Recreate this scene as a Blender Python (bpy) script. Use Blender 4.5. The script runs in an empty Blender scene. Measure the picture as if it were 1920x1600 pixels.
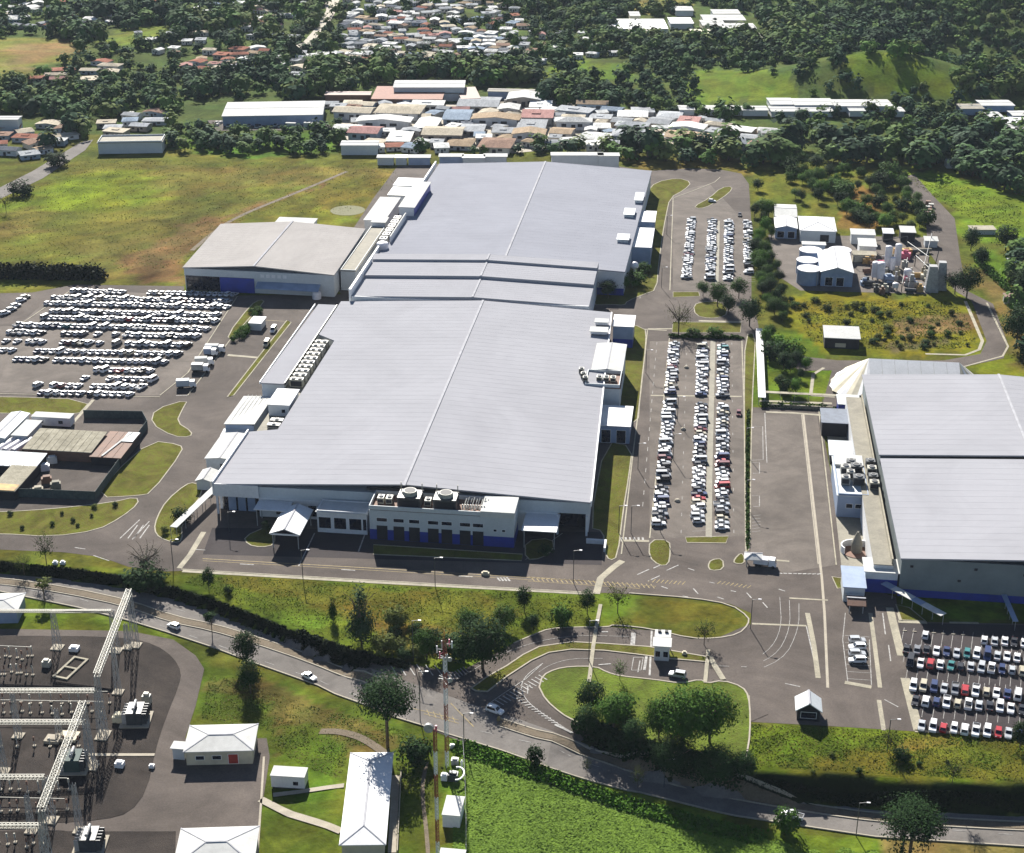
import bpy, math, random
import numpy as np
from mathutils import Vector, Matrix
R = math.radians
random.seed(7); RNG = np.random.default_rng(7)
# ---------------------------------------------------------------- camera, light, exposure
CAMH = 221.0; FPX = 2950.0; PITCH = math.atan2(1336, FPX)
cp, sp = math.cos(PITCH), math.sin(PITCH)
YAW = math.atan2(415, FPX*cp+1336*sp); ca, sa = math.cos(YAW), math.sin(YAW)
scn = bpy.context.scene
C = scn.collection
cam = bpy.data.cameras.new('camera'); cam.sensor_width = 36; cam.sensor_fit = 'HORIZONTAL'
cam.lens = 36*FPX/1920; cam.clip_start = 1; cam.clip_end = 20000
camo = bpy.data.objects.new('camera', cam); C.objects.link(camo); scn.camera = camo
camo.location = (0, 0, CAMH); camo.rotation_euler = (math.pi/2-PITCH, 0, YAW)
SUN_EL = 33.0
# light travels forward -15.2, right +2.9 (towards the camera, a little to its right)
lx, ly = 2.9*ca+15.2*sa, 2.9*sa-15.2*ca
ln = math.hypot(lx, ly); lx /= ln; ly /= ln
d = Vector((lx*math.cos(R(SUN_EL)), ly*math.cos(R(SUN_EL)), -math.sin(R(SUN_EL))))
sun = bpy.data.lights.new('sun', 'SUN'); sun.energy = 5.0; sun.angle = R(0.5); sun.color = (1.0, .955, .88)
suno = bpy.data.objects.new('sun', sun); C.objects.link(suno); suno.rotation_euler = d.to_track_quat('-Z', 'Y').to_euler()
suno.location = (0, 0, 400)
wd = bpy.data.worlds.new('World'); scn.world = wd; wd.use_nodes = True
wn = wd.node_tree.nodes; wn.clear()
sky = wn.new('ShaderNodeTexSky'); sky.sky_type = 'NISHITA'; sky.sun_disc = False
sky.sun_elevation = R(SUN_EL); sky.sun_rotation = math.atan2(-lx, -ly); sky.altitude = 1200; sky.air_density = .85; sky.dust_density = .4
bg = wn.new('ShaderNodeBackground'); bg.inputs[1].default_value = 0.05
wo = wn.new('ShaderNodeOutputWorld')
wd.node_tree.links.new(sky.outputs[0], bg.inputs[0]); wd.node_tree.links.new(bg.outputs[0], wo.inputs[0])
vs = scn.view_settings; vs.view_transform = 'Standard'; vs.look = 'None'; vs.gamma = 1; vs.use_curve_mapping = False
vs.exposure = 1.30
scn.cycles.max_bounces = 4; scn.cycles.volume_bounces = 0
try: scn.cycles.use_denoising = True
except Exception: pass

# ---------------------------------------------------------------- surveying: from a sight line to the ground point it meets
def W(px, py, z=0.):
    u = (px-960)/FPX; v = (py-800)/FPX
    t = (CAMH-z)/(sp+v*cp); X = u*t; Y = (cp-v*sp)*t
    return (X*ca-Y*sa, X*sa+Y*ca)
def PX(x, y, z=0.):
    r = x*ca+y*sa; f = -x*sa+y*ca; h = z-CAMH
    zc = f*cp-h*sp; up = f*sp+h*cp
    return 960+FPX*r/zc, 800-FPX*up/zc
def scale_at(x, y, z=0.):
    f = -x*sa+y*ca
    return FPX/(f*cp-(z-CAMH)*sp)
def top_z(x, y, pytop):
    lo, hi = -5., 80.
    for _ in range(40):
        m = (lo+hi)/2
        if PX(x, y, m)[1] > pytop: lo = m
        else: hi = m
    return lo
def sstep(t):
    t = np.clip(t, 0, 1); return t*t*(3-2*t)
CREST = [W(*p) for p in [(-900,960),(-300,1035),(0,1056),(120,1067),(240,1084),(330,1104),(430,1137),(520,1173),(600,1208),(700,1240),(800,1262),(900,1285),(1000,1300),(1095,1364),(1160,1386),(1240,1418),(1380,1444),(1470,1453),(1590,1457),(1710,1470),(1920,1475),(2300,1480),(2900,1480)]]
CX = np.array([p[0] for p in CREST]); CY = np.array([p[1] for p in CREST])
HX = [-260,-150,-112,-86,-76,-60,-30,-22,-12,10,200]; HH = [2.4,2.4,2.9,2.9,1.3,.8,.8,2.8,4.6,5.6,5.6]; HWD = [1.6,1.6,1.6,3,14,28,24,5,3.2,3.4,3.4]
MND = W(1650, 145, 8)
def hz(x, y):
    x = np.asarray(x, float); y = np.asarray(y, float)
    yc = np.interp(x, CX, CY); H = np.interp(x, HX, HH); w = np.interp(x, HX, HWD)
    h = -H*sstep((yc-y)/w)
    # rolling country beyond the site, a grassy mound and the wooded valley side behind it
    far = sstep((y-880)/200)
    h = h+far*(2.2*np.sin(x*.011+1)*np.sin(y*.013)+1.4*np.sin(x*.027+y*.021))
    h = h+24*np.exp(-(((x-MND[0])/70)**2+((y-MND[1])/42)**2))
    h = h-9*np.exp(-(((x-190)/90)**2+((y-1140)/60)**2))
    h = h+150*sstep((y-1170)/650)*sstep((x+60)/330)
    h = h+60*sstep((y-1600)/900)
    h = h-10*sstep((x-150)/160)*sstep((y-560)/120)*(1-sstep((y-900)/200))
    return h
def G(px, py):
    zz = np.linspace(170, -16, 260)
    u = (px-960)/FPX; v = (py-800)/FPX
    t = (CAMH-zz)/(sp+v*cp); X = u*t; Y = (cp-v*sp)*t
    x, y = X*ca-Y*sa, X*sa+Y*ca
    b = zz < hz(x, y)
    k = int(np.argmax(b)) if b.any() else len(zz)-1
    lo, hi = zz[max(k-1, 0)], zz[k]
    for _ in range(18):
        m = (lo+hi)/2; q = W(px, py, m)
        if m < float(hz(*q)): hi = m
        else: lo = m
    q = W(px, py, hi)
    return q[0], q[1], float(hz(*q))
def inpoly(x, y, poly):
    x = np.asarray(x, float); y = np.asarray(y, float); r = np.zeros(x.shape, bool)
    n = len(poly)
    for i in range(n):
        x1, y1 = poly[i]; x2, y2 = poly[(i+1) % n]
        if y1 == y2: continue
        c = ((y1 > y) != (y2 > y)) & (x < (x2-x1)*(y-y1)/(y2-y1)+x1)
        r ^= c
    return r

# ---------------------------------------------------------------- materials
MATS = {}
def mat(name, c1, c2=None, rough=.75, scale=.5, scale2=None, attr=None, objcol=False, metal=0., bump=0., bscale=4., spec=.5, stretch=None, contrast=(.35,.65), coat=0., blotch=0., bl_scale=.025):
    if name in MATS: return MATS[name]
    m = bpy.data.materials.new(name); m.use_nodes = True; nt = m.node_tree; N = nt.nodes; L = nt.links
    b = N['Principled BSDF']; b.inputs['Roughness'].default_value = rough; b.inputs['Metallic'].default_value = metal
    b.inputs['Specular IOR Level'].default_value = spec
    if coat: b.inputs['Coat Weight'].default_value = coat; b.inputs['Coat Roughness'].default_value = .08
    g = N.new('ShaderNodeNewGeometry'); src = g.outputs['Position']
    if stretch:
        mp = N.new('ShaderNodeMapping'); mp.inputs['Scale'].default_value = stretch; L.new(src, mp.inputs[0]); src = mp.outputs[0]
    nz = N.new('ShaderNodeTexNoise'); nz.inputs['Scale'].default_value = scale; nz.inputs['Detail'].default_value = 6; nz.inputs['Roughness'].default_value = .62
    L.new(src, nz.inputs['Vector'])
    rp = N.new('ShaderNodeMapRange'); rp.inputs[1].default_value = contrast[0]; rp.inputs[2].default_value = contrast[1]
    L.new(nz.outputs[0], rp.inputs[0])
    fac = rp.outputs[0]
    if scale2:
        n2 = N.new('ShaderNodeTexNoise'); n2.inputs['Scale'].default_value = scale2; n2.inputs['Detail'].default_value = 4; L.new(src, n2.inputs['Vector'])
        r2 = N.new('ShaderNodeMapRange'); r2.inputs[1].default_value = .3; r2.inputs[2].default_value = .7; L.new(n2.outputs[0], r2.inputs[0])
        mm = N.new('ShaderNodeMath'); mm.operation = 'MULTIPLY_ADD'; mm.inputs[1].default_value = .5
        L.new(r2.outputs[0], mm.inputs[0])
        mh = N.new('ShaderNodeMath'); mh.operation = 'MULTIPLY'; mh.inputs[1].default_value = .5; L.new(fac, mh.inputs[0]); L.new(mh.outputs[0], mm.inputs[2]); fac = mm.outputs[0]
    mx = N.new('ShaderNodeMix'); mx.data_type = 'RGBA'; L.new(fac, mx.inputs[0])
    c2 = c2 or tuple(v*.8 for v in c1)
    mx.inputs[6].default_value = (*c2, 1); mx.inputs[7].default_value = (*c1, 1); out = mx.outputs[2]
    if blotch:
        n3 = N.new('ShaderNodeTexNoise'); n3.inputs['Scale'].default_value = bl_scale; n3.inputs['Detail'].default_value = 7; n3.inputs['Roughness'].default_value = .7; n3.inputs['Distortion'].default_value = 1.2; L.new(g.outputs['Position'], n3.inputs['Vector'])
        r3 = N.new('ShaderNodeMapRange'); r3.inputs[1].default_value = .34; r3.inputs[2].default_value = .62; r3.inputs[3].default_value = 1-blotch; r3.inputs[4].default_value = 1+blotch*.35; L.new(n3.outputs[0], r3.inputs[0])
        vm = N.new('ShaderNodeVectorMath'); vm.operation = 'SCALE'; L.new(out, vm.inputs[0]); L.new(r3.outputs[0], vm.inputs[3]); out = vm.outputs[0]
    if attr or objcol:
        if attr: a = N.new('ShaderNodeAttribute'); a.attribute_name = attr; co = a.outputs[0]
        else: a = N.new('ShaderNodeObjectInfo'); co = a.outputs['Color']
        ml = N.new('ShaderNodeMix'); ml.data_type = 'RGBA'; ml.blend_type = 'MULTIPLY'; ml.inputs[0].default_value = 1
        L.new(co, ml.inputs[6]); L.new(out, ml.inputs[7]); out = ml.outputs[2]
    L.new(out, b.inputs['Base Color'])
    if bump:
        nb = N.new('ShaderNodeTexNoise'); nb.inputs['Scale'].default_value = bscale; nb.inputs['Detail'].default_value = 5; L.new(g.outputs['Position'], nb.inputs['Vector'])
        bp = N.new('ShaderNodeBump'); bp.inputs['Strength'].default_value = bump; bp.inputs['Distance'].default_value = .3
        L.new(nb.outputs[0], bp.inputs['Height']); L.new(bp.outputs[0], b.inputs['Normal'])
    MATS[name] = m; return m
M_ground = mat('grass_ground', (1.42,1.30,1.05), (.60,.58,.50), blotch=.38, bl_scale=.05, rough=.95, scale=.045, scale2=.6, attr='col', bump=.6, bscale=1.2, spec=.02, contrast=(.3,.7))
M_lawn = mat('lawn', (.105,.135,.015), (.105,.085,.028), blotch=.40, bl_scale=.09, rough=.95, scale=.22, scale2=1.5, bump=.9, bscale=2, spec=.02, contrast=(.42,.72))
M_lush = mat('lush_lawn', (.100,.150,.012), (.078,.090,.014), blotch=.40, bl_scale=.08, rough=.95, scale=.2, scale2=1.6, bump=.9, bscale=2, spec=.1)
M_asph = mat('asphalt', (.126,.106,.092), (.078,.066,.059), rough=.9, scale=.11, scale2=2.2, blotch=.34, bump=.15, bscale=6, spec=.08)
M_asph2 = mat('worn_asphalt', (.164,.141,.122), (.106,.092,.081), rough=.9, scale=.16, blotch=.30, bl_scale=.04, scale2=2.5, spec=.08)
M_hwy = mat('highway_asphalt', (.185,.170,.155), (.125,.114,.105), blotch=.25, bl_scale=.05, rough=.9, scale=.2, scale2=2.5, spec=.08)
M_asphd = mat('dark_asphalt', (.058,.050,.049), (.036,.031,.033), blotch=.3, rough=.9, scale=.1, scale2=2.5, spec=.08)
M_gravel = mat('gravel', (.060,.049,.042), (.028,.024,.022), blotch=.45, rough=.98, scale=.16, scale2=3, bump=.6, bscale=5, spec=.1)
M_conc = mat('concrete', (.36,.32,.25), (.25,.22,.17), rough=.9, scale=.3, scale2=2.5)
M_concl = mat('pale_concrete', (.35,.315,.23), (.22,.20,.15), blotch=.25, bl_scale=.2, rough=.9, scale=.3, scale2=2.5)
M_dirt = mat('dirt', (.165,.128,.085), (.085,.066,.042), rough=.98, scale=.2, scale2=2, bump=.5, bscale=3)
M_white = mat('white_paint', (.80,.80,.80), (.62,.62,.62), rough=.6, scale=.5, scale2=3)
M_mark = mat('road_marking_white', (.34,.33,.31), (.13,.12,.115), rough=.8, scale=1.0, contrast=(.3,.6))
M_marky = mat('road_marking_yellow', (.27,.20,.07), (.13,.10,.06), rough=.8, scale=1.0, contrast=(.3,.6))
M_roof = mat('grey_metal_roof', (.330,.330,.352), (.300,.300,.320), blotch=.07, bl_scale=.03, rough=.8, scale=.03, scale2=.5, metal=0., stretch=(.25,1,1), contrast=(.3,.7), spec=.0)
M_roofb = mat('bluish_metal_roof', (.290,.296,.330), (.262,.268,.298), blotch=.07, rough=.8, scale=.03, scale2=.5, stretch=(.25,1,1), contrast=(.3,.7), spec=.0)
M_rooft = mat('beige_metal_roof', (.37,.35,.335), (.325,.308,.294), blotch=.10, rough=.8, scale=.04, scale2=.5, stretch=(1,.3,1), contrast=(.3,.7), spec=.0)
M_roofl = mat('roof_ridge_metal', (.42,.42,.44), rough=.8, spec=.0)
M_roofw = mat('white_roof', (.56,.56,.54), (.46,.46,.44), blotch=.07, bl_scale=.2, rough=.8, spec=.0, scale=.15, scale2=1)
M_rooftan = mat('tan_deck', (.25,.23,.175), (.17,.155,.12), blotch=.2, bl_scale=.15, rough=.85, scale=.2, scale2=1.5)
M_wallg = mat('grey_wall', (.52,.55,.56), (.42,.45,.46), rough=.7, scale=.15, scale2=1.5)
M_wallw = mat('white_wall', (.68,.68,.68), (.54,.54,.54), rough=.7, scale=.2, scale2=1.5)
M_wallb = mat('blue_wall', (.010,.035,.30), (.008,.025,.20), rough=.45, scale=.3)
M_blueg = mat('blue_grey_cladding', (.24,.31,.44), (.18,.24,.34), rough=.5, scale=.2)
M_cream = mat('cream_wall', (.55,.50,.36), (.42,.38,.28), rough=.8, scale=.3)
M_glass = mat('dark_glass', (.012,.016,.03), (.006,.008,.014), rough=.12, scale=.5)
M_dark = mat('dark_recess', (.012,.013,.018), (.008,.008,.012), rough=.7)
M_steel = mat('galvanised_steel', (.36,.36,.35), (.24,.24,.24), rough=.5, scale=1)
M_steell = mat('pale_beam_steel', (.42,.40,.32), (.26,.25,.20), rough=.55, scale=1.2)
M_darkm = mat('dark_metal', (.05,.055,.06), (.025,.03,.035), rough=.5, scale=1)
M_hvac = mat('unit_casing', (.42,.41,.37), (.24,.24,.22), rough=.55, scale=.9, scale2=4)
M_red = mat('red_paint', (.40,.035,.025), (.25,.03,.02), rough=.5)
M_rust = mat('rusty_roof', (.20,.095,.055), (.10,.06,.045), rough=.8, scale=.3, scale2=2)
M_aged = mat('aged_cream_sheet', (.40,.375,.30), (.24,.22,.17), rough=.8, scale=.4, scale2=2, blotch=.25, bl_scale=.15, spec=0)
M_orange = mat('orange_sheet', (.55,.34,.10), (.3,.19,.08), rough=.8)
M_paint = mat('car_paint', (.92,.92,.92), (.8,.8,.8), rough=.35, objcol=True, coat=.35)
M_paints = mat('car_paint_by_face', (.88,.88,.88), (.75,.75,.75), rough=.35, attr='col', coat=.3)
M_tyre = mat('tyre_rubber', (.015,.015,.015), rough=.9)
M_rim = mat('wheel_rim', (.4,.4,.42), rough=.35, metal=.7)
M_hwall = mat('house_wall', (1,1,1), (.75,.75,.75), rough=.85, scale=.3, objcol=True)
M_hroof = mat('house_roof', (1.4,1.4,1.4), (.80,.80,.80), rough=.85, scale=.35, scale2=1.4, objcol=True, spec=.0, stretch=(1,.3,1))
M_bark = mat('bark', (.12,.085,.055), (.06,.045,.03), rough=.95, scale=2)
M_leaf = mat('leaves', (1.35,1.35,1.2), (.55,.6,.6), rough=.75, scale=.35, scale2=2.5, objcol=True, spec=.04, contrast=(.3,.7))
M_leafs = mat('forest_leaves', (1.35,1.35,1.2), (.55,.6,.6), rough=.8, scale=.2, scale2=1.5, attr='col', spec=.03, contrast=(.3,.7))
M_pink = mat('pink_red_paint', (.6,.12,.2), rough=.5)
M_tank = mat('white_tank', (.72,.70,.72), (.55,.53,.55), rough=.5, scale=.4)

# ---------------------------------------------------------------- mesh building
class MB:
    def __init__(s): s.v = []; s.f = []; s.m = []
    def add(s, vs_, fs, m=0):
        o = len(s.v); s.v += [tuple(map(float, p)) for p in vs_]; s.f += [tuple(i+o for i in f) for f in fs]; s.m += [m]*len(fs); return s
    def hexa(s, b, t, m=0):          # bottom ring, top ring (same count)
        n = len(b)
        return s.add(list(b)+list(t), [tuple(range(n-1, -1, -1)), tuple(range(n, 2*n))]+[(i, (i+1) % n, n+(i+1) % n, n+i) for i in range(n)], m)
    def box(s, x0, x1, y0, y1, z0, z1, m=0):
        return s.hexa([(x0,y0,z0),(x1,y0,z0),(x1,y1,z0),(x0,y1,z0)], [(x0,y0,z1),(x1,y0,z1),(x1,y1,z1),(x0,y1,z1)], m)
    def prism(s, poly, z0, z1, m=0):
        f0 = z0 if callable(z0) else (lambda x, y: z0); f1 = z1 if callable(z1) else (lambda x, y: z1)
        return s.hexa([(x, y, f0(x, y)) for x, y in poly], [(x, y, f1(x, y)) for x, y in poly], m)
    def bar(s, p, q, w, h=None, m=0, up=None):
        p = Vector(p); q = Vector(q); d_ = (q-p).normalized(); u = Vector(up or ((0,0,1) if abs(d_.z) < .9 else (1,0,0)))
        a = d_.cross(u).normalized(); b = a.cross(d_); h = h or w
        r = [a*w/2*i+b*h/2*j for i, j in ((-1,-1),(1,-1),(1,1),(-1,1))]
        return s.hexa([p+k for k in r], [q+k for k in r], m)
    def cyl(s, x, y, z0, z1, r, r1=None, n=12, m=0):
        r1 = r if r1 is None else r1
        return s.hexa([(x+r*math.cos(2*math.pi*i/n), y+r*math.sin(2*math.pi*i/n), z0) for i in range(n)], [(x+r1*math.cos(2*math.pi*i/n), y+r1*math.sin(2*math.pi*i/n), z1) for i in range(n)], m)
    def dome(s, x, y, z, r, h, n=12, k=4, m=0):
        for j in range(k):
            a0, a1 = j/k*math.pi/2, (j+1)/k*math.pi/2
            s.cyl(x, y, z+h*math.sin(a0), z+h*math.sin(a1), r*math.cos(a0), max(r*math.cos(a1), .01), n, m)
        return s
    def rod(s, p, q, r, n=8, m=0):
        p = Vector(p); q = Vector(q); d_ = (q-p).normalized(); u = Vector((0,0,1)) if abs(d_.z) < .9 else Vector((1,0,0)); a = d_.cross(u).normalized(); b = a.cross(d_)
        ring = [a*r*math.cos(2*math.pi*i/n)+b*r*math.sin(2*math.pi*i/n) for i in range(n)]
        return s.hexa([p+k for k in ring], [q+k for k in ring], m)
    def mesh(s, name, mats):
        me = bpy.data.meshes.new(name); me.from_pydata(s.v, [], s.f)
        mats = mats if isinstance(mats, (list, tuple)) else [mats]
        for k in mats: me.materials.append(k)
        if any(s.m): me.polygons.foreach_set('material_index', s.m)
        me.update(); return me
def link(name, me, parent=None, loc=None, rz=0):
    o = bpy.data.objects.new(name, me); C.objects.link(o)
    if parent is not None: o.parent = parent
    if loc is not None: o.location = loc
    if rz: o.rotation_euler = (0, 0, rz)
    return o
def obj(name, mb, mats, parent=None, loc=None, rz=0): return link(name, mb.mesh(name, mats), parent, loc, rz)
def tag(o, label=None, cat=None, group=None, kind=None):
    if label: o['label'] = label
    if cat: o['category'] = cat
    if group: o['group'] = group
    if kind: o['kind'] = kind
    return o
def thing(name, label, cat, loc=(0,0,0), rz=0, group=None):
    o = bpy.data.objects.new(name, None); C.objects.link(o); o.location = loc; o.rotation_euler = (0, 0, rz)
    return tag(o, label, cat, group)
def ORD(n):
    w = ['first','second','third','fourth','fifth','sixth','seventh','eighth','ninth','tenth','eleventh','twelfth']
    return w[n-1] if n <= 12 else f"{n}{'th' if 10 <= n % 100 <= 20 else {1:'st',2:'nd',3:'rd'}.get(n % 10,'th')}"
def sheet(name, polys, m, off, kind='structure', drape=False, cell=4., px=True, parent=None, kerb=None):
    """flat or draped sheet from outlines; draped sheets follow the ground"""
    import bmesh
    bm = bmesh.new()
    for pl in polys:
        pts = [G(*p)[:2] for p in pl] if px else pl
        vs_ = [bm.verts.new((x, y, 0)) for x, y in pts]
        f = bm.faces.new(vs_); f.normal_update()
        if f.normal.z < 0: f.normal_flip()
    bmesh.ops.triangulate(bm, faces=bm.faces[:])
    if drape:
        xs = [v.co.x for v in bm.verts]; ys = [v.co.y for v in bm.verts]
        for a, b, n in ((min(xs), max(xs), (1,0,0)), (min(ys), max(ys), (0,1,0))):
            k = math.floor(a/cell)*cell
            while k < b:
                k += cell
                co = (k, 0, 0) if n[0] else (0, k, 0)
                bmesh.ops.bisect_plane(bm, geom=bm.verts[:]+bm.edges[:]+bm.faces[:], plane_co=co, plane_no=n)
        for v in bm.verts: v.co.z = float(hz(v.co.x, v.co.y))+off
    else:
        for v in bm.verts: v.co.z = off
    me = bpy.data.meshes.new(name); bm.to_mesh(me); bm.free(); me.materials.append(m)
    o = link(name, me, parent)
    if kind: o['kind'] = kind
    return o
def ribbon(mb, pts, w, off, th=0., drape=False, step=4., closed=False, m=0):
    """a strip of width w along a line of world points, th > 0 gives it real thickness"""
    P = [Vector((p[0], p[1])) for p in pts]
    if closed: P.append(P[0])
    Q = []
    for a, b in zip(P, P[1:]):
        n = max(1, int((b-a).length/step)) if drape else 1
        Q += [a+(b-a)*i/n for i in range(n)]
    Q.append(P[-1])
    L_, R_ = [], []
    for i, q in enumerate(Q):
        a = Q[i-1] if i else (Q[-2] if closed else Q[0]); b = Q[i+1] if i < len(Q)-1 else (Q[1] if closed else Q[-1])
        t = (b-a); t = t.normalized() if t.length > 1e-6 else Vector((1, 0)); n = Vector((-t.y, t.x))
        L_.append(q+n*w/2); R_.append(q-n*w/2)
    z = (lambda p: float(hz(p.x, p.y))+off) if drape else (lambda p: off)
    for i in range(len(Q)-1):
        q4 = [R_[i], R_[i+1], L_[i+1], L_[i]]
        if th: mb.hexa([(p.x, p.y, z(p)-th) for p in q4], [(p.x, p.y, z(p)) for p in q4], m)
        else: mb.add([(p.x, p.y, z(p)) for p in q4], [(0,1,2,3)], m)
    return mb
def smooth(pts, n=2):
    for _ in range(n):
        q = [pts[0]]
        for a, b in zip(pts, pts[1:]): q += [(a[0]*.75+b[0]*.25, a[1]*.75+b[1]*.25), (a[0]*.25+b[0]*.75, a[1]*.25+b[1]*.75)]
        pts = q+[pts[-1]]
    return pts
def smoothc(pts, n=1):
    for _ in range(n):
        q = []
        for a, b in zip(pts, pts[1:]+pts[:1]): q += [(a[0]*.75+b[0]*.25, a[1]*.75+b[1]*.25), (a[0]*.25+b[0]*.75, a[1]*.25+b[1]*.75)]
        pts = q
    return pts
def clip(poly, a, b, c):            # keep a*x+b*y >= c
    out = []
    for i in range(len(poly)):
        p, q = poly[i], poly[(i+1) % len(poly)]; dp, dq = a*p[0]+b*p[1]-c, a*q[0]+b*q[1]-c
        if dp >= 0: out.append(p)
        if (dp >= 0) != (dq >= 0): t = dp/(dp-dq); out.append((p[0]+t*(q[0]-p[0]), p[1]+t*(q[1]-p[1])))
    return out
# ---------------------------------------------------------------- terrain
def axis(segs):
    a = [segs[0][0]]
    for s0, s1, st in segs:
        n = max(1, int(round((s1-s0)/st))); a += [s0+(s1-s0)*(i+1)/n for i in range(n)]
    return np.array(a)
gx = axis([(-9000,-2500,900),(-2500,-1000,90),(-1000,-260,10),(-260,-200,4),(-200,100,1.8),(100,140,4),(140,620,9),(620,1600,60),(1600,9000,800)])
gy = axis([(-9000,-600,900),(-600,150,50),(150,236,5),(236,430,1.6),(430,640,4),(640,880,6),(880,1500,9),(1500,2500,60),(2500,9000,700)])
X_, Y_ = np.meshgrid(gx, gy); Z_ = hz(X_, Y_)
Z_ = np.where(np.abs(X_)+np.abs(Y_) > 0, Z_, 0)
PXg, PYg = PX(X_, Y_, Z_)
front = (-X_*sa+Y_*ca) > 120
RND = np.random.default_rng(5)
def vnoise(sc, seed):               # smooth value noise on the world plane
    r = np.random.default_rng(seed).random((64, 64)); a = X_/sc % 64; b = Y_/sc % 64; i = a.astype(int) % 64; j = b.astype(int) % 64; u = sstep(a-np.floor(a)); w = sstep(b-np.floor(b)); i2 = (i+1) % 64; j2 = (j+1) % 64
    return (r[i, j]*(1-u)+r[i2, j]*u)*(1-w)+(r[i, j2]*(1-u)+r[i2, j2]*u)*w-.5
jx = PXg+34*vnoise(22, 1)+16*vnoise(8, 2)+9*vnoise(3.5, 3); jy = PYg+20*vnoise(26, 4)+9*vnoise(9, 5)+5*vnoise(4, 6)
COL = np.zeros(X_.shape+(3,)); COL[:] = (.060, .092, .026)
near = (Y_ < 860)
COL[near] = (.080, .094, .018)
def paint(poly, c, k=1.0):
    m = inpoly(jx, jy, poly) & front
    COL[m] = COL[m]*(1-k)+np.array(c)*k
GR = (.105,.135,.020); DRY = (.122,.105,.036); BRN = (.118,.078,.040); LUSH = (.060,.135,.014); TAN = (.20,.155,.075); YG = (.125,.125,.014)
# pastures and fields of the valley
for p in ([(-60,80),(60,66),(150,78),(120,112),(30,145),(-60,150)], [(185,72),(300,46),(352,58),(300,80),(200,90)]): paint(p, (.16,.165,.045))
paint([(20,95),(120,70),(160,80),(70,125),(20,130)], TAN)
paint([(185,72),(300,46),(352,58),(300,80),(200,90)], (.13,.18,.03))
paint([(1295,132),(1420,136),(1480,145),(1500,185),(1310,198)], (.10,.155,.022))
paint([(1590,98),(1680,105),(1760,135),(1815,168),(1780,180),(1650,176),(1570,160)], (.12,.175,.022))
paint([(1160,-6),(1300,-6),(1290,14),(1190,18)], (.16,.16,.05)); paint([(1040,110),(1170,112),(1200,150),(1130,158),(1040,136)], (.09,.15,.022)); paint([(985,135),(1110,136),(1110,152),(1000,155)], (.10,.15,.03))
paint([(1650,320),(1760,322),(1860,350),(1960,385),(1960,470),(1800,440),(1770,380)], (.115,.175,.018))
paint([(1830,470),(1925,480),(1935,560),(1880,540)], (.08,.15,.015))
paint([(300,255),(640,256),(640,290),(300,295)], (.06,.12,.015))
paint([(1410,300),(1480,310),(1475,400),(1410,370)], (.12,.13,.02)); paint([(1200,295),(1400,300),(1410,330),(1200,316)], (.14,.12,.03))
paint([(1440,300),(1700,330),(1760,470),(1560,450),(1460,400)], (.10,.115,.018)); paint([(1560,350),(1620,350),(1650,430),(1580,440)], (.15,.10,.03))
# the big meadow
paint([(-80,395),(165,285),(745,300),(765,330),(700,425),(345,520),(345,540),(-80,545)], (.105,.115,.022))
paint([(110,330),(330,320),(450,345),(330,370),(120,400),(20,430),(-60,440),(-60,400)], (.125,.160,.018))
paint([(100,345),(200,340),(250,372),(150,395),(80,420)], (.125,.175,.014))
paint([(280,318),(740,308),(745,345),(560,348),(420,360),(300,370)], (.130,.112,.034), .7)
paint([(10,400),(110,385),(60,440),(-60,470),(-60,430)], (.125,.100,.034), .7)
paint([(180,430),(440,380),(560,370),(420,420),(300,470),(180,480)], (.115,.115,.030), .5)
paint([(120,470),(300,440),(340,520),(200,528),(150,500)], DRY, .5)
paint([(230,490),(400,400),(430,400),(650,325),(670,330),(440,425),(355,475),(340,530),(250,530)], (.140,.088,.045), .85)
paint([(430,410),(640,330),(740,335),(700,425),(600,410)], (.118,.115,.022))
paint([(520,400),(600,395),(680,410),(620,425)], (.12,.15,.02))
# lawns either side of the highway
paint([(-200,1030),(240,1065),(330,1070),(1110,1110),(1200,1120),(1150,1180),(960,1210),(860,1262),(700,1262),(0,1085),(-200,1085)], (.085,.125,.016))
paint([(355,1075),(560,1085),(760,1150),(700,1180),(520,1120)], (.105,.095,.018), .7)
paint([(600,1100),(900,1105),(980,1150),(880,1200),(700,1170)], (.115,.100,.018), .7)
paint([(700,1165),(870,1175),(850,1230),(720,1232)], (.14,.09,.03), .6)
paint([(1200,1125),(1370,1140),(1390,1175),(1180,1180)], (.115,.105,.018), .7)
paint([(370,1240),(480,1260),(830,1390),(800,1600),(480,1620),(490,1400),(350,1380)], (.075,.105,.016))
paint([(380,1275),(470,1275),(640,1345),(760,1400),(700,1430),(600,1390),(520,1370),(520,1430),(500,1330),(380,1300)], (.118,.090,.034), .75)
paint([(520,1420),(560,1360),(640,1400),(640,1500),(560,1500)], (.07,.125,.014), .7)
paint([(840,1385),(960,1410),(1400,1545),(1700,1600),(1700,1700),(840,1700)], (.098,.165,.020))
paint([(0,1110),(250,1160),(320,1190),(0,1190)], (.08,.11,.014))
paint([(1300,1540),(1500,1560),(1650,1580),(1640,1700),(1500,1700)], (.09,.14,.016), .6); paint([(1640,1560),(2100,1590),(2100,1700),(1650,1700)], (.16,.13,.05))
# lawn above the right bank: green near its top edge, rusty towards the bank
paint([(1300,1355),(2200,1372),(2200,1480),(1380,1450),(1200,1390)], (.090,.132,.013))
paint([(1560,1400),(1700,1390),(1930,1372),(2100,1380),(2100,1475),(1500,1450),(1460,1430)], (.115,.108,.018), .7)
paint([(1630,1385),(1930,1368),(1930,1400),(1700,1400)], (.14,.10,.03), .5)
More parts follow.
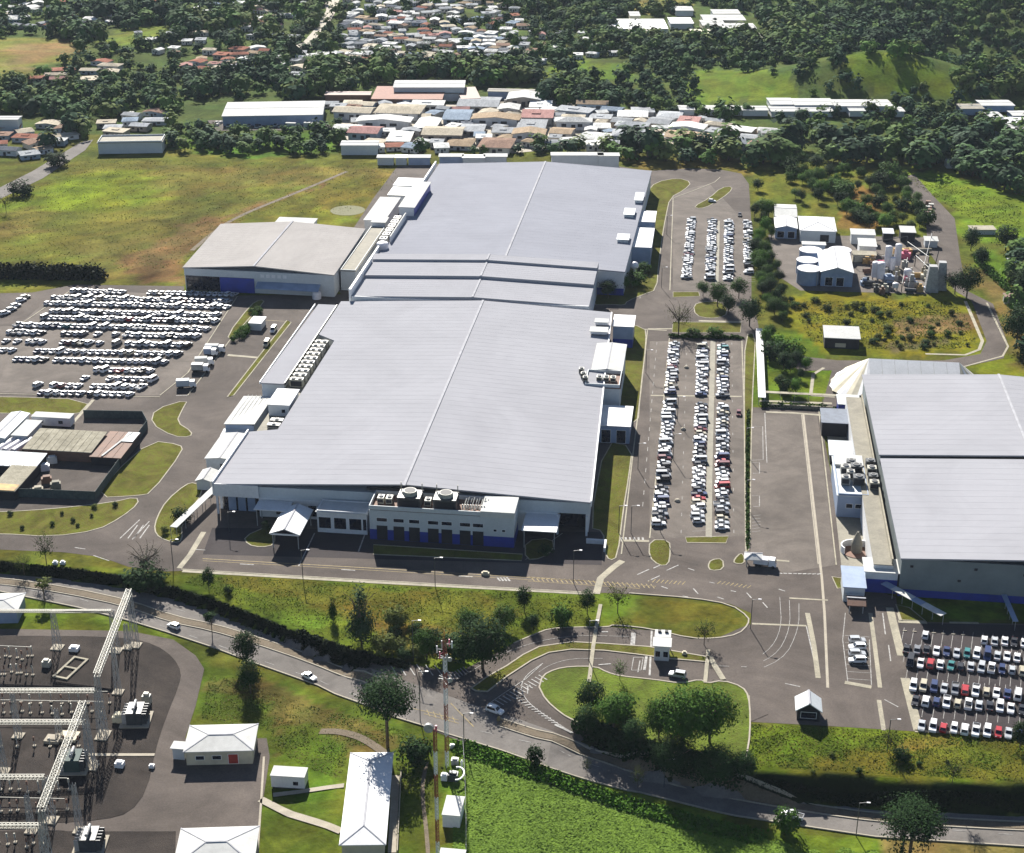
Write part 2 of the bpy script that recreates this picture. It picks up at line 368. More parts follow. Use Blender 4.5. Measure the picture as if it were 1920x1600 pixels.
# strips round the car lots and the utility plant
paint([(-80,525),(135,528),(60,550),(-80,552)], (.10,.115,.02)); paint([(-60,545),(30,552),(25,578),(-60,590)], (.075,.13,.012))
paint([(1465,550),(1810,556),(1835,600),(1845,640),(1820,665),(1540,660),(1470,620)], (.135,.135,.012))
paint([(1660,600),(1820,590),(1830,620),(1700,630)], (.17,.125,.06)); paint([(1660,640),(1780,635),(1780,650),(1680,655)], (.11,.10,.05))
paint([(1400,620),(1500,620),(1570,700),(1570,745),(1400,760)], (.075,.12,.012)); paint([(1800,665),(1960,655),(1960,712),(1830,710)], (.12,.14,.014))
paint([(1850,520),(1960,560),(1960,700),(1900,690)], (.14,.10,.04), .7); paint([(1810,490),(1900,540),(1880,560),(1830,545)], (.13,.105,.04))
paint([(1680,1105),(2100,1110),(2100,1172),(1690,1166)], (.07,.115,.012))
strk = .5+.5*np.sin((X_*.55+Y_*.35)*.42+4*vnoise(30, 7)+2.5*vnoise(12, 8)); mead = inpoly(PXg, PYg, [(-80,395),(165,285),(745,300),(765,330),(700,425),(345,520),(345,540),(-80,545)]) & front
COL[mead] *= (1+.30*(strk[mead]-.5)+.5*vnoise(14, 12)[mead])[:, None]
gv = (1+.55*vnoise(5.5, 9)+.40*vnoise(2.4, 10)+.16*(RND.random(X_.shape)-.5))[..., None]; COL *= np.where(near[..., None], gv, 1+.4*(vnoise(30, 11)[..., None]))
hue = vnoise(9, 13)+.6*vnoise(3, 14); COL[..., 0] *= 1+.24*np.clip(hue, -.5, .5); COL[..., 1] *= 1-.12*hue
sl = np.abs(np.gradient(Z_, axis=0))/np.maximum(np.gradient(gy)[:, None], .1); bank = near & (sl > .35) & (Y_ > 200); COL[bank] = (.014, .026, .008)  # steep bank faces painted near-black: plant green with the shade in the colour
ny, nx = X_.shape
idx = np.arange(nx*ny).reshape(ny, nx)
quads = np.stack([idx[:-1,:-1], idx[:-1,1:], idx[1:,1:], idx[1:,:-1]], -1).reshape(-1, 4)
def np_mesh(name, V, Fq, mats, col=None, midx=None):
    me = bpy.data.meshes.new(name); k = Fq.shape[1]
    me.vertices.add(len(V)); me.vertices.foreach_set('co', np.ascontiguousarray(V, np.float32).ravel())
    me.loops.add(Fq.size); me.loops.foreach_set('vertex_index', np.ascontiguousarray(Fq, np.int32).ravel())
    me.polygons.add(len(Fq)); me.polygons.foreach_set('loop_start', np.arange(len(Fq), dtype=np.int32)*k); me.polygons.foreach_set('loop_total', np.full(len(Fq), k, np.int32))
    for m in mats: me.materials.append(m)
    if midx is not None: me.polygons.foreach_set('material_index', midx.astype(np.int32))
    me.update(calc_edges=True)
    if col is not None:
        dom = 'POINT' if len(col) == len(V) else 'FACE'
        if dom == 'FACE': col = np.repeat(col, k, 0); dom = 'CORNER'
        a = me.color_attributes.new('col', 'FLOAT_COLOR', dom)
        a.data.foreach_set('color', np.concatenate([col, np.ones((len(col), 1))], 1).astype(np.float32).ravel())
    return me
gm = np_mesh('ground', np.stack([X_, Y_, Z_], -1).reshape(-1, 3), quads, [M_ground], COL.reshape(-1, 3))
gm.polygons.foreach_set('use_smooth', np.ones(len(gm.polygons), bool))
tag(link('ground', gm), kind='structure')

# ---------------------------------------------------------------- paved surfaces
# plateau: everything paved round the works, as one sheet; lawns stand on it with kerbs
SITE = [(-300,556),(60,549),(140,534),(345,537),(345,556),(640,552),(600,500),(655,440),(700,372),(745,312),(900,304),(1160,312),(1215,321),(1290,316),(1350,318),(1390,326),(1404,345),(1409,420),(1409,560),(1420,600),(1425,628),
        (1400,640),(1402,764),(1535,766),(1560,900),(1600,1095),(1680,1120),(1686,1166),(2200,1175),(2200,1394),(1920,1381),(1719,1372),(1542,1361),(1407,1354),(1404,1305),(1392,1285),(1410,1230),(1408,1150),(1370,1133),(1300,1121),(1180,1114),(1110,1111),(355,1070),(310,1072),(240,1063),(190,1045),(120,1036),(0,1031),(-300,1022)]
sheet('pavement', [SITE], M_asph, .03)
sheet('site_road', [[(1180,560),(1232,545),(1236,410),(1258,372),(1296,352),(1330,340),(1345,325),(1390,328),(1403,345),(1408,420),(1408,560),(1392,640),(1396,1000),(1393,1040),(1360,1075),(1290,1080),(1165,1050),(1190,840),(1215,620)]], M_asph, .036)
sheet('truck_yard', [[(1412,775),(1532,775),(1566,1060),(1470,1075),(1408,1040),(1404,900)]], M_asph2, .040)
sheet('parking_lot', [[(-300,612),(33,612),(85,566),(140,545),(440,556),(352,700),(300,742),(0,736),(-300,730)]], M_asph2, .036)
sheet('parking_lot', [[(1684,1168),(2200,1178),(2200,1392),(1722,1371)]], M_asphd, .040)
sheet('parking_lot', [[(1218,640),(1394,640),(1399,1006),(1218,1010)], [(1262,360),(1330,345),(1400,420),(1402,545),(1262,545)]], M_asph2, .041)
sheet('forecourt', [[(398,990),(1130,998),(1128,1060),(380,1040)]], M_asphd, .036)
sheet('concrete_apron', [[(1548,790),(1600,790),(1680,1100),(1580,1085)]], M_rooftan, .044)
sheet('service_road', [[(1408,600),(1445,640),(1500,668),(1570,676),(1770,676),(1838,664),(1850,640),(1822,565),(1790,545),(1740,470),(1735,400),(1685,340),(1662,330),(1715,328),(1752,370),(1790,410),(1800,480),(1812,545),(1862,570),(1888,640),(1882,672),(1800,690),(1600,694),(1500,696),(1440,655),(1404,628)]], M_asph, .028)
sheet('plant_yard', [[(1440,440),(1740,445),(1745,552),(1500,545),(1462,520)]], M_asph2, .024)
sheet('service_road', [[(1560,694),(1580,694),(1570,760),(1545,790),(1540,765)]], M_asph, .05)
sheet('country_road', [[(-80,388),(0,352),(60,322),(150,268),(175,262),(160,282),(80,335),(0,374),(-80,412)]], M_hwy, .10, drape=True, cell=10)
sheet('country_road', [[(603,-10),(612,20),(596,48),(568,80),(540,92),(560,94),(590,84),(614,50),(632,18),(640,-12)]], M_conc, .25, drape=True, cell=10)
sheet('yard', [[(-120,770),(80,776),(160,779),(275,786),(283,800),(186,935),(-120,942)]], M_asph, .044)
# tracks worn into the meadow
mb = MB(); ribbon(mb, smooth([G(*p)[:2] for p in [(650,322),(560,360),(440,408),(395,440),(360,470)]]), 2.2, .05); tag(obj('dirt_track', mb, M_dirt), kind='structure')
mb = MB(); q = G(652,395); mb.cyl(q[0], q[1], .0, .06, 8.5, n=28); tag(obj('gravel_patch', mb, mat('pale_earth', (.155,.145,.075), (.10,.105,.035), scale=.25, scale2=1.2, rough=.95)), kind='structure')
# lawns with kerbs on the plateau
LAWNS = {
 'east_wall': [(1135,828),(1186,838),(1178,900),(1168,960),(1158,1045),(1143,1052),(1133,1035),(1132,996),(1104,990)],
 'east_wall_mid': [(1150,610),(1209,612),(1212,640),(1200,740),(1196,800),(1140,790)],
 'east_wall_far': [(1108,572),(1144,571),(1171,573),(1176,565),(1208,552),(1231,544),(1235,493),(1242,442),(1248,408),(1256,371),(1284,356),(1297,342),(1271,334),(1229,342),(1214,360),(1175,470),(1108,512)],
 'kerb_island_a': [(1218,1013),(1255,1013),(1257,1037),(1253,1060),(1236,1061),(1217,1045)],
 'kerb_island_b': [(1285,1008),(1366,1006),(1361,1019),(1288,1018)],
 'kerb_island_c': [(1327,1062),(1333,1050),(1355,1048),(1357,1068),(1333,1071)],
 'kerb_island_d': [(1377,1049),(1389,1037),(1396,1044),(1395,1058),(1376,1057)],
 'lot_edge': [(1397,628),(1417,626),(1413,700),(1410,764),(1407,900),(1407,1028),(1398,1038),(1398,1000),(1395,760)],
 'lot_divider': [(1300,572),(1320,566),(1350,566),(1364,580),(1360,594),(1330,598),(1304,592)],
 'lot_end_a': [(1262,548),(1310,548),(1312,556),(1262,558)], 'lot_end_b': [(1262,604),(1390,606),(1388,624),(1260,624)],
 'lot_head': [(1300,388),(1330,372),(1352,352),(1374,350),(1368,362),(1332,386),(1312,392)],
 'west_strip': [(426,745),(438,742),(546,605),(538,601)],
 'west_c': [(283,827),(338,834),(343,846),(283,926),(258,930),(182,934),(211,890)],
 'west_b': [(290,768),(353,749),(341,770),(331,792),(360,810),(357,820),(325,819),(283,795)],
 'west_a': [(-300,742),(0,744),(172,750),(142,783),(0,774),(-300,770)],
 'west_d': [(-300,968),(0,961),(97,955),(208,943),(256,932),(260,945),(227,971),(182,995),(97,1007),(0,1001),(-300,998)],
 'corner': [(348,909),(312,939),(294,971),(289,994),(299,1009),(325,1018),(342,1015),(340,981),(385,918),(365,905)],
 'court_a': [(457,1007),(500,988),(515,995),(515,1022),(490,1027),(465,1022)],
 'court_b': [(985,1014),(1035,1010),(1039,1030),(1015,1048),(985,1050)],
 'court_c': [(700,1022),(980,1040),(978,1052),(700,1040)],
 'lot_bed': [(436,640),(497,566),(488,562),(470,572),(425,630)],
 'se_gate': [(1560,1082),(1600,1088),(1605,1100),(1570,1104)], 'se_gate_b': [(1680,1134),(1705,1140),(1735,1165),(1690,1163)]}
kb = MB()
polys = []
for k, pl in LAWNS.items():
    w = [G(*p)[:2] for p in pl]
    if len(w) > 4: w = smoothc(w, 1)
    polys.append(w); ribbon(kb, w, .38, .13, th=.14, closed=True)
sheet('lawn', polys, M_lawn, .09, px=False)
# long kerbs and pale edge lines along roads and lots
KERBS = [[(1165,1040),(1187,850),(1201,740),(1214,620)], [(1218,1010),(1240,800),(1256,625)], [(1399,1040),(1395,760),(1391,640)], [(1256,545),(1262,372),(1300,358),(1340,342),(1350,333)], [(340,1068),(700,1089),(1110,1112)], [(0,739),(150,742),(300,745)], [(1404,1305),(1407,1352)],
         [(300,742),(352,700),(445,556)], [(33,612),(137,542)], [(352,742),(430,640),(495,566)], [(1535,768),(1568,1060)]]
for pl in KERBS: ribbon(kb, [G(*p)[:2] for p in pl], .40, .14, th=.15)
tag(obj('kerb', kb, M_concl), kind='structure')
sw = MB()
for pl, w in (([(336,1066),(356,1041),(382,998)], 1.6), ([(342,1071),(700,1092),(1112,1114)], 1.4), ([(1167,1052),(1150,1064),(1126,1085),(1118,1114)], 2.0), ([(427,666),(482,671)], 1.6),
              ([(1514,1150),(1526,1210),(1534,1272)], 1.3), ([(1632,1150),(1640,1210),(1650,1290)], 1.1), ([(1648,1313),(1657,1370)], 1.1), ([(1584,1280),(1634,1289)], 1.4),
              ([(1668,1140),(1690,1230)], 2.1), ([(1697,1272),(1722,1371)], 2.3), ([(1410,1170),(1512,1174)], .8), ([(1684,1166),(1738,1168)], 1.2), ([(1780,1168),(1835,1169)], .9), ([(1715,1371),(1930,1380)], 1.0), ([(1690,1165),(1686,1150)], 1.2),
              ([(1436,773),(1490,775),(1540,779)], 1.3), ([(175,750),(135,795)], 1.2), ([(1525,700),(1520,742)], 1.2), ([(1520,742),(1565,745)], 1.0), ([(1525,702),(1545,690)], 1.2),
              ([(1424,752),(1560,757)], 1.6), ([(1810,565),(1842,640),(1836,656),(1810,666),(1735,664)], 1.3), ([(1850,568),(1890,650),(1880,668),(1800,690)], .8),
              ([(1220,742),(1391,744)], 1.0), ([(1215,617),(1260,617)], 1.0), ([(1310,602),(1392,604)], 1.4), ([(1192,617),(1250,620)], .8), ([(1165,1014),(1217,1015)], 1.2), ([(1480,1122),(1552,1126)], .7), ([(1455,1051),(1480,1053)], .9)):
    ribbon(sw, [G(*p)[:2] for p in pl], w, .075)
tag(obj('sidewalk', sw, M_concl), kind='structure')
st = MB(); ribbon(st, [G(*p)[:2] for p in [(1337,640),(1330,900),(1329,1008)]], 1.9, .14, th=.14); ribbon(st, [G(*p)[:2] for p in [(1347,415),(1344,545)]], 1.4, .14, th=.14); tag(obj('lot_median', st, M_rooftan), kind='structure')
dr = MB(); ribbon(dr, [G(*p)[:2] for p in [(1503,778),(1534,1058)]], .3, .06); ribbon(dr, [G(*p)[:2] for p in [(1506,775),(1541,1085),(1546,1150),(1552,1290)]], .7, .058); tag(obj('drain_channel', dr, M_conc), kind='structure')

# ---------------------------------------------------------------- highway, access loop and the lower ground
J = [(640,1236),(690,1238),(760,1245),(860,1262),(950,1214),(963,1207),(1005,1189),(1029,1180),(1071,1177),(1147,1177),(1222,1183),(1295,1199),(1343,1198),(1403,1172),(1425,1172),(1440,1340),(1407,1354),(1300,1300),(1150,1330),(1111,1376),(1060,1400),(960,1400),(860,1390),(700,1330)]
sheet('access_road', [J], M_asph, .11, drape=True, cell=3)
UP = [(-200,1058),(0,1073),(120,1087),(240,1105),(330,1125),(400,1145),(520,1190),(640,1235),(700,1256),(780,1285),(880,1320),(980,1352),(1060,1384),(1110,1400),(1240,1446),(1400,1484),(1500,1500),(1650,1518),(1800,1527),(1920,1532),(2200,1540)]
MED1 = [(-200,1075),(0,1090),(130,1109),(240,1133),(325,1163),(400,1178),(480,1202),(580,1236),(674,1268),(700,1278)]
MED2 = [(935,1355),(1030,1385),(1174,1437),(1280,1463),(1404,1493),(1530,1519),(1650,1535),(1770,1543),(1920,1551),(2200,1560)]
LOW = [(-200,1085),(0,1110),(146,1140),(250,1167),(312,1186),(400,1215),(466,1240),(596,1286),(726,1341),(838,1377),(940,1408),(1029,1440),(1200,1487),(1380,1531),(1500,1549),(1641,1570),(1920,1588),(2200,1596)]
sheet('highway', [UP+LOW[::-1]], M_hwy, .16, drape=True, cell=3)
md = MB()
for pl, w in ((MED1, 2.3), (MED2, 2.1)): ribbon(md, smooth([G(*p)[:2] for p in pl], 1), w, .34, th=.3, drape=True, step=3)
tag(obj('median_strip', md, M_dirt), kind='structure')
mk = MB()
for pl, w in ((MED1, 2.3), (MED2, 2.1)):
    q = [G(*p)[:2] for p in pl]
    for s_ in (-1, 1): ribbon(mk, smooth([(a+0, b+s_*(w/2+.45)) for a, b in q], 1), .34, .36, th=.3, drape=True, step=3)
tag(obj('median_kerb', mk, M_conc), kind='structure')
# access loop islands
isl = [[(884,1292),(914,1270),(950,1250),(981,1229),(1011,1214),(1071,1205),(1132,1208),(1216,1214),(1268,1223),(1337,1235),(1331,1243),(1253,1236),(1192,1228),(1132,1221),(1071,1219),(1029,1225),(996,1240),(950,1270),(914,1298),(893,1297)],
       [(1011,1290),(1017,1268),(1041,1256),(1071,1251),(1117,1251),(1138,1262),(1162,1269),(1222,1275),(1277,1283),(1313,1275),(1325,1283),(1355,1277),(1392,1289),(1404,1307),(1407,1349),(1404,1400),(1392,1441),(1240,1416),(1160,1384),(1111,1366),(1075,1352),(1053,1340),(1023,1314)]]
sheet('lawn', [isl[0]], M_lawn, .24, drape=True, cell=3)
sheet('lawn', [isl[1]], M_lush, .18, drape=True, cell=3)
kb = MB()
for pl in isl[:1]: ribbon(kb, [G(*p)[:2] for p in pl], .4, .30, th=.25, drape=True, closed=True, step=2)
ribbon(kb, smooth([G(*p)[:2] for p in isl[1][:17]], 1), .4, .28, th=.2, drape=True, step=2)
ribbon(kb, smooth([G(*p)[:2] for p in [(1111,1366),(1075,1352),(1053,1340),(1023,1314),(1011,1290)]], 1), .4, .28, th=.2, drape=True, step=2)
ribbon(kb, smooth([G(*p)[:2] for p in [(963,1207),(1005,1189),(1029,1180),(1071,1177),(1140,1177),(1150,1172),(1222,1180),(1295,1198),(1343,1198),(1385,1190),(1403,1172),(1404,1158),(1370,1134),(1300,1122),(1180,1113)]], 1), .4, .22, th=.2, drape=True, step=2)
ribbon(kb, [G(*p)[:2] for p in LOW], .35, .30, th=.25, drape=True, step=3)
tag(obj('kerb', kb, M_conc), kind='structure')
sw = MB()
for pl, w in (([(1126,1135),(1118,1178),(1112,1215),(1106,1268),(1104,1280)], 1.0), ([(1330,1232),(1340,1250),(1356,1276)], 1.5), ([(1328,1220),(1322,1282)], 1.0)):
    ribbon(sw, [G(*p)[:2] for p in pl], w, .32, drape=True, step=2)
tag(obj('sidewalk', sw, M_concl), kind='structure')
# substation ground
sheet('substation_road', [[(-120,1178),(0,1180),(244,1184),(325,1200),(367,1230),(383,1255),(367,1324),(347,1385),(500,1385),(506,1420),(487,1540),(480,1720),(-120,1720)]], M_asph, .10, drape=True, cell=6)
sheet('gravel_yard', [smoothc([(-120,1194),(130,1193),(244,1197),(292,1210),(325,1233),(341,1262),(335,1288),(310,1350),(292,1405),(276,1483),(244,1525),(195,1538),(100,1545),(-120,1545)], 1), [(185,1560),(330,1560),(325,1720),(-120,1720),(-120,1560)]], M_gravel, .16, drape=True, cell=6)
fp = MB()
for pl, w in (([(489,1500),(545,1528),(640,1560)], 2.0), ([(512,1492),(560,1486),(645,1474)], 1.5), ([(495,1420),(490,1500),(482,1610)], .5), ([(742,1455),(735,1600)], 1.8)): ribbon(fp, [G(*p)[:2] for p in pl], w, .2, drape=True, step=3)
tag(obj('footpath', fp, M_conc), kind='structure')
tr = MB(); ribbon(tr, smooth([G(*p)[:2] for p in [(600,1372),(640,1372),(690,1390),(730,1420)]]), 2.2, .13, drape=True, step=2); ribbon(tr, smooth([G(*p)[:2] for p in [(800,1430),(790,1480),(800,1560),(805,1640)]]), .9, .13, drape=True, step=2); tag(obj('dirt_track', tr, M_dirt), kind='structure')
for pts in ([(165,1417),(290,1417)], [(55,1293),(180,1295)]):
    b = MB(); ribbon(b, [G(*p)[:2] for p in pts], 1.0, .30, th=.25, drape=True); tag(obj('cable_trench', b, M_conc), kind='structure')

# ---------------------------------------------------------------- painted markings
wm, ym = MB(), MB()
def line(mb, pts, w=.28, off=.062, dash=None, drape=False):
    q = [G(*p)[:2] for p in pts]
    if dash:
        for a, b in zip(q, q[1:]):
            a, b = Vector(a), Vector(b); L_ = (b-a).length; k = 0.
            while k < L_:
                e = min(k+dash[0], L_); ribbon(mb, [a+(b-a)*k/L_, a+(b-a)*e/L_], w, off, drape=drape); k = e+dash[1]
    else: ribbon(mb, q, w, off, drape=drape, step=2)
line(wm, [(1205,950),(1232,640)], .18, dash=(3,5)); line(wm, [(1200,560),(1214,400)], .18, dash=(3,6))
line(wm, [(1277,1000),(1288,640)], .16, dash=(2,9)); line(wm, [(1376,1000),(1372,640)], .16, dash=(2,12))
line(ym, [(380,1048),(700,1066),(1100,1090)], .3); line(ym, [(380,1052),(700,1070),(1000,1088)], .2)
for k in range(26):
    x = 995+k*9; line(ym, [(x, 1082+k*.55), (x+7, 1090+k*.55)], .3)
line(ym, [(990,1082),(1230,1100)], .2); line(ym, [(990,1090),(1200,1104)], .2)
for k in range(4): line(wm, [(938+k*6,1090),(932+k*6,1083)], .5)
for k in range(14):
    a = [(1195,1078),(1240,1100),(1300,1104),(1370,1108),(1250,1070),(1290,1066),(1400,1112),(1330,1092),(1215,1090),(1345,1120),(1430,1130),(1280,1118),(1225,1066),(1460,1105)][k]
    dx, dy = [(22,-10),(12,4),(9,10),(10,2)][k % 4]; line(wm, [a, (a[0]+dx, a[1]+dy)], .35)
for k in range(9): line(ym, [(1215+k*8, 1092+k*.6), (1221+k*8, 1086+k*.6)], .25)
for k in range(8): line(ym, [(1345+k*8, 1095+k*1.2), (1352+k*8, 1090+k*1.2)], .25)
for k in range(6): line(wm, [(1166+k*8,1016),(1165+k*8,1008)], .6)
for k in range(3): line(wm, [(258+k*11,985),(240+k*11,1010)], .35)
for pts in ([(225,1010),(262,975)], [(248,1012),(280,978)], [(140,1027),(160,1030)], [(175,1042),(205,1052)], [(360,1030),(385,1032)]): line(wm, pts, .3)
line(wm, [(1410,800),(1430,800),(1431,862),(1406,864)], .2); line(wm, [(1434,775),(1438,868)], .25)
for y in (868, 930): line(wm, [(1410,y),(1424,y),(1424,y+20),(1412,y+20)], .22)
for k in range(6): line(wm, [(1410,968+k*6),(1426,966+k*6)], .12)
for k in range(9): line(wm, [(1460+k*9,1075+k*.3),(1467+k*9,1076)], .5)
line(wm, [(1512,1175),(1534,1272)], .3)
for r in (0, 1, 2):
    line(wm, smooth([(1462-r*0+r*18,1120+r*6),(1466+r*16,1180),(1440+r*14,1225+r*8),(1380,1250+r*8)], 2), .14)
line(wm, [(1585,1150),(1580,1200),(1590,1282)], .2); line(wm, [(1630,1200),(1634,1285)], .2)
for k in range(7): line(wm, [(1584+k*.6,1192+k*13.5),(1630+k*.7,1195+k*13.5)], .14)
for pts in ([(1655,1150),(1660,1190)], [(1666,1210),(1670,1240)], [(1658,1312),(1684,1326)], [(1472,1282),(1500,1288)]): line(wm, pts, .3)
# diagonal stall lines of the staff lots
for y0 in np.arange(332., 371., 8.1):
    for k in range(22):
        x = 57+k*2.55-(371-y0)*.02
        for s_ in (-1, 1):
            if y0+s_*4.6 > 320: ribbon(wm, [(x, y0), (x+1.1*s_*.8, y0+s_*4.4)], .12, .064)
for k in range(52):
    y = 416+k*3.02
    for x0, x1 in ((-12, -7), (0, 4.6), (6.6, 11.5)): ribbon(wm, [(x0+(573-y)*.004, y), (x1, y+.9)], .12, .064)
for k in range(30):
    y = 645+k*2.95
    for x0, x1 in ((-10, -5), (0.5, 5), (8, 12.5), (18, 22)): ribbon(wm, [(x0, y), (x1, y+.9)], .12, .064)
line(wm, [(1055,1000),(985,1050)], .2); line(wm, [(560,1062),(590,1000)], .35); line(wm, [(672,1035),(685,1000)], .4)
for x in (450, 640, 860): line(wm, [(x,1058+(x-450)*.055),(x+26,1059.5+(x-450)*.055)], .35)
line(ym, [(482,600),(535,603)], .3); line(ym, [(430,668),(480,671)], .4); line(wm, [(330,742),(352,742)], .3)
tag(obj('road_marking_white', wm, M_mark), kind='structure'); tag(obj('road_marking_yellow', ym, M_marky), kind='structure')
wm, ym = MB(), MB()
def hl(mb, pts, w=.3, dash=None): line(mb, pts, w, .21, dash, True)
hl(wm, [(a, b*.5+c*.5) for (a, b), c in zip(UP[:8], [1075,1090,1107,1131,1162,1178,1212,1255])], .14, (3,7))
hl(wm, [(1290,1475),(1480,1520),(1700,1552),(1920,1568)], .16, (3,7)); hl(wm, [(900,1372),(1100,1432),(1250,1472)], .16, (3,7)); hl(wm, [(0,1098),(150,1124),(300,1174),(440,1222),(600,1278),(760,1340)], .15, (3,7))
for k in range(15):                 # hatched gore between loop and highway
    t = k/14; a = (915+95*t, 1322-55*t); hl(wm, [a, (a[0]+16, a[1]+9)], .32)
for k in range(13):
    t = k/12; a = (965+75*t, 1312+48*t); hl(wm, [a, (a[0]+12, a[1]-3+4*t)], .32)
hl(wm, [(912,1324),(985,1275),(1015,1248)], .2); hl(wm, smooth([(1018,1245),(985,1268),(975,1292),(990,1320),(1035,1352),(1075,1376)], 2), .2); hl(wm, [(1040,1360),(1072,1375)], .6)
for k in range(9): hl(wm, [(868-k*5,1252+k*2.5),(878-k*5,1262+k*3)], .3)
for k in range(7): hl(wm, [(832-k*17,1250-k*1),(846-k*17,1268)], .3)
hl(ym, [(845,1320),(888,1364)], .25); hl(ym, [(775,1330),(860,1352)], .2); hl(ym, [(795,1340),(860,1358)], .2)
for k in range(5): hl(ym, [(800+k*12,1332+k*3),(806+k*12,1345+k*3)], .2)
hl(wm, [(1188,1188),(1186,1212)], 1.2); hl(wm, [(1222,1184),(1218,1268)], .5); hl(wm, [(1188,1234),(1184,1258),(1202,1258),(1206,1234),(1188,1234)], .2); hl(wm, [(1122,1248),(1145,1246)], .4); hl(wm, [(1128,1186),(1140,1186)], .5); hl(wm, [(1200,1240),(1196,1262)], .3); hl(wm, [(1212,1232),(1208,1258)], .7)
hl(wm, smooth([(870,1268),(930,1232),(1000,1205),(1080,1192),(1180,1195)], 2), .12, (3,4)); hl(wm, smooth([(1010,1262),(1030,1248),(1070,1236),(1130,1236)], 2), .12, (3,4)); hl(wm, [(1345,1250),(1400,1252)], .2, (3,3)); hl(wm, [(988,1290),(994,1286)], .5); hl(wm, [(990,1286),(989,1302)], .3)
tag(obj('road_marking_white', wm, M_mark), kind='structure'); tag(obj('road_marking_yellow', ym, M_marky), kind='structure')
# ---------------------------------------------------------------- buildings
def roof_gable(mb, x0, x1, y0, y1, z, rh, ax, th=.25, m=0):
    if ax == 'y':
        c = (x0+x1)/2
        mb.prism([(x0,y0),(c,y0),(c,y1),(x0,y1)], lambda x, y: z-th+rh*(x-x0)/(c-x0), lambda x, y: z+rh*(x-x0)/(c-x0), m)
        mb.prism([(c,y0),(x1,y0),(x1,y1),(c,y1)], lambda x, y: z-th+rh*(x1-x)/(x1-c), lambda x, y: z+rh*(x1-x)/(x1-c), m)
    else:
        c = (y0+y1)/2
        mb.prism([(x0,y0),(x1,y0),(x1,c),(x0,c)], lambda x, y: z-th+rh*(y-y0)/(c-y0), lambda x, y: z+rh*(y-y0)/(c-y0), m)
        mb.prism([(x0,c),(x1,c),(x1,y1),(x0,y1)], lambda x, y: z-th+rh*(y1-y)/(y1-c), lambda x, y: z+rh*(y1-y)/(y1-c), m)
def window(face, L_, Wd, u, z, w, h, parent, m=None, frame=True, name='window'):
    """face S/N/E/W of a box of size L_ x Wd centred on the parent's origin"""
    P = {'S': lambda a, o, zz: (a, -Wd/2-o, zz), 'N': lambda a, o, zz: (-a, Wd/2+o, zz), 'E': lambda a, o, zz: (L_/2+o, a, zz), 'W': lambda a, o, zz: (-L_/2-o, -a, zz)}[face]
    def slab(a0, a1, z0, z1, o0, o1, mt, nm):
        b = MB(); b.hexa([P(a0,o0,z0), P(a1,o0,z0), P(a1,o1,z0), P(a0,o1,z0)], [P(a0,o0,z1), P(a1,o0,z1), P(a1,o1,z1), P(a0,o1,z1)]); return obj(nm, b, mt, parent)
    o = slab(u-w/2, u+w/2, z, z+h, -.02, .05, m or M_glass, name)
    if frame:
        b = MB(); a0, a1, z0, z1 = u-w/2-.12, u+w/2+.12, z-.12, z+h+.12
        b.hexa([P(a0,-.02,z0), P(a1,-.02,z0), P(a1,.03,z0), P(a0,.03,z0)], [P(a0,-.02,z1), P(a1,-.02,z1), P(a1,.03,z1), P(a0,.03,z1)])
        f = obj('window_frame', b, M_white, o)
    return o
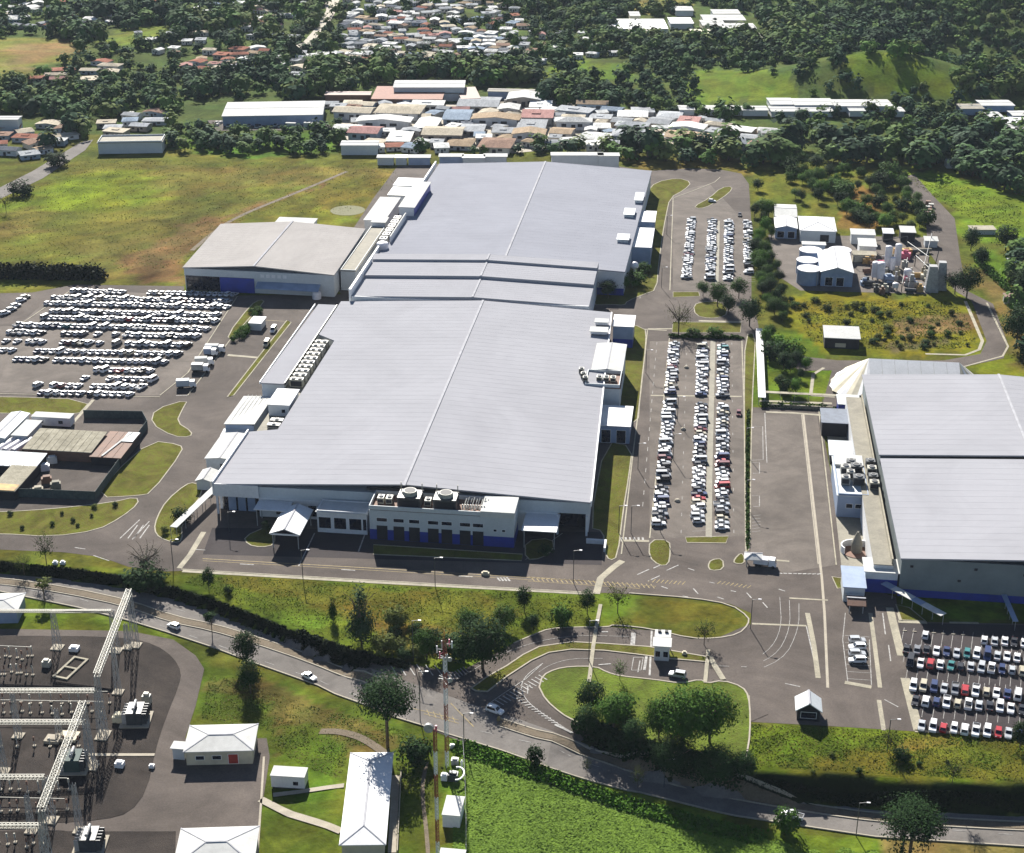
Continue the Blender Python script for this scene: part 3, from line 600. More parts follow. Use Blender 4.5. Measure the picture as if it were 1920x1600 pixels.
def bldg(name, label, cat, x0, x1, y0, y1, h, roof='flat', rh=1.2, ax='x', z0=0., wm=M_wallw, rm=M_roofw, over=.4, seams=0, par=0., rz=0., wins=(), group=None, band=None, legs=False):
    cx, cy, Lx, Ly = (x0+x1)/2, (y0+y1)/2, abs(x1-x0), abs(y1-y0); a, b = Lx/2, Ly/2
    t = thing(name, label, cat, (cx, cy, z0), rz, group)
    if legs:
        for sx in (-1, 1):
            for sy in (-1, 1):
                m = MB(); m.box(sx*(a-.3)-.12, sx*(a-.3)+.12, sy*(b-.3)-.12, sy*(b-.3)+.12, 0, h); obj('post', m, M_steel, t)
    else:
        m = MB(); zb = band[0] if band else 0
        m.box(-a, a, -b, b, zb, h)
        if roof == 'gable':
            if ax == 'y':
                for s_ in (-1, 1): m.prism([(-a,s_*b-.1),(a,s_*b-.1),(a,s_*b+.1),(-a,s_*b+.1)], h, lambda x, y: h+.01, 0); m.hexa([(-a,s_*(b-.12),h),(a,s_*(b-.12),h),(0,s_*(b-.12),h+rh*.97)], [(-a,s_*b,h),(a,s_*b,h),(0,s_*b,h+rh*.97)])
            else:
                for s_ in (-1, 1): m.hexa([(s_*(a-.12),-b,h),(s_*(a-.12),b,h),(s_*(a-.12),0,h+rh*.97)], [(s_*a,-b,h),(s_*a,b,h),(s_*a,0,h+rh*.97)])
        obj('wall', m, wm, t)
        if band: m = MB(); m.box(-a-.02, a+.02, -b-.02, b+.02, 0, band[0]); obj('wall_band', m, band[1], t)
    m = MB(); o = over
    if roof == 'gable': roof_gable(m, -a-o, a+o, -b-o, b+o, h+.05, rh, ax)
    elif roof == 'hip':
        if Lx >= Ly: r0, r1 = (-a+b, 0, h+rh), (a-b, 0, h+rh)
        else: r0, r1 = (0, -b+a, h+rh), (0, b-a, h+rh)
        e = [(-a-o,-b-o,h),(a+o,-b-o,h),(a+o,b+o,h),(-a-o,b+o,h)]
        m.hexa([(p[0],p[1],h-.2) for p in e], e)
        if Lx >= Ly: m.add(e+[r0, r1], [(0,1,5,4),(1,2,5),(2,3,4,5),(3,0,4)])
        else: m.add(e+[r0, r1], [(0,1,4),(1,2,5,4),(2,3,5),(3,0,4,5)])
    elif roof == 'mono': m.prism([(-a-o,-b-o),(a+o,-b-o),(a+o,b+o),(-a-o,b+o)], lambda x, y: h+.02+rh*(y+b)/(2*b) if ax == 'x' else h+.02+rh*(x+a)/(2*a), lambda x, y: h+.25+rh*(y+b)/(2*b) if ax == 'x' else h+.25+rh*(x+a)/(2*a))
    else: m.box(-a-o, a+o, -b-o, b+o, h, h+.22)
    r = obj('roof', m, rm, t)
    if roof in ('gable', 'hip'):
        m = MB(); hh = h+rh+.08
        if roof == 'gable': p, q = ((0,-b-o,hh),(0,b+o,hh)) if ax == 'y' else ((-a-o,0,hh),(a+o,0,hh))
        else: p, q = (r0[0],r0[1],hh-.05), (r1[0],r1[1],hh-.05)
        m.bar(p, q, .5, .12)
        if roof == 'hip':
            for e_, rr in zip(e, (r0, r0 if Lx < Ly else r1, r1, r1 if Lx < Ly else r0)): m.bar((e_[0],e_[1],e_[2]+.03), (rr[0],rr[1],rr[2]+.03), .3, .08)
        obj('roof_ridge', m, M_roofl, r)
    if par:
        m = MB(); k = .25; zt = h+.22
        for q in ((-a,a,-b,-b+k),(-a,a,b-k,b),(-a,-a+k,-b+k,b-k),(a-k,a,-b+k,b-k)): m.box(*q, zt, zt+par)
        obj('parapet', m, wm, t)
    if seams:
        m = MB(); n = int((Lx if ax == 'x' or roof == 'flat' else Ly)/seams)
        for i in range(1, n):
            if ax == 'x' or roof in ('flat', 'mono'):
                x = -a+i*Lx/n
                if roof == 'gable': m.bar((x,-b-o,h+.1),(x,0,h+rh+.1),.1,.1); m.bar((x,0,h+rh+.1),(x,b+o,h+.1),.1,.1)
                elif roof == 'mono': m.bar((x,-b-o,h+.3),(x,b+o,h+.3+rh),.1,.1)
                else: m.box(x-.06, x+.06, -b, b, h+.22, h+.3)
            else:
                y = -b+i*Ly/n
                if roof == 'gable': m.bar((-a-o,y,h+.1),(0,y,h+rh+.1),.1,.1); m.bar((0,y,h+rh+.1),(a+o,y,h+.1),.1,.1)
        tag(obj('roof_seam', m, rm, r), kind='stuff')
    for w in wins: window(w[0], Lx, Ly, *w[1:5], parent=t, m=w[5] if len(w) > 5 else None, frame=not (len(w) > 6 and w[6] == 0), name=w[7] if len(w) > 7 else 'window')
    return t
def big_roof(parent, poly, xr, ze, rise, half, rm, seam=2.4, th=.45, base=None):
    """low gable over an outline: ridge along y at x = xr; standing seams run from ridge to eave"""
    zf = lambda x, y: ze+rise*(1-abs(x-xr)/half)
    m = MB()
    for s_ in (-1, 1):
        p = clip(poly, s_, 0, s_*xr)
        if len(p) > 2: m.prism(p, lambda x, y: zf(x, y)-th, zf)
    r = obj('roof', m, rm, parent)
    ys = [q[1] for q in poly]; y = min(ys)+seam; m = MB()
    while y < max(ys)-.5:
        xs = []
        for i in range(len(poly)):
            (ax_, ay), (bx, by) = poly[i], poly[(i+1) % len(poly)]
            if (ay > y) != (by > y): xs.append(ax_+(bx-ax_)*(y-ay)/(by-ay))
        xs.sort()
        for a, b in zip(xs[::2], xs[1::2]):
            for s_, e in ((a, min(xr, b)), (max(xr, a), b)):
                if e > s_: m.bar((s_, y, zf(s_, y)+.006), (e, y, zf(e, y)+.006), .08, .02)
        y += seam
    tag(obj('roof_seam', m, rm, r), kind='stuff')
    y0 = min(ys); y1 = max(ys)
    m = MB(); m.bar((xr, y0, ze+rise+.14), (xr, y1, ze+rise+.14), .8, .2); obj('roof_ridge', m, M_roofl, r)
    return r
def prism_part(name, parent, poly, z0, z1, m): b = MB(); b.prism(poly, z0, z1); return obj(name, b, m, parent)
def box_part(name, parent, x0, x1, y0, y1, z0, z1, m): b = MB(); b.box(x0, x1, y0, y1, z0, z1); return obj(name, b, m, parent)
# --- the main hall
A = thing('factory_hall', 'largest grey-roofed factory hall with a pale ridge line and air units in a roof notch', 'factory hall')
FA = [(-143,408.5),(-29.3,410.3),(-31.5,474),(-34.5,571),(-141,571),(-141,534.5),(-133.6,528),(-133.6,448.5),(-142.5,446.5)]
zA = lambda x, y: 10.4+3.0*(1-abs(x+84.5)/58)
low = [(-142.6,412.5),(-129,412.5),(-129,409),(-39,410.3),(-39,415),(-30.8,415),(-30.8,411.5),(-29.9,411.5),(-34.8,570.6),(-140.6,570.6),(-140.6,534.9),(-133.2,528.4),(-133.2,448.9),(-142.2,446.5)]
prism_part('wall', A, low, 0, 6.4, M_wallw)
up_ = [(-142.7,408.9),(-29.6,410.7),(-34.7,570.7),(-140.7,570.7),(-140.7,534.8),(-133.3,528.3),(-133.3,448.8),(-142.3,446.6)]
prism_part('upper_wall', A, up_, 6.4, lambda x, y: zA(x, y)-.5, M_wallg)
big_roof(A, FA, -84.5, 10.4, 3.0, 58, M_roof, 3.6)
box_part('loading_recess', A, -141.5, -129.3, 412.0, 412.45, 0, 6.3, M_glass); box_part('loading_recess', A, -38.8, -31, 414.5, 414.95, 0, 6.3, M_glass)
for x in (-142.5, -129.2, -39.2, -30.6): box_part('pillar', A, x, x+.6, 408.95, 409.6, 0, 6.4, M_wallw)
for x in (-138.5,-135.5,-132.5): box_part('loading_door', A, x-1.2, x+1.2, 411.9, 412.0, 0, 4.5, M_blueg)
prism_part('west_roof', A, [(-150.6,488),(-142.1,488),(-141.7,568.5),(-149.6,568.5)], 9.3, 9.8, M_roof)
prism_part('west_wall', A, [(-150.2,488.5),(-142.3,488.5),(-141.9,568),(-149.3,568)], 0, 9.3, M_wallg)
box_part('gutter', A, -142.05, -141.75, 488, 568, 9.2, 10.2, M_darkm); box_part('roof_edge', A, -150.9, -150.6, 488, 568, 9.3, 10.1, M_white)
box_part('notch_deck', A, -142.2, -133.7, 449, 534, 0, 7.6, M_rooftan)
prism_part('parapet', A, [(-143.3,408.6),(-142.9,408.6),(-142.7,446.6),(-143.1,446.6)], 6.5, 11.2, M_white)
prism_part('parapet', A, [(-29.4,410.4),(-29.0,410.4),(-34.2,571),(-34.6,571)], 9.2, 11.0, M_white)
box_part('front_fascia', A, -142.7, -129, 408.4, 408.8, 6.4, 10.5, M_wallw); box_part('vent_strip', A, -96, -72, 409.2, 409.5, 11.0, 12.0, M_dark)
for u, (x, w) in enumerate(((-124,3),(-119,3),(-114,2.4))): box_part('window', A, x, x+w, 408.75, 408.95, 1.2, 4.6, M_glass)
# facing blocks along the front of the main hall
bldg('front_block', 'low white-roofed block with three wide dark windows under the main hall', 'building', -109.5, -94.5, 401.5, 408.6, 6.8, 'flat', wm=M_wallw, rm=M_roofw, par=.3, wins=[('S',-5.2,1.5,3.6,3.6),('S',-.6,1.5,3.6,3.6),('S',4,1.5,3.6,3.6),('S',6.8,1.5,1,3.6)])
fb = bldg('plant_block', 'grey front block with blue base, seven dark slots and cooling towers on top', 'building', -93.2, -50.6, 399.2, 409.2, 9.6, 'flat', wm=M_wallg, rm=M_rust, over=-.2, par=1.3, band=(3.4, M_wallb),
     wins=[('S',x,6.1,3.0,1.1) for x in (-17.6,-12.6,-8.0,-2.4,1.6,7.0,10.8)]+[('S',x,5.0,.9,.7) for x in (15.8,18.3)]+[('S',x,.1,3.2,4.6,M_dark,0,'doorway') for x in (-17.6,-12.6,-8.0,-2.4,1.6,7.0,10.8)])
box_part('roof_cap', fb, 11.5, 21.5, -5.1, 5.1, 9.6, 11.4, M_roofw)
def roof_unit(x, y, z, sx, sy, sz, label, group=None, fans=2, m_=None):
    t = thing('air_unit', label, 'rooftop air unit', (x, y, z), group=group)
    box_part('casing', t, -sx/2, sx/2, -sy/2, sy/2, .25, sz, m_ or M_hvac)
    box_part('grille', t, -sx*.42, sx*.42, -sy/2-.04, -sy/2, .5, sz*.8, M_dark)
    for k in range(fans):
        m = MB(); u = (k+.5)/fans*sx-sx/2; r_ = min(sx/fans, sy)*.34; m.cyl(u, 0, sz, sz+.35, r_, n=12); m.cyl(u, 0, sz+.35, sz+.37, r_*.8, n=12, m=1); obj('fan', m, [M_steel, M_dark], t)
    box_part('skid', t, -sx*.48, sx*.48, -sy*.45, sy*.45, 0, .25, M_darkm); return t
def cooling_tower(x, y, z, label, s=1.):
    t = thing('cooling_tower', label, 'cooling tower', (x, y, z))
    box_part('casing', t, -2.6*s, 2.6*s, -2.2*s, 2.2*s, 0, 2.6*s, M_darkm)
    box_part('louvre_panel', t, -2.3*s, 2.3*s, -2.26*s, -2.2*s, .3, 2.1*s, M_dark)
    m = MB(); m.cyl(0, 0, 2.6*s, 3.5*s, 1.7*s, 1.5*s, 18); r = obj('fan_stack', m, M_steell, t)
    m = MB(); m.cyl(0, 0, 3.35*s, 3.53*s, 1.3*s, n=18); obj('fan', m, M_dark, r)
    
    for a in (-1, 1): m = MB(); m.bar((2.4*a*s, 2*s, 0), (2.4*a*s, 2*s, 4.4*s), .25); obj('ladder_frame', m, M_steell, t)
    return t
cooling_tower(-81.8, 403.9, 9.9, 'cooling tower on the front block roof nearer the three wide windows', 1.3)
cooling_tower(-71.2, 403.9, 9.9, 'cooling tower on the front block roof nearer the white roof cap', 1.3)
for k, x in enumerate((-90.5, -88, -76.5)): roof_unit(x, 404, 9.9, 1.9, 2.6, 2.0, f'pale unit on the red roof deck of the front block, {["nearest its corner", "second from its corner", "between the cooling towers"][k]}', 'units on the red roof deck', 1, M_steell)
pp = MB()
for k in range(9): x = -66+k*.8; pp.rod((x,401+k%3,9.9),(x+.6,406.5,11.5+k%2*.5),.16); pp.rod((x,402,10.3),(x,402,11.8),.2)
tag(obj('pipework', pp, M_hvac), 'tangle of pale pipes on the red roof deck beside the cooling towers', 'pipework')
for k in range(10):
    roof_unit(-138.4+.15*(k % 2), 491.5+k*4.0, 7.6, 4.6, 2.3, 3.0, f'{ORD(k+1)} air unit in the main roof notch, from the plant house', 'air units in the roof notch', 2, M_hvac if k % 3 else M_steell)
    m = MB(); m.rod((-141.4, 492+k*4, 7.6), (-141.4, 492+k*4, 10.6), .25); m.rod((-141.4, 492+k*4, 10.4), (-139, 492+k*4, 10.4), .22); tag(obj('duct_riser', m, M_steell), f'pale duct riser beside the {ORD(k+1)} air unit of the roof notch', 'duct', 'duct risers in the roof notch')
bldg('plant_house', 'grey boxy plant house at the near end of the row of notch air units', 'plant room', -141.6, -134.6, 466, 479, 4.0, 'flat', z0=7.6, wm=M_wallw, rm=M_wallw, wins=[('S',1.6,1.2,1.2,1.2)])
for k, y in enumerate((456.5, 460.3)): roof_unit(-137.2, y, 7.6, 4.2, 2.0, 1.4, ['low pale unit on the tan deck, nearer one of two','low pale unit on the tan deck beside the plant house'][k], 'low units on the tan deck', 1)
bldg('west_store', 'white-roofed side building with a blue end wall beside the west road', 'building', -155.4, -145.6, 461.5, 484.5, 5.6, 'mono', .5, 'y', wm=M_blueg, rm=M_roofw, seams=3)
bldg('lean_to', 'pale blue lean-to roof at the end of the white side building', 'lean-to', -155.6, -146, 457.2, 461.2, 3.2, 'mono', .5, wm=M_blueg, rm=M_wallg)
bldg('west_office', 'white-roofed side building with a grey end wall and one dark opening', 'building', -154.3, -145, 436.5, 455.5, 5.0, 'gable', .5, 'y', wm=M_wallg, rm=M_roofw, wins=[('S',1,.2,2.2,3,M_dark,0,'doorway')])
bldg('small_shed', 'small pale gabled shed by the near corner of the main hall', 'shed', -153.6, -149.2, 424, 431.5, 3.2, 'gable', .9, 'y', wm=M_wallg, rm=M_roofw)
t = thing('covered_walkway', 'narrow white covered walkway beside the near west corner of the main hall', 'walkway')
for k in range(5):
    p = [(-146.2-.9*k, 420-5.4*k), (-147.1-.9*k, 414.6-5.4*k)]; m = MB(); m.bar((*p[0], 3.3), (*p[1], 3.3), 2.3, .18); obj('roof_panel', m, M_roofw, t)
    for s_ in (-1, 1): m = MB(); m.rod((p[1][0]+s_*.9, p[1][1], 0), (p[1][0]+s_*.9, p[1][1], 3.2), .09); obj('post', m, M_steel, t)
t = bldg('entrance_canopy', 'free-standing grey gabled canopy in front of the main hall', 'canopy', -120.3, -112.2, 390.2, 405.5, 5.0, 'gable', 1.7, 'y', rm=M_wallw, legs=True, over=.5)
box_part('roof_end', t, -4.2, 4.2, -8.1, -7.9, 4.6, 5.1, M_white)
bldg('dock_canopy', 'flat grey canopy between the dark loading recess and the gabled canopy', 'canopy', -128.6, -119, 402.8, 408.3, 5.6, 'flat', rm=M_wallw, legs=True)
bldg('dock_canopy', 'flat canopy over the dark loading bay at the east end of the front', 'canopy', -48, -38.6, 399.5, 410, 5.8, 'flat', rm=M_wallw, legs=True)
m = MB(); m.box(-30, -24, 404.5, 405.2, 0, 1.4); m.box(-24.6, -24, 400, 404.5, 0, 1.4); tag(obj('low_wall', m, M_wallw), 'low white wall at the east front corner of the main hall', 'wall')
# east side of the main hall
bldg('east_wing', 'pale-roofed square wing with a blue base at the far end of the east side', 'building', -33.2, -25.6, 562, 574, 8.6, 'flat', wm=M_blueg, rm=M_wallw, band=(3.5, M_wallb))
bldg('roof_hatch', 'small flat white box on the main roof beside the square wing, farther one', 'roof box', -39.5, -35, 555, 558.5, 1.0, 'flat', z0=11.5, rm=M_roofw, group='two flat boxes on the main roof')
bldg('roof_hatch', 'small flat white box on the main roof beside the square wing, nearer one', 'roof box', -40.5, -34.5, 545, 549.5, 1.0, 'flat', z0=11.5, rm=M_roofw, group='two flat boxes on the main roof')
bldg('east_wing', 'white double-roofed wing in the middle of the east side', 'building', -37, -26.8, 511, 536, 11.4, 'gable', .5, 'y', wm=M_wallg, rm=M_roofw)
t = bldg('equipment_deck', 'parapeted deck holding brown machinery beside the white double roof', 'plant deck', -38.5, -26.6, 497.5, 510.4, 10.2, 'flat', wm=M_wallg, rm=M_rust, par=1.2)
for k, x in enumerate((-34, -31.6, -29.2)): roof_unit(x, 503.5, 10.4, 1.9, 2.4, 1.7, f'pale machine on the parapeted deck, {ORD(k+1)} from the roof', 'machines on the parapeted deck', 1, M_steell)
for k, (x, y) in enumerate(((-39.6,504),(-38.6,500.5),(-40.6,508))): roof_unit(x, y, 11.3, 1.8, 1.8, 1.6, f'small cream unit at the main roof edge, {ORD(k+1)} of three', 'cream units at the roof edge', 1, M_steell)
bldg('east_canopy', 'broad pale blue canopy reaching over the lawn on the east side', 'canopy', -32.2, -21.6, 475, 491.5, 6.2, 'flat', rm=M_wallw, wm=M_blueg, over=.3, wins=[('S',-2.5,.2,3,4.5),('S',2.5,.2,3,4.5)])
# --- stepped middle hall and rear hall
B = thing('stepped_hall', 'middle hall with three stepped grey roofs between the two big halls', 'factory hall')
prism_part('wall', B, [(-136.7,573.4),(-43.8,573.4),(-43.8,620),(-138.4,620)], 0, 11.6, M_wallw)
for k, (y0, y1, z) in enumerate(((573.2,595.5,12.1),(595.5,613.5,13.2),(613.5,621,14.1))):
    zf = lambda x, y, z=z: z+1.7*(1-abs(x+89)/48)
    m = MB()
    for s_ in (-1, 1): m.prism(clip([(-137.2,y0),(-43.4,y0),(-43.4,y1),(-138,y1)], s_, 0, s_*-89), lambda x, y: 11.7, zf)
    r = obj('roof', m, M_roof, B)
    mm_ = MB(); mm_.bar((-89,y0,z+1.85),(-89,y1,z+1.85),.7,.2); obj('roof_ridge', mm_, M_roofl, r)
    mm_ = MB(); y = y0+2.4
    while y < y1: mm_.bar((-137,y,zf(-137,y)+.006),(-89,y,z+1.706),.08,.02); mm_.bar((-89,y,z+1.706),(-43.6,y,zf(-43.6,y)+.006),.08,.02); y += 2.4
    tag(obj('roof_seam', mm_, M_roof, r), kind='stuff')
prism_part('front_fascia', B, [(-137,572.7),(-43.5,572.7),(-43.5,573.15),(-137,573.15)], 9.8, lambda x, y: 12.2+1.7*(1-abs(x+89)/48), M_wallw)
for y0, y1 in ((573,595),(596,613)): box_part('parapet', B, -138.2, -137.3, y0, y1, 9, 15, M_white)
Cb = thing('factory_hall', 'rear factory hall with the farthest of the big grey roofs', 'factory hall')
FC = [(-139,621),(-32.4,621),(-28.8,782),(-138,782)]
prism_part('wall', Cb, [(-138.6,621.4),(-32.8,621.4),(-29.2,781.5),(-137.6,781.5)], 0, 9.7, M_wallw)
big_roof(Cb, FC, -83, 10.2, 3.0, 56, M_roofb, 3.9)
prism_part('upper_wall', Cb, [(-84,621.2),(-32.6,621.2),(-32.6,621.5),(-84,621.5)], 9.6, lambda x, y: 10+2.6*(1-abs(x+83)/56), M_wallw)
box_part('wall_band', Cb, -46, -32.7, 621.1, 621.4, 0, 3, M_wallb)
box_part('parapet', Cb, -139.8, -139.2, 735, 781, 8, 11.8, M_white); box_part('parapet', Cb, -140, -139.3, 622, 655, 8, 12.2, M_white)
for (n_, l_, a) in (('side_block','grey-roofed side block on the east wall of the rear hall, farther of two',(-33.2,-23.8,700,717,8.2)), ('side_block','grey-roofed side block on the east wall of the rear hall, nearer of two',(-33.4,-23.6,662,690,8.2))):
    bldg(n_, l_, 'building', *a[:4], a[4], 'flat', wm=M_blueg, rm=M_wallw, group='side blocks of the rear hall')
for l_, a in (('sunken grey roof box beside the farther east block',(-37.6,-33.3,698,708)),('sunken grey roof box beside the nearer east block',(-38.2,-33.5,660,668)),('dark roof slot at the far east edge of the rear hall',(-34,-30.6,722,735))):
    bldg('roof_box', l_, 'roof box', *a, 1.3, 'flat', z0=10.6, wm=M_wallg, rm=M_wallg)
t = thing('water_tank', 'white ball-shaped tank by the near east corner of the rear hall', 'tank', (-29.5, 643, 0)); m = MB(); m.cyl(0,0,0,6,.5); m.dome(0,0,6,1.8,1.8,14,4); m.dome(0,0,6,1.8,-1.5,14,4); obj('tank', m, M_tank, t)
pb = bldg('penthouse', 'pale roof box with a bright blue east wall on the rear hall', 'penthouse', -140.5, -133.5, 688, 731, 5.0, 'flat', z0=9.5, wm=M_wallb, rm=M_roofw)
box_part('end_wall', pb, -3.4, 3.4, -21.7, -21.5, 1, 4.8, M_wallw)
for k in range(6): roof_unit(-139.6, 648+k*6.2, 9.8, 3.2, 4.4, 2.8, f'{ORD(k+1)} dark roof unit west of the rear hall, counted away from the stepped hall', 'dark units beside the rear hall', 2, M_darkm if k % 2 else M_hvac)
bldg('deck_screen', 'pale screen wall along the dark units west of the rear hall', 'wall', -137, -136.4, 648, 684, 3.2, 'flat', z0=9.8, rm=M_roofw, over=0)
bldg('side_store', 'white-roofed store west of the rear hall', 'building', -158, -148.5, 692, 730, 6.5, 'flat', wm=M_wallw, rm=M_roofw)
bldg('side_store', 'small tan-roofed store north of the white-roofed store', 'building', -156, -146, 738, 752, 5.5, 'flat', wm=M_wallg, rm=M_hvac)
bldg('side_store', 'greenish roof at the far west corner of the rear hall', 'building', -157, -144, 757, 771, 5, 'flat', wm=M_wallg, rm=M_wallw)
for k in range(7): roof_unit(-152.5+(k % 2)*5, 655+k*5.2, 0 if k > 3 else .0, 3.2, 3.0, 3.4+k % 3, f'machine beside the tan link roof, {ORD(k+1)} from the near end', 'yard machines west of the rear hall', 1, [M_hvac, M_steell, M_darkm][k % 3])
lk = bldg('link_building', 'narrow tan-roofed link between the west hall and the rear hall', 'building', -151, -144.6, 613, 675, 8.6, 'flat', wm=M_wallg, rm=M_rooftan, par=.3)
bldg('roof_hut', 'white hut at the far end of the tan link roof', 'plant room', -151, -144.8, 676, 684, 10.5, 'flat', wm=M_wallw, rm=M_roofw)
t = thing('roof_tank', 'round cream vessel at the near end of the dark roof units', 'tank', (-138.5, 640, 10)); m = MB(); m.cyl(0,0,0,2.4,2.6,n=16); m.dome(0,0,2.4,2.6,1,16); obj('tank', m, M_tank, t)
# --- west hall
D = thing('west_hall', 'beige-roofed hall with a dark glazed front beside the big meadow', 'hall')
FD = [(-216.5,604.5),(-151.4,603.4),(-152,668),(-219,667)]
prism_part('wall', D, [(-216,605.2),(-151.8,604.2),(-152.3,667.4),(-218.4,666.4)], 0, 9.6, M_wallg)
big_roof(D, FD, -185.5, 9.9, 2.3, 34, M_rooft, 2.6)
prism_part('upper_wall', D, [(-216,604.7),(-151.8,603.7),(-151.8,604.1),(-216,605.1)], 6.6, lambda x, y: 9.5+2.2*(1-abs(x+185.5)/34), M_wallg)
prism_part('glazed_front', D, [(-215.5,604.9),(-201,604.7),(-201,605.1),(-215.5,605.3)], .2, 6.5, M_glass)
prism_part('wall_band', D, [(-200.8,604.6),(-186,604.3),(-186,605),(-200.8,605)], 0, 6.4, M_wallb)
prism_part('awning', D, [(-184.5,600),(-157.5,599.6),(-157.5,604.2),(-184.5,604.3)], lambda x, y: 3.6+(y-600)*.35, lambda x, y: 3.8+(y-600)*.35, M_blueg)
for k in range(10): prism_part('window', D, [(-183+k*2.4,604.0),(-181.4+k*2.4,604.0),(-181.4+k*2.4,604.35),(-183+k*2.4,604.35)], 7.2, 8.6, M_wallw)
bldg('rear_store', 'white flat roof behind the beige-roofed west hall', 'building', -197, -179.5, 676, 688, 7.4, 'flat', wm=M_wallw, rm=M_roofw)
t = thing('storage_tank', 'white round tank between the west hall and the main hall', 'tank', (G(594,560)[0], G(594,560)[1], 0)); m = MB(); m.cyl(0,0,0,2.4,1.9,n=16); m.dome(0,0,2.4,1.9,.9,16); obj('tank', m, M_tank, t)
m = MB(); m.cyl(0,0,0,3,.9,n=12); tag(obj('small_tank', m, M_tank, loc=(-207,672,0)), 'small white vessel behind the far edge of the beige roof', 'tank')
# --- right-hand warehouse
Rb = thing('warehouse', 'large grey-roofed warehouse beside the truck yard, cut by a dark roof joint', 'warehouse')
zR = lambda x, y: 12+2.6*(1-abs(x-102)/46)
prism_part('wall', Rb, [(57.6,385.6),(147,385.6),(146,515),(56.9,515)], 2.2, 11.6, mat('slate_wall', (.17,.20,.20), (.13,.155,.16), rough=.7, scale=.15))
prism_part('wall_band', Rb, [(57.5,385.5),(147.1,385.5),(147.1,386.5),(57.5,386.5)], 0, 2.2, M_wallb)
big_roof(Rb, [(57.2,385),(147.5,385),(147.2,448.6),(56.9,448.6)], 102, 12, 2.4, 45, M_roof, 3.8)
big_roof(Rb, [(56.7,450.2),(147.2,450.2),(147,515.5),(56.2,515.5)], 102, 12.5, 2.4, 45, M_roof, 3.8)
prism_part('upper_wall', Rb, [(57.6,385.4),(146.8,385.4),(146.8,386),(57.6,386)], 11.5, lambda x, y: 11.8+2.3*(1-abs(x-102)/45), mat('slate_wall', (.17,.20,.20)))
prism_part('roof_joint', Rb, [(57,448.7),(147,448.7),(147,450.1),(57,450.1)], 10, 11.2, M_darkm)
for x, z in ((60,9.2),(77,9.4),(90,8.6),(73,5.6)): box_part('vent', Rb, x, x+.8, 385.3, 385.55, z, z+.6, M_dark)
t = bldg('west_deck', 'long narrow tan roof deck along the warehouse west side', 'building', 50.6, 56, 388.5, 506, 7.6, 'flat', wm=M_wallw, rm=M_rooftan, over=0)
box_part('parapet', t, 2.2, 2.6, -58, 58, 7.8, 9.4, M_concl)
bldg('yard_shed', 'blue-grey roofed shed at the far end of the truck yard', 'shed', 42, 50.4, 489.5, 499, 5, 'mono', .8, wm=M_dark, rm=mat('slate_roof', (.13,.16,.21), (.09,.11,.15), rough=.7))
bldg('yard_shed', 'dark grey sloping shed next in line on the truck yard edge', 'shed', 43.6, 50.4, 468, 476.5, 3.2, 'mono', 1, wm=M_dark, rm=M_wallg)
t = bldg('plant_building', 'blue-grey plant building with machinery on its roof beside the truck yard', 'building', 43.5, 52.5, 431, 458, 7.2, 'flat', wm=M_blueg, rm=M_wallg, wins=[('S',-.9,3.2,1.8,1.3),('S',1.8,3.2,1.8,1.3)], par=.5)
box_part('roof_cap', t, -4.4, 4.4, 6, 13.4, 7.4, 8.3, M_roofw)
for k, (x, y, s_) in enumerate(((46.5,446,3),(49.8,447,3.4),(46,438.5,2.6),(50,439,3.4),(47.8,442.5,2.4),(48.5,450,2.8))): roof_unit(x, y, 7.6, s_, s_*.9, 2.6, f'dark machine on the plant building roof, {ORD(k+1)} of six', 'machines on the plant building', 1, M_darkm if k % 2 else M_hvac)
for k, y in enumerate((436,440.5,446,451)): roof_unit(54.4, y, 7.8, 2.8, 2.6, 2.4, f'{ORD(k+1)} pale machine on the tan deck beside the plant building', 'machines on the tan deck', 1, M_darkm if k % 2 else M_steell)
t = thing('hopper', 'tan cone-topped hopper inside a curved white wall beside the truck yard', 'hopper', (48, 409.5, 0))
m = MB(); m.cyl(0,0,0,3,1.6,n=14); m.cyl(0,0,3,6.5,1.6,.3,14); obj('cone', m, M_rooftan, t)
m = MB()
for k in range(11): a0, a1 = R(40+k*16), R(56+k*16); m.bar((4.4*math.cos(a0),3.6*math.sin(a0),1.1),(4.4*math.cos(a1),3.6*math.sin(a1),1.1),.35,2.2)
obj('curved_wall', m, M_white, t); m = MB(); m.cyl(0,0,.05,.2,4.2,n=20); obj('pit_floor', m, M_rust, t)
bldg('gate_office', 'small blue-roofed office at the south end of the tan deck', 'building', 42.4, 48, 380.5, 390.5, 4.6, 'mono', .6, wm=M_wallg, rm=M_blueg)
bldg('lobby', 'white stepped lobby block with a blue base at the warehouse front corner', 'building', 48.4, 57.2, 386.6, 394, 6.4, 'flat', wm=M_wallw, rm=M_roofw, band=(4.2, M_wallb))
t = thing('covered_walkway', 'white covered walkway slanting from the lobby to the car park', 'walkway')
for k in range(6):
    a, b = Vector((53.5,386,0)), Vector((68,371.5,0)); p, q = a+(b-a)*k/6, a+(b-a)*(k+.97)/6; m = MB(); m.bar((p.x,p.y,3.6-.08*k),(q.x,q.y,3.52-.08*k),2.4,.16); obj('roof_panel', m, [M_blueg, M_roofw, M_roofw, M_blueg, M_roofw, M_roofw][k], t)
    m = MB(); m.rod((q.x,q.y,0),(q.x,q.y,3.4-.08*k),.09); obj('post', m, M_steel, t)
t = thing('covered_walkway', 'dark narrow covered walkway below the slate warehouse wall', 'walkway')
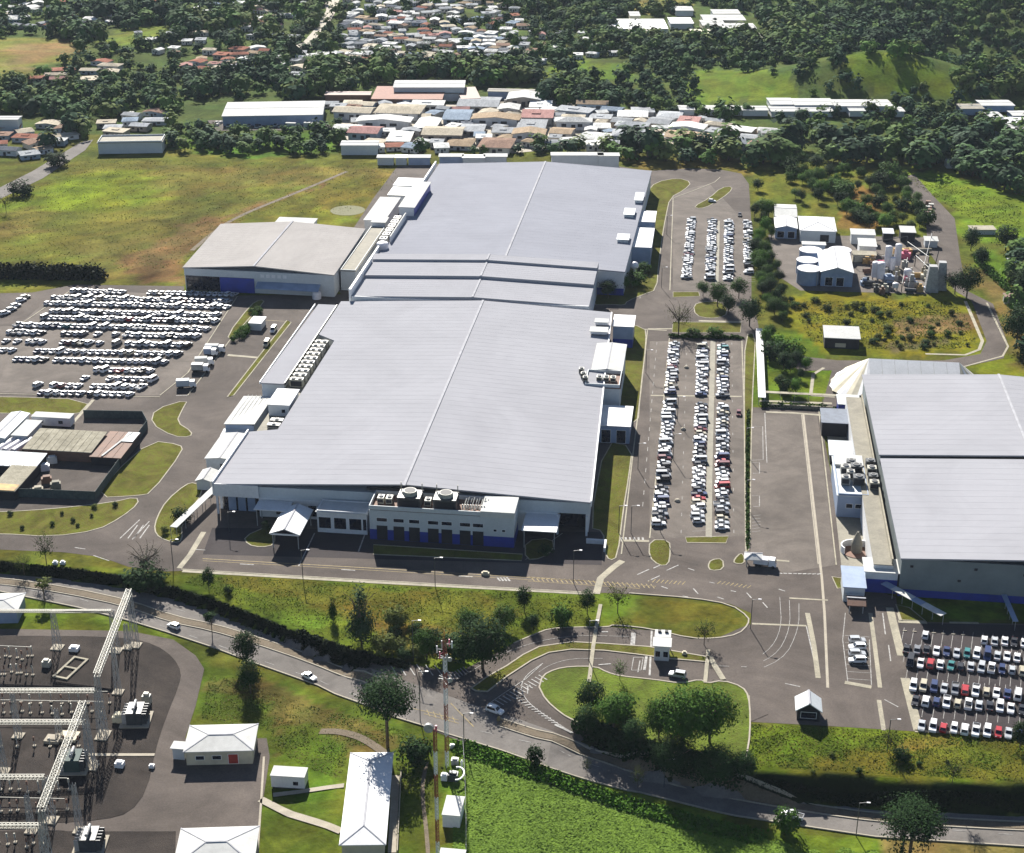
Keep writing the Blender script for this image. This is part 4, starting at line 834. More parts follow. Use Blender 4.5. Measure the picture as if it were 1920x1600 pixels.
for k in range(5):
    a, b = Vector((85.6,385,0)), Vector((86.5,371,0)); p, q = a+(b-a)*k/5, a+(b-a)*(k+.97)/5; m = MB(); m.bar((p.x,p.y,2.8),(q.x,q.y,2.8),1.4,.14); obj('roof_panel', m, M_blueg, t); m = MB(); m.rod((q.x,q.y,0),(q.x,q.y,2.7),.07); obj('post', m, M_steel, t)
t = bldg('smoking_shelter', 'small shelter with a reddish tiled roof by the lobby', 'shelter', 43.4, 47.6, 374.5, 379, 2.6, 'gable', 1, 'x', rm=M_rust, legs=True); box_part('awning', t, -2.4, 2.2, 2.6, 4.6, 2.6, 2.8, M_roofw)
# fabric hall behind the warehouse: vaulted middle and fanned ends
t = thing('fabric_hall', 'pale vaulted fabric hall with pleated ends behind the warehouse', 'fabric hall', (71, 533, 0))
def vault(xa, xb, m_, nm):
    m = MB(); n = 12
    for i in range(n):
        a0, a1 = math.pi*i/n, math.pi*(i+1)/n
        p = [(15*math.cos(a), 4.5+7.2*(1-abs(math.cos(a)))**.92) for a in (a0, a1)]
        m.hexa([(xa,p[0][0],p[0][1]-.2),(xb,p[0][0],p[0][1]-.2),(xb,p[1][0],p[1][1]-.2),(xa,p[1][0],p[1][1]-.2)], [(xa,p[0][0],p[0][1]),(xb,p[0][0],p[0][1]),(xb,p[1][0],p[1][1]),(xa,p[1][0],p[1][1])])
    return obj(nm, m, m_, t)
for k in range(7): vault(-11+k*4.5, -11+k*4.5+4.42, M_wallw, 'roof_panel')
box_part('side_wall', t, -11, 20.5, -15, -14.8, 0, 4.5, M_wallw)
for s_, cx in ((-1, -11), (1, 20.5)):
    for i in range(9):
        a0, a1 = math.pi*(i/9), math.pi*(i+1)/9; am = (a0+a1)/2
        e = lambda a, r=1.: (cx+s_*12.5*r*math.sin(a), 15*r*math.cos(a), 4.5-4*abs(math.sin(a)))
        m = MB(); m.add([(cx,0,11.7), e(a0), e(am,1.04), e(a1)], [(0,1,2),(0,2,3)]); obj('fan_panel', m, M_cream if i % 2 == (s_ < 0) else M_wallw, t)
bldg('service_box', 'small grey block at the near west corner of the fabric hall', 'building', 48.5, 55.5, 507, 515, 4.5, 'flat', wm=M_wallb, rm=M_wallg)
# covered way from the car park to the warehouse
t = thing('covered_walkway', 'long straight grey-roofed covered walkway east of the staff car park', 'walkway')
for k in range(12): y = 513+k*5.7; box_part('roof_panel', t, 21.2, 23.8, y, y+5.62, 2.9, 3.1, M_wallw); box_part('post', t, 21.4, 21.6, y, y+.2, 0, 2.9, M_steel); box_part('post', t, 23.4, 23.6, y, y+.2, 0, 2.9, M_steel)
t = thing('covered_walkway', 'thin cream walkway roof crossing from the grey walkway to the warehouse', 'walkway')
for k in range(5): x = 24+k*4.9; box_part('roof_panel', t, x, x+4.82, 517.5, 519.3, 2.8, 2.98, M_concl); box_part('post', t, x+.2, x+.35, 518.3, 518.5, 0, 2.8, M_steel)
m = MB(); m.box(24.5, 47, 511.5, 512, 0, 1.3); tag(obj('low_wall', m, M_concl), 'low cream wall beside the hedge at the head of the truck yard', 'wall')
# --- utility plant
bldg('plant_house', 'white gabled house at the far corner of the utility plant', 'building', 32.2, 42, 727, 747, 5.2, 'gable', 1.2, 'x', wm=M_wallg, rm=M_roofw)
bldg('plant_house', 'pale gabled porch building with dark glazing at the plant corner', 'building', 31.8, 41.6, 709, 725, 5.0, 'gable', 1.3, 'y', wm=M_blueg, rm=M_wallw, wins=[('S',-2.4,.4,3,3),('S',2.4,.4,3,3)])
bldg('plant_house', 'broad grey-green hipped building beside the gabled plant houses', 'building', 43, 59, 705, 727, 5.6, 'hip', 1.6, wm=M_wallg, rm=M_wallw, wins=[('S',3,.3,4,3.4,M_dark,0,'doorway')])
bldg('plant_house', 'grey-roofed gabled building standing before the round tanks', 'building', 49.2, 62.5, 644, 671, 6.4, 'gable', 2.2, 'y', wm=M_blueg, rm=M_wallw, wins=[('S',-3.2,.3,3,3.6),('S',1.5,.3,3,3.6)])
for k, (px, py, r_, h_) in enumerate(((1520,468,4.9,5),(1575,468,4.9,5),(1514,487,4.6,6),(1517,503,4.9,6.5))):
    x, y = W(px, py, h_); t = thing('round_tank', ['round white-topped tank behind the gabled building, farther left one','round white-topped tank directly behind the gabled building ridge','round white-topped tank in the middle of the left stack','nearest round white-topped tank beside the gabled building'][k], 'tank', (x, y, 0), group='round tanks of the utility plant')
    m = MB(); m.cyl(0,0,0,h_-.3,r_,n=28); obj('shell', m, M_blueg, t); m = MB(); m.cyl(0,0,h_-.3,h_,r_+.12,n=28); m.cyl(0,0,h_,h_+.35,r_*.96,.3,28); obj('lid', m, M_tank, t); m = MB(); m.bar((r_*.7,-r_*.8,0),(r_*.7,-r_*.8,h_),.3); obj('ladder', m, M_steel, t)
bldg('plant_shed', 'white low roof in front of the hipped plant building', 'shed', 43.5, 53.5, 690, 694, 3.5, 'flat', wm=M_wallg, rm=M_roofw)
def silo(x, y, r_, h_, label, m_=None):
    t = thing('silo', label, 'silo', (x, y, 0), group='silos of the utility plant'); m = MB(); m.cyl(0,0,1.5,h_,r_,n=18); obj('shell', m, m_ or M_tank, t); m = MB(); m.dome(0,0,h_,r_,r_*.5,18); obj('cap', m, m_ or M_tank, t)
    m = MB(); [m.rod((r_*.8*math.cos(a),r_*.8*math.sin(a),0),(r_*.8*math.cos(a),r_*.8*math.sin(a),1.6),.15) for a in (.8,2.4,3.9,5.5)]; obj('leg', m, M_steel, t)
for k, (px, py, r_, h_) in enumerate(((1640,525,1.9,9),(1650,528,1.9,9.5),(1663,505,1.7,12),(1681,503,1.7,12.5),(1672,512,1.3,8),(1700,530,1.9,6.5),(1678,545,1.5,3.5))):
    x, y, _ = G(px, py); silo(x, y, r_*.88, h_*.84, ['white silo nearest the gabled building','white silo paired beside the nearest one','tall slim silo, farther of the tall pair','tallest slim silo of the utility plant','short thin silo between the tall pair','stubby pale silo among the plant machinery','small white dome tank at the plant front'][k])
for k, (a, b, yy, zz, w_) in enumerate(((1597,1640,440,4.5,7),(1612,1643,462,5,10),(1600,1642,478,3.4,4),(1690,1716,436,4.5,8),(1735,1758,452,3,5),(1657,1675,438,4,6))):
    x0, y0 = W(a, yy, zz); x1, _ = W(b, yy, zz); bldg('plant_shed', ['white flat shed behind the plant silos','cream-roofed shed west of the silos','low cream roof running to the silos','white roof on dark steelwork in the plant','white lean-to at the plant yard edge','dark-sided shed between the far plant roofs'][k], 'shed', x0, x1, y0, y0+w_, zz, 'mono', .4, wm=[M_wallg,M_wallw,M_cream,M_dark,M_wallg,M_dark][k], rm=[M_roofw,M_roofw,M_concl,M_roofw,M_roofw,M_wallg][k])
for k, (px, py, s_, h_) in enumerate(((1745,545,5.5,11),(1762,542,5,12),(1708,540,2.5,6))):
    x, y, _ = G(px, py); t = thing('filter_tower', ['large grey bag filter tower at the plant east end','tallest grey tapering tower at the plant east end','small grey tapering tower amid plant machinery'][k], 'tower', (x, y, 0))
    m = MB(); m.hexa([(-s_/2,-s_/2,0),(s_/2,-s_/2,0),(s_/2,s_/2,0),(-s_/2,s_/2,0)], [(-s_*.3,-s_*.3,h_),(s_*.3,-s_*.3,h_),(s_*.3,s_*.3,h_),(-s_*.3,s_*.3,h_)]); obj('casing', m, M_steel, t)
    for j in range(5): box_part('stiffener', t, -s_*.52+j*.02, s_*.52-j*.02, -s_/2-.05+j*s_*.036, -s_/2+.1+j*s_*.036, .8+j*h_*.17, 1.0+j*h_*.17, M_steel)
cn = random.Random(5)
for k in range(48):
    px, py = cn.uniform(1620,1745), cn.uniform(475,552); x, y, _ = G(px, py); c = cn.choice([M_hvac,M_steel,M_steell,M_rust,M_blueg,M_darkm,M_concl,M_orange,M_pink] if k != 3 else [M_pink])
    m = MB(); w_ = cn.uniform(.8,2.2)
    if cn.random() < .5: m.box(-w_,w_,-w_*.7,w_*.7,0,cn.uniform(1.2,3)); m.box(-w_*.5,w_*.5,-.4,.4,1.2,cn.uniform(3.1,4))
    else: m.rod((-w_*1.5,0,1.4),(w_*1.5,.3,1.4),.8,12); m.box(-w_,w_,-.5,.5,0,.7)
    tag(obj('process_unit', m, c, loc=(x, y, 0), rz=cn.uniform(-.3,.3)), f'plant machinery between silos and filter towers, {ORD(k+1)} from the gabled building', 'machinery', 'machinery of the utility plant')
for k in range(7):
    a, b = G(*[(1660,540),(1690,548),(1700,470),(1640,470),(1600,500),(1715,500),(1730,520)][k]), G(*[(1720,545),(1700,500),(1740,500),(1700,462),(1640,505),(1745,530),(1745,460)][k]); m = MB(); m.rod((a[0],a[1],3.5+k*.3),(b[0],b[1],3.8+k*.3),.15)
    for q in (a, b): m.rod((q[0],q[1],0),(q[0],q[1],3.6+k*.3),.18)
    tag(obj('pipe_bridge', m, M_darkm), f'overhead pipe run in the utility plant, {ORD(k+1)} from the silos', 'pipe', 'pipe runs of the utility plant')
bldg('field_shed', 'lone white-roofed shed on the yellow-green plot', 'shed', 47.2, 60.2, 571.5, 582, 4.2, 'mono', .8, wm=M_dark, rm=M_roofw, wins=[('S',-.5,.6,4,1.6,M_cream,0,'hatch')])
# --- compound of sheds on the west side
bldg('site_shed', 'large cream corrugated shed roof in the fenced compound', 'shed', -216, -193.5, 438.5, 452.5, 3.6, 'mono', .7, wm=M_rust, rm=M_aged, seams=2.2)
t = bldg('site_shed', 'dark rusty shed roof beside the large cream one', 'shed', -192.8, -183, 436.8, 455, 3, 'mono', .4, wm=M_dark, rm=M_rust, seams=2); m = MB(); m.bar((2.5,9,3.9),(-1.2,-9,3.5),.7,.15); obj('roof_patch', m, M_roofw, t); box_part('roof_sheet', t, 1.2, 5.2, 2, 9.3, 3.7, 3.8, M_wallg)
bldg('site_shed', 'white shed roof at the compound west edge', 'shed', -224, -207, 426.2, 434.8, 3.4, 'mono', .5, wm=M_dark, rm=M_wallg, seams=2)
t = bldg('site_shed', 'narrow blue-grey shed with an orange-stained near end', 'shed', -214.5, -206.8, 409.5, 426, 3.2, 'mono', .3, wm=M_dark, rm=M_aged); box_part('roof_sheet', t, -3.9, 3.9, -8.5, -4.2, 3.45, 3.6, M_orange)
bldg('site_shed', 'grey shed partly cut off at the compound west edge', 'shed', -232, -226, 446, 466, 3.5, 'gable', .6, 'y', wm=M_wallg, rm=M_wallg)
bldg('site_shed', 'pale narrow shed beside the office trailer', 'shed', -224.5, -219.5, 449, 461, 3.2, 'flat', wm=M_wallg, rm=M_roofw)
t = bldg('office_trailer', 'long white office trailer with two dark windows', 'trailer', -224, -210.5, 463.5, 467.5, 3.0, 'flat', z0=.5, wm=M_wallw, rm=M_roofw, over=.15, wins=[('S',-3.6,1,1.6,1.1),('S',3.4,1,1.6,1.1)])
for x in (-4, 4): m = MB(); m.rod((x,-1.9,-.05),(x,1.9,-.05),.45,12); obj('wheel', m, M_tyre, t)
for k in range(3):
    t = thing('cylinder_tank', f'pale horizontal tank beside the cream shed, {ORD(k+1)} from it', 'tank', (-219.5-k*2.9, 445, 0), R(-14), 'horizontal tanks in the compound'); m = MB(); m.rod((0,-5,1.5),(0,5,1.5),1.1,14); obj('shell', m, M_tank, t); box_part('cradle', t, -.9, .9, -3.5, -3, 0, .7, M_conc); box_part('cradle', t, -.9, .9, 3, 3.5, 0, .7, M_conc)
def fence(name, label, pts, h, post_gap, panel_m, post_m, cat='fence', thick=.06):
    t = thing(name, label, cat)
    for a, b in zip(pts, pts[1:]):
        a, b = Vector(a), Vector(b); n = max(1, int((b-a).length/post_gap))
        for i in range(n):
            p, q = a+(b-a)*i/n, a+(b-a)*(i+1)/n; z = float(hz(p.x, p.y)); z2 = float(hz(q.x, q.y)); dv = (b-a).normalized(); nv = Vector((-dv.y, dv.x))*thick
            m = MB(); m.hexa([(p.x-nv.x,p.y-nv.y,z),(q.x-nv.x,q.y-nv.y,z2),(q.x+nv.x,q.y+nv.y,z2),(p.x+nv.x,p.y+nv.y,z)], [(p.x-nv.x,p.y-nv.y,z+h),(q.x-nv.x,q.y-nv.y,z2+h),(q.x+nv.x,q.y+nv.y,z2+h),(p.x+nv.x,p.y+nv.y,z+h)]); obj('panel', m, panel_m, t)
            m = MB(); m.rod((p.x,p.y,z),(p.x,p.y,z+h+.15),.09,6); obj('post', m, post_m, t)
    return t
M_mesh = mat('screen_mesh', (.05,.075,.07), (.03,.045,.045), rough=.9, scale=1)
fence('screen_fence', 'dark green screened fence round the shed compound', [G(*p)[:2] for p in [(158,784),(268,786),(277,803),(180,938),(60,933),(-60,930)]], 3.0, 6, M_mesh, M_darkm)
for k, (px, py, m_) in enumerate(((98,868,M_roofw),(84,882,M_tank),(105,915,M_rooftan),(72,925,M_conc),(88,905,M_rust))):
    x, y, z = G(px, py); m = MB(); m.box(-1.6,1.6,-1,1,0,1.8); m.box(-1.0,1.2,-.8,.8,1.8,2.4); tag(obj('stored_crate', m, m_, loc=(x,y,z), rz=.4), f'{["white","pale","tan","grey","brown"][k]} stored box in the shed compound yard', 'crate', 'boxes in the compound')
# --- substation buildings
def px_hip(name, label, nl, nr, fr, fl, hh, rise, wm_, wins=(), roof='hip', rm=M_roofw):
    """eaves corners (near-left, near-right, far-right, far-left) sighted at height hh"""
    g = G((nl[0]+nr[0])/2, max(nl[1], nr[1])+28)[2]; q = [Vector(W(*p, g+hh)) for p in (nl, nr, fr, fl)]; c = sum(q, Vector((0,0)))/4
    ux = ((q[1]-q[0])+(q[2]-q[3]))/2; uy = ((q[3]-q[0])+(q[2]-q[1]))/2; rz = (math.atan2(ux.y, ux.x)*ux.length+(math.atan2(uy.y, uy.x)-math.pi/2)*uy.length)/(ux.length+uy.length)
    return bldg(name, label, 'building', c.x-ux.length/2+.4, c.x+ux.length/2-.4, c.y-uy.length/2+.4, c.y+uy.length/2-.4, hh, roof, rise, z0=g, wm=wm_, rm=rm, over=.5, wins=wins, rz=rz)
t = px_hip('control_house', 'white hip-roofed control house with cream walls by the substation', (342,1410), (478,1407), (481,1358), (358,1360), 4.2, 1.0, M_cream, [('S',-4.5,1.6,1.9,1),('S',-.6,1.6,2,1),('S',3.2,.3,2.2,2.6,M_red,1,'door')])
px_hip('control_house', 'white hip-roofed building cut by the photo bottom edge', (322,1625), (480,1622), (481,1550), (342,1553), 4.2, 1.3, M_cream)
px_hip('long_house', 'long grey hip-roofed building with a white ridge by the masts', (636,1584), (724,1584), (736,1411), (658,1412), 4.0, 1.2, M_cream, rm=M_wallw)
px_hip('control_house', 'white roof at the photo left edge by the highway', (-62,1148), (34,1146), (46,1113), (-45,1113), 4.0, .8, M_blueg)
q = G(540,1480); t = bldg('site_container', 'white cabin container with blue-grey side on the grass', 'cabin', q[0]-3.9, q[0]+3.9, q[1], q[1]+3.6, 3.0, 'flat', z0=q[2]+.4, wm=M_wallw, rm=M_roofw, over=.1, rz=.03, wins=[('S',1.8,.8,1.2,1)])
box_part('skid', t, -3.6, 3.6, -1.6, 1.6, -.4, 0, M_darkm)
q = G(846,1552); bldg('equipment_cabin', 'white flat-roofed equipment cabin beside the masts', 'cabin', q[0]-1.9, q[0]+1.9, q[1], q[1]+6.6, 3.2, 'flat', z0=q[2], wm=M_wallw, rm=M_roofw, over=.15)
q = G(845,1640); bldg('equipment_cabin', 'white cabin cut by the bottom edge beside the masts', 'cabin', q[0]-2.6, q[0]+2.6, q[1], q[1]+4, 3.2, 'flat', z0=q[2], wm=M_wallw, rm=M_roofw, over=.15)
q = G(335,1425); bldg('generator_box', 'small white box beside the cream control house', 'cabin', q[0]-1.3, q[0]+1.5, q[1], q[1]+2.2, 3.2, 'flat', z0=q[2], wm=M_wallg, rm=M_roofw)
# --- gate buildings
q = G(1240,1240); t = bldg('gatehouse', 'small white gatehouse on the median of the access loop', 'gatehouse', q[0]-1.9, q[0]+1.9, q[1], q[1]+3.4, 4.4, 'flat', z0=q[2]+.1, wm=M_wallw, rm=M_roofw, over=.5, wins=[('S',-1,1.2,1.2,1.6),('S',1,1.2,1.2,1.6)])
t = thing('gate_canopy', 'flat white canopy with dark vents behind the gatehouse', 'canopy', (q[0], q[1]+6, q[2])); box_part('roof', t, -2.1, 2.1, -1.6, 2, 4.2, 4.5, M_roofw)
for x in (-1.8, 1.8): box_part('post', t, x-.12, x+.12, 0, .24, 0, 4.2, M_steel); box_part('vent', t, x*.5-.4, x*.5+.4, .4, 1.2, 4.5, 5, M_dark)
q = G(1515,1352); t = bldg('kiosk', 'kiosk with a dark front and a pale gabled roof below the coach bays', 'kiosk', q[0]-2.7, q[0]+2.7, q[1], q[1]+5, 3.0, 'gable', 2.2, 'y', z0=0, wm=M_dark, rm=M_wallg, over=.5, wins=[('S',0,.8,3.6,1.6)])
q = G(1412,1064); t = bldg('guard_tent', 'white rounded tent canopy at the truck yard gate', 'tent', q[0]-2.2, q[0]+2.2, q[1], q[1]+3.6, 2.6, 'hip', 1.0, legs=True, rm=M_roofw)
# ---------------------------------------------------------------- vehicles
def car_meshes(kind):
    """length along +x = front; returns body, windscreen, rear window, side window pair meshes"""
    L_, Wd, H_, zb = {'sedan': (4.4,1.74,1.42,.28), 'hatchback': (3.9,1.68,1.48,.28), 'suv': (4.5,1.84,1.74,.36), 'pickup': (5.1,1.84,1.74,.42), 'van': (4.9,1.9,2.1,.32)}[kind]
    hb = {'sedan': .86, 'hatchback': .9, 'suv': 1.02, 'pickup': 1.02, 'van': 1.1}[kind]
    st = {'sedan': [(-.5,.80,.62),(-.47,.94,.78),(-.30,1,.84),(.20,1,.86),(.42,.95,.74),(.5,.78,.56)],
          'hatchback': [(-.5,.84,.66),(-.47,.96,.86),(-.3,1,.9),(.22,1,.88),(.43,.94,.74),(.5,.78,.56)],
          'suv': [(-.5,.86,.75),(-.48,.97,.98),(-.3,1,1.02),(.24,1,1.02),(.46,.95,.9),(.5,.82,.65)],
          'pickup': [(-.5,.92,.95),(-.49,.98,.98),(-.12,1,.98),(.22,1,1.02),(.46,.95,.92),(.5,.82,.66)],
          'van': [(-.5,.9,1.05),(-.49,.98,1.1),(-.2,1,1.1),(.3,1,1.08),(.46,.94,.86),(.5,.82,.62)]}[kind]
    ca_ = {'sedan': (-.34,.20,-.20,.06), 'hatchback': (-.47,.24,-.38,.08), 'suv': (-.48,.24,-.42,.10), 'pickup': (-.14,.26,-.10,.12), 'van': (-.49,.38,-.47,.22)}[kind]
    m = MB()
    ring = lambda s: [(s[0]*L_, -Wd/2*s[1]*.94, zb), (s[0]*L_, -Wd/2*s[1], (zb+s[2])/2), (s[0]*L_, -Wd/2*s[1]*.93, s[2]), (s[0]*L_, Wd/2*s[1]*.93, s[2]), (s[0]*L_, Wd/2*s[1], (zb+s[2])/2), (s[0]*L_, Wd/2*s[1]*.94, zb)]
    rs = [ring(s) for s in st]; o = len(m.v)
    vs_ = [p for r in rs for p in r]; fs = []
    for i in range(len(rs)-1):
        for j in range(6): fs.append((i*6+j, i*6+(j+1) % 6, (i+1)*6+(j+1) % 6, (i+1)*6+j))
    fs += [tuple(range(5,-1,-1)), tuple(range((len(rs)-1)*6, len(rs)*6))]
    m.add(vs_, fs)
    x0, x1, t0, t1 = [v*L_ for v in ca_]; w0, w1 = Wd*.45, Wd*.38
    bot = [(x0,-w0,hb-.04),(x1,-w0,hb-.04),(x1,w0,hb-.04),(x0,w0,hb-.04)]; top = [(t0,-w1,H_),(t1,-w1,H_),(t1,w1,H_),(t0,w1,H_)]
    m.hexa(bot, top)
    if kind == 'pickup':
        m.box(-L_*.48, -L_*.15, -Wd*.40, Wd*.40, .99, 1.0, 1)
        for s_ in (-1, 1): m.box(-L_*.49, -L_*.14, s_*Wd*.45-.04, s_*Wd*.45+.04, .98, 1.16)
        m.box(-L_*.495, -L_*.485, -Wd*.45, Wd*.45, .98, 1.16)
    # lights
    for s_ in (-1, 1): m.box(L_*.475, L_*.492, s_*Wd*.33-.16, s_*Wd*.33+.16, .6, .72, 2); m.box(-L_*.497, -L_*.485, s_*Wd*.34-.14, s_*Wd*.34+.14, .66, .82, 3)
    def face(idx, k0=.12, k1=.88, out=.012):
        a, b, c, d_ = [Vector(p) for p in idx]     # bottom pair a,b ; top pair d,c
        P = lambda u, v: (a*(1-u)+b*u)*(1-v)+(d_*(1-u)+c*u)*v
        n = (b-a).cross(d_-a).normalized()*out; g = MB(); q = [P(k0,k0)+n, P(k1,k0)+n, P(k1,k1)+n, P(k0,k1)+n]; g.hexa([p-n*1.6 for p in q], q); return g
    gl = {'windscreen': face([bot[1],bot[2],top[2],top[1]], .07, .93), 'rear_window': face([bot[3],bot[0],top[0],top[3]], .08, .92), 'side_window': face([bot[0],bot[1],top[1],top[0]], .08, .90), 'side_window.b': face([bot[2],bot[3],top[3],top[2]], .08, .90)}
    return m, gl, L_, Wd
CAR = {}
for kind in ('sedan', 'hatchback', 'suv', 'pickup', 'van'):
    m, gl, L_, Wd = car_meshes(kind)
    full = MB(); full.v = list(m.v); full.f = list(m.f); full.m = list(m.m)
    for sx in (-.31, .31):
        for s_ in (-1, 1): full.rod((sx*L_, s_*(Wd/2-.19), .31), (sx*L_, s_*(Wd/2+.01), .31), .31, 10, 4)
    glass = MB()
    for g in gl.values(): glass.add(g.v, g.f)
    mats_ = [M_paint, M_dark, M_tank, M_red, M_tyre]
    wh = MB(); wh.rod((0,-.1,0),(0,.1,0),.31,14,0); rim = MB(); rim.rod((0,-.11,0),(0,.11,0),.18,12)
    CAR[kind] = dict(body=m.mesh(kind+'_body', mats_[:4]), simple=full.mesh(kind+'_simple', mats_), glass=glass.mesh('window_glass', M_glass), parts={k: g.mesh(k, M_glass) for k, g in gl.items()}, wheel=wh.mesh('wheel', M_tyre), rim=rim.mesh('rim', M_rim), L=L_, W=Wd, mb=full, gmb=glass)
PAL = [('white',(.80,.80,.80),34),('silver',(.46,.48,.50),20),('grey',(.20,.21,.23),12),('black',(.018,.019,.024),12),('dark blue',(.02,.04,.13),7),('red',(.42,.02,.025),2),('dark red',(.15,.015,.02),3),('beige',(.50,.45,.33),4),('teal',(.03,.20,.20),1)]
def pick(rnd, white=1.0):
    w = [p[2]*(white if p[0] in ('white','silver') else 1) for p in PAL]; return rnd.choices(PAL, w)[0]
def car_full(kind, colr, x, y, rz, label, group=None, z=None, name='parked_car'):
    K = CAR[kind]; z = float(hz(x, y))+.05 if z is None else z
    t = thing(name, label, 'car' if kind not in ('van', 'pickup') else {'van': 'van', 'pickup': 'pickup truck'}[kind], (x, y, z), rz, group)
    o = link('body', K['body'], t); o.color = (*colr, 1)
    for k, me in K['parts'].items(): link(k.split('.')[0], me, t)
    for sx in (-.31, .31):
        for s_ in (-1, 1):
            w = link('wheel', K['wheel'], t, (sx*K['L'], s_*(K['W']/2-.09), .31)); link('rim', K['rim'], w)
    return t
def car_simple(kind, colr, x, y, rz, label, group):
    K = CAR[kind]; o = link('parked_car', K['simple'], None, (x, y, .05), rz); o.color = (*colr, 1)
    tag(o, label, 'car' if kind not in ('van', 'pickup') else {'van': 'van', 'pickup': 'pickup truck'}[kind], group); link('window_glass', K['glass'], o); return o
STUFF = []                                 # far cars, joined
rc = random.Random(11)
KN = {'sedan':'sedan','hatchback':'hatchback','suv':'suv','pickup':'pickup','van':'van'}
def kindpick(): return rc.choices(['sedan','hatchback','suv','pickup','van'], [42,22,22,7,7])[0]
# right lot: six slanted rows, colours read from the photograph for the first cars of each row
rows = [(1184, 1, [None,None,'white',None,None,None,None,None,'white','silver','white','black','white']),
        (1212, -1, ['black','grey','black','white','dark blue','silver','teal','white','dark blue','silver','white','white','white','silver']),
        (1237, 1, ['black','white','red','white','teal','black','silver','silver','white','dark blue','silver','beige','white','white']),
        (1282, -1, ['white','beige','dark blue','silver','grey','red','white','beige','white','dark blue','white','white','silver']),
        (1309, 1, ['black','white','dark blue','white','beige','white','silver','black','white','white','black','silver','white']),
        (1357, -1, ['silver','white','red','white','white','white','white','red','silver','dark blue','white','grey','silver'])]
RN = ['row against the warehouse lawn','second row from the warehouse lawn','third row from the warehouse lawn','third row from the southern lawn','second row from the southern lawn','row against the southern lawn']
pal = {p[0]: p[1] for p in PAL}
for ri, (py, sg, cl) in enumerate(rows):
    x0 = [1698,1700,1706,1712,1716,1728][ri]; yc = W(x0, py+8)[1]; xw = W(x0, py+8)[0]
    for k in range(15):
        c = cl[k] if k < len(cl) else 'white'
        if c is None: continue
        kd = kindpick(); x = xw+k*2.52+rc.uniform(-.1,.1)
        car_full(kd, pal[c], x, yc-k*.06+rc.uniform(-.25,.25), math.pi/2+(.20 if sg > 0 else .2)*-1+rc.uniform(-.03,.03)+(math.pi if rc.random() < .5 else 0), f'{c} {KN[kd]} in the {RN[ri]}, {ORD(k+1)} bay from the kerb', 'cars in the eastern staff lot')
for k in range(7):
    x = W(1698, 1192)[0]+2.5*k
    if cl and rows[0][2][k] is None: m = MB(); m.box(-.5,.5,-.15,.15,0,.14); tag(obj('wheel_stop', m, M_conc, loc=(x, W(1698,1184)[1], .07)), f'pale wheel stop in an empty bay by the warehouse lawn, {ORD(k+1)} bay', 'wheel stop', 'wheel stops in empty bays')
# staff lot columns in front (individuals) and behind (joined)
def column(x, y0, y1, pitch, gap, cname, dx, skip=()):
    n = int((y1-y0)/pitch); k = 0
    for i in range(n):
        y = y0+(i+.5)*pitch
        if any(a < y < b for a, b in gap) or rc.random() < .03: continue
        k += 1; p = pick(rc); kd = kindpick(); yield k, x+(y-y0)*dx+rc.uniform(-.2,.2), y, p, kd
yb = 417.0
for cx_, nm, dx in ((-9.4, 'western column of the staff lot', -.003), (2.2, 'middle column of the staff lot', -.008), (9.3, 'eastern column of the staff lot', -.0035)):
    for k, x, y, p, kd in column(cx_, yb, 569, 3.04, [(W(1250,746)[1]-3, W(1250,746)[1]+1.5)], nm, dx):
        car_simple(kd, p[1], x, y, rc.uniform(-.04,.04)+.17+(math.pi if rc.random() < .5 else 0), f'{p[0]} {KN[kd]}, {ORD(k)} car from the front, {nm}', 'cars in the front staff lot')
for cx_, dx in ((-7.4,.004), (2.8,0), (10.6,0), (19.4,0)):
    for k, x, y, p, kd in column(cx_, 645 if cx_ < 15 else 655, 734, 2.85, [], '', dx):
        STUFF.append((kd, p[1] if rc.random() < .4 else pal[rc.choice(['white','silver'])], x, y, .17+(math.pi if rc.random() < .5 else 0)))
# west lot
LR = [(543,[(140,240),(283,445)],11.2), (556,[(103,436)],11.2), (567,[(90,430)],11.2), (582,[(100,412)],11.4), (594,[(86,408)],11.4), (609,[(35,392)],11.8), (623,[(20,84),(122,158),(184,188),(218,222),(240,378)],11.8), (640,[(12,14),(33,37),(56,82),(120,172),(188,190),(220,224),(243,355)],12.2)]
LS = [(657,[(-20,30),(72,336)],14.6,'ninth'), (673,[(33,94),(108,312)],12.6,'tenth'), (690,[(185,296)],14,'eleventh'), (706,[(160,164),(208,292)],16,'twelfth'), (721,[(72,76),(103,152),(178,280)],14.8,'thirteenth'), (735,[(80,156),(172,256)],14.5,'last')]
def lot_rows(L, individual):
    for row in L:
        py, spans, pitch = row[0], row[1], row[2]; k = 0
        for a, b in spans:
            px = a
            while px <= b:
                x, y = W(px, py+px*.022+2); p = pick(rc, 2.2) if rc.random() > .25 else PAL[0]; kd = kindpick(); k += 1
                ang = math.pi/2-.35+rc.uniform(-.05,.05)
                if individual: car_simple(kd, p[1], x, y, ang, f'{p[0]} {KN[kd]} in the {row[3]} row of the western lot, {ORD(k)} from its west end', 'cars in the western lot')
                else: STUFF.append((kd, p[1], x, y, ang))
                px += pitch
lot_rows(LR, False); lot_rows(LS, True)
V, F, MI, CL = [], [], [], []
nv = 0
for kd, c, x, y, a in STUFF:
    K = CAR[kd]; co, si = math.cos(a), math.sin(a)
    for mbx, mo in ((K['mb'], None), (K['gmb'], 5)):
        v = np.array(mbx.v); V.append(np.stack([x+v[:,0]*co-v[:,1]*si, y+v[:,0]*si+v[:,1]*co, v[:,2]+.05], 1))
        F += [tuple(i+nv for i in f) for f in mbx.f]; MI += (mbx.m if mo is None else [mo]*len(mbx.f)); CL += [c]*len(mbx.f); nv += len(v)
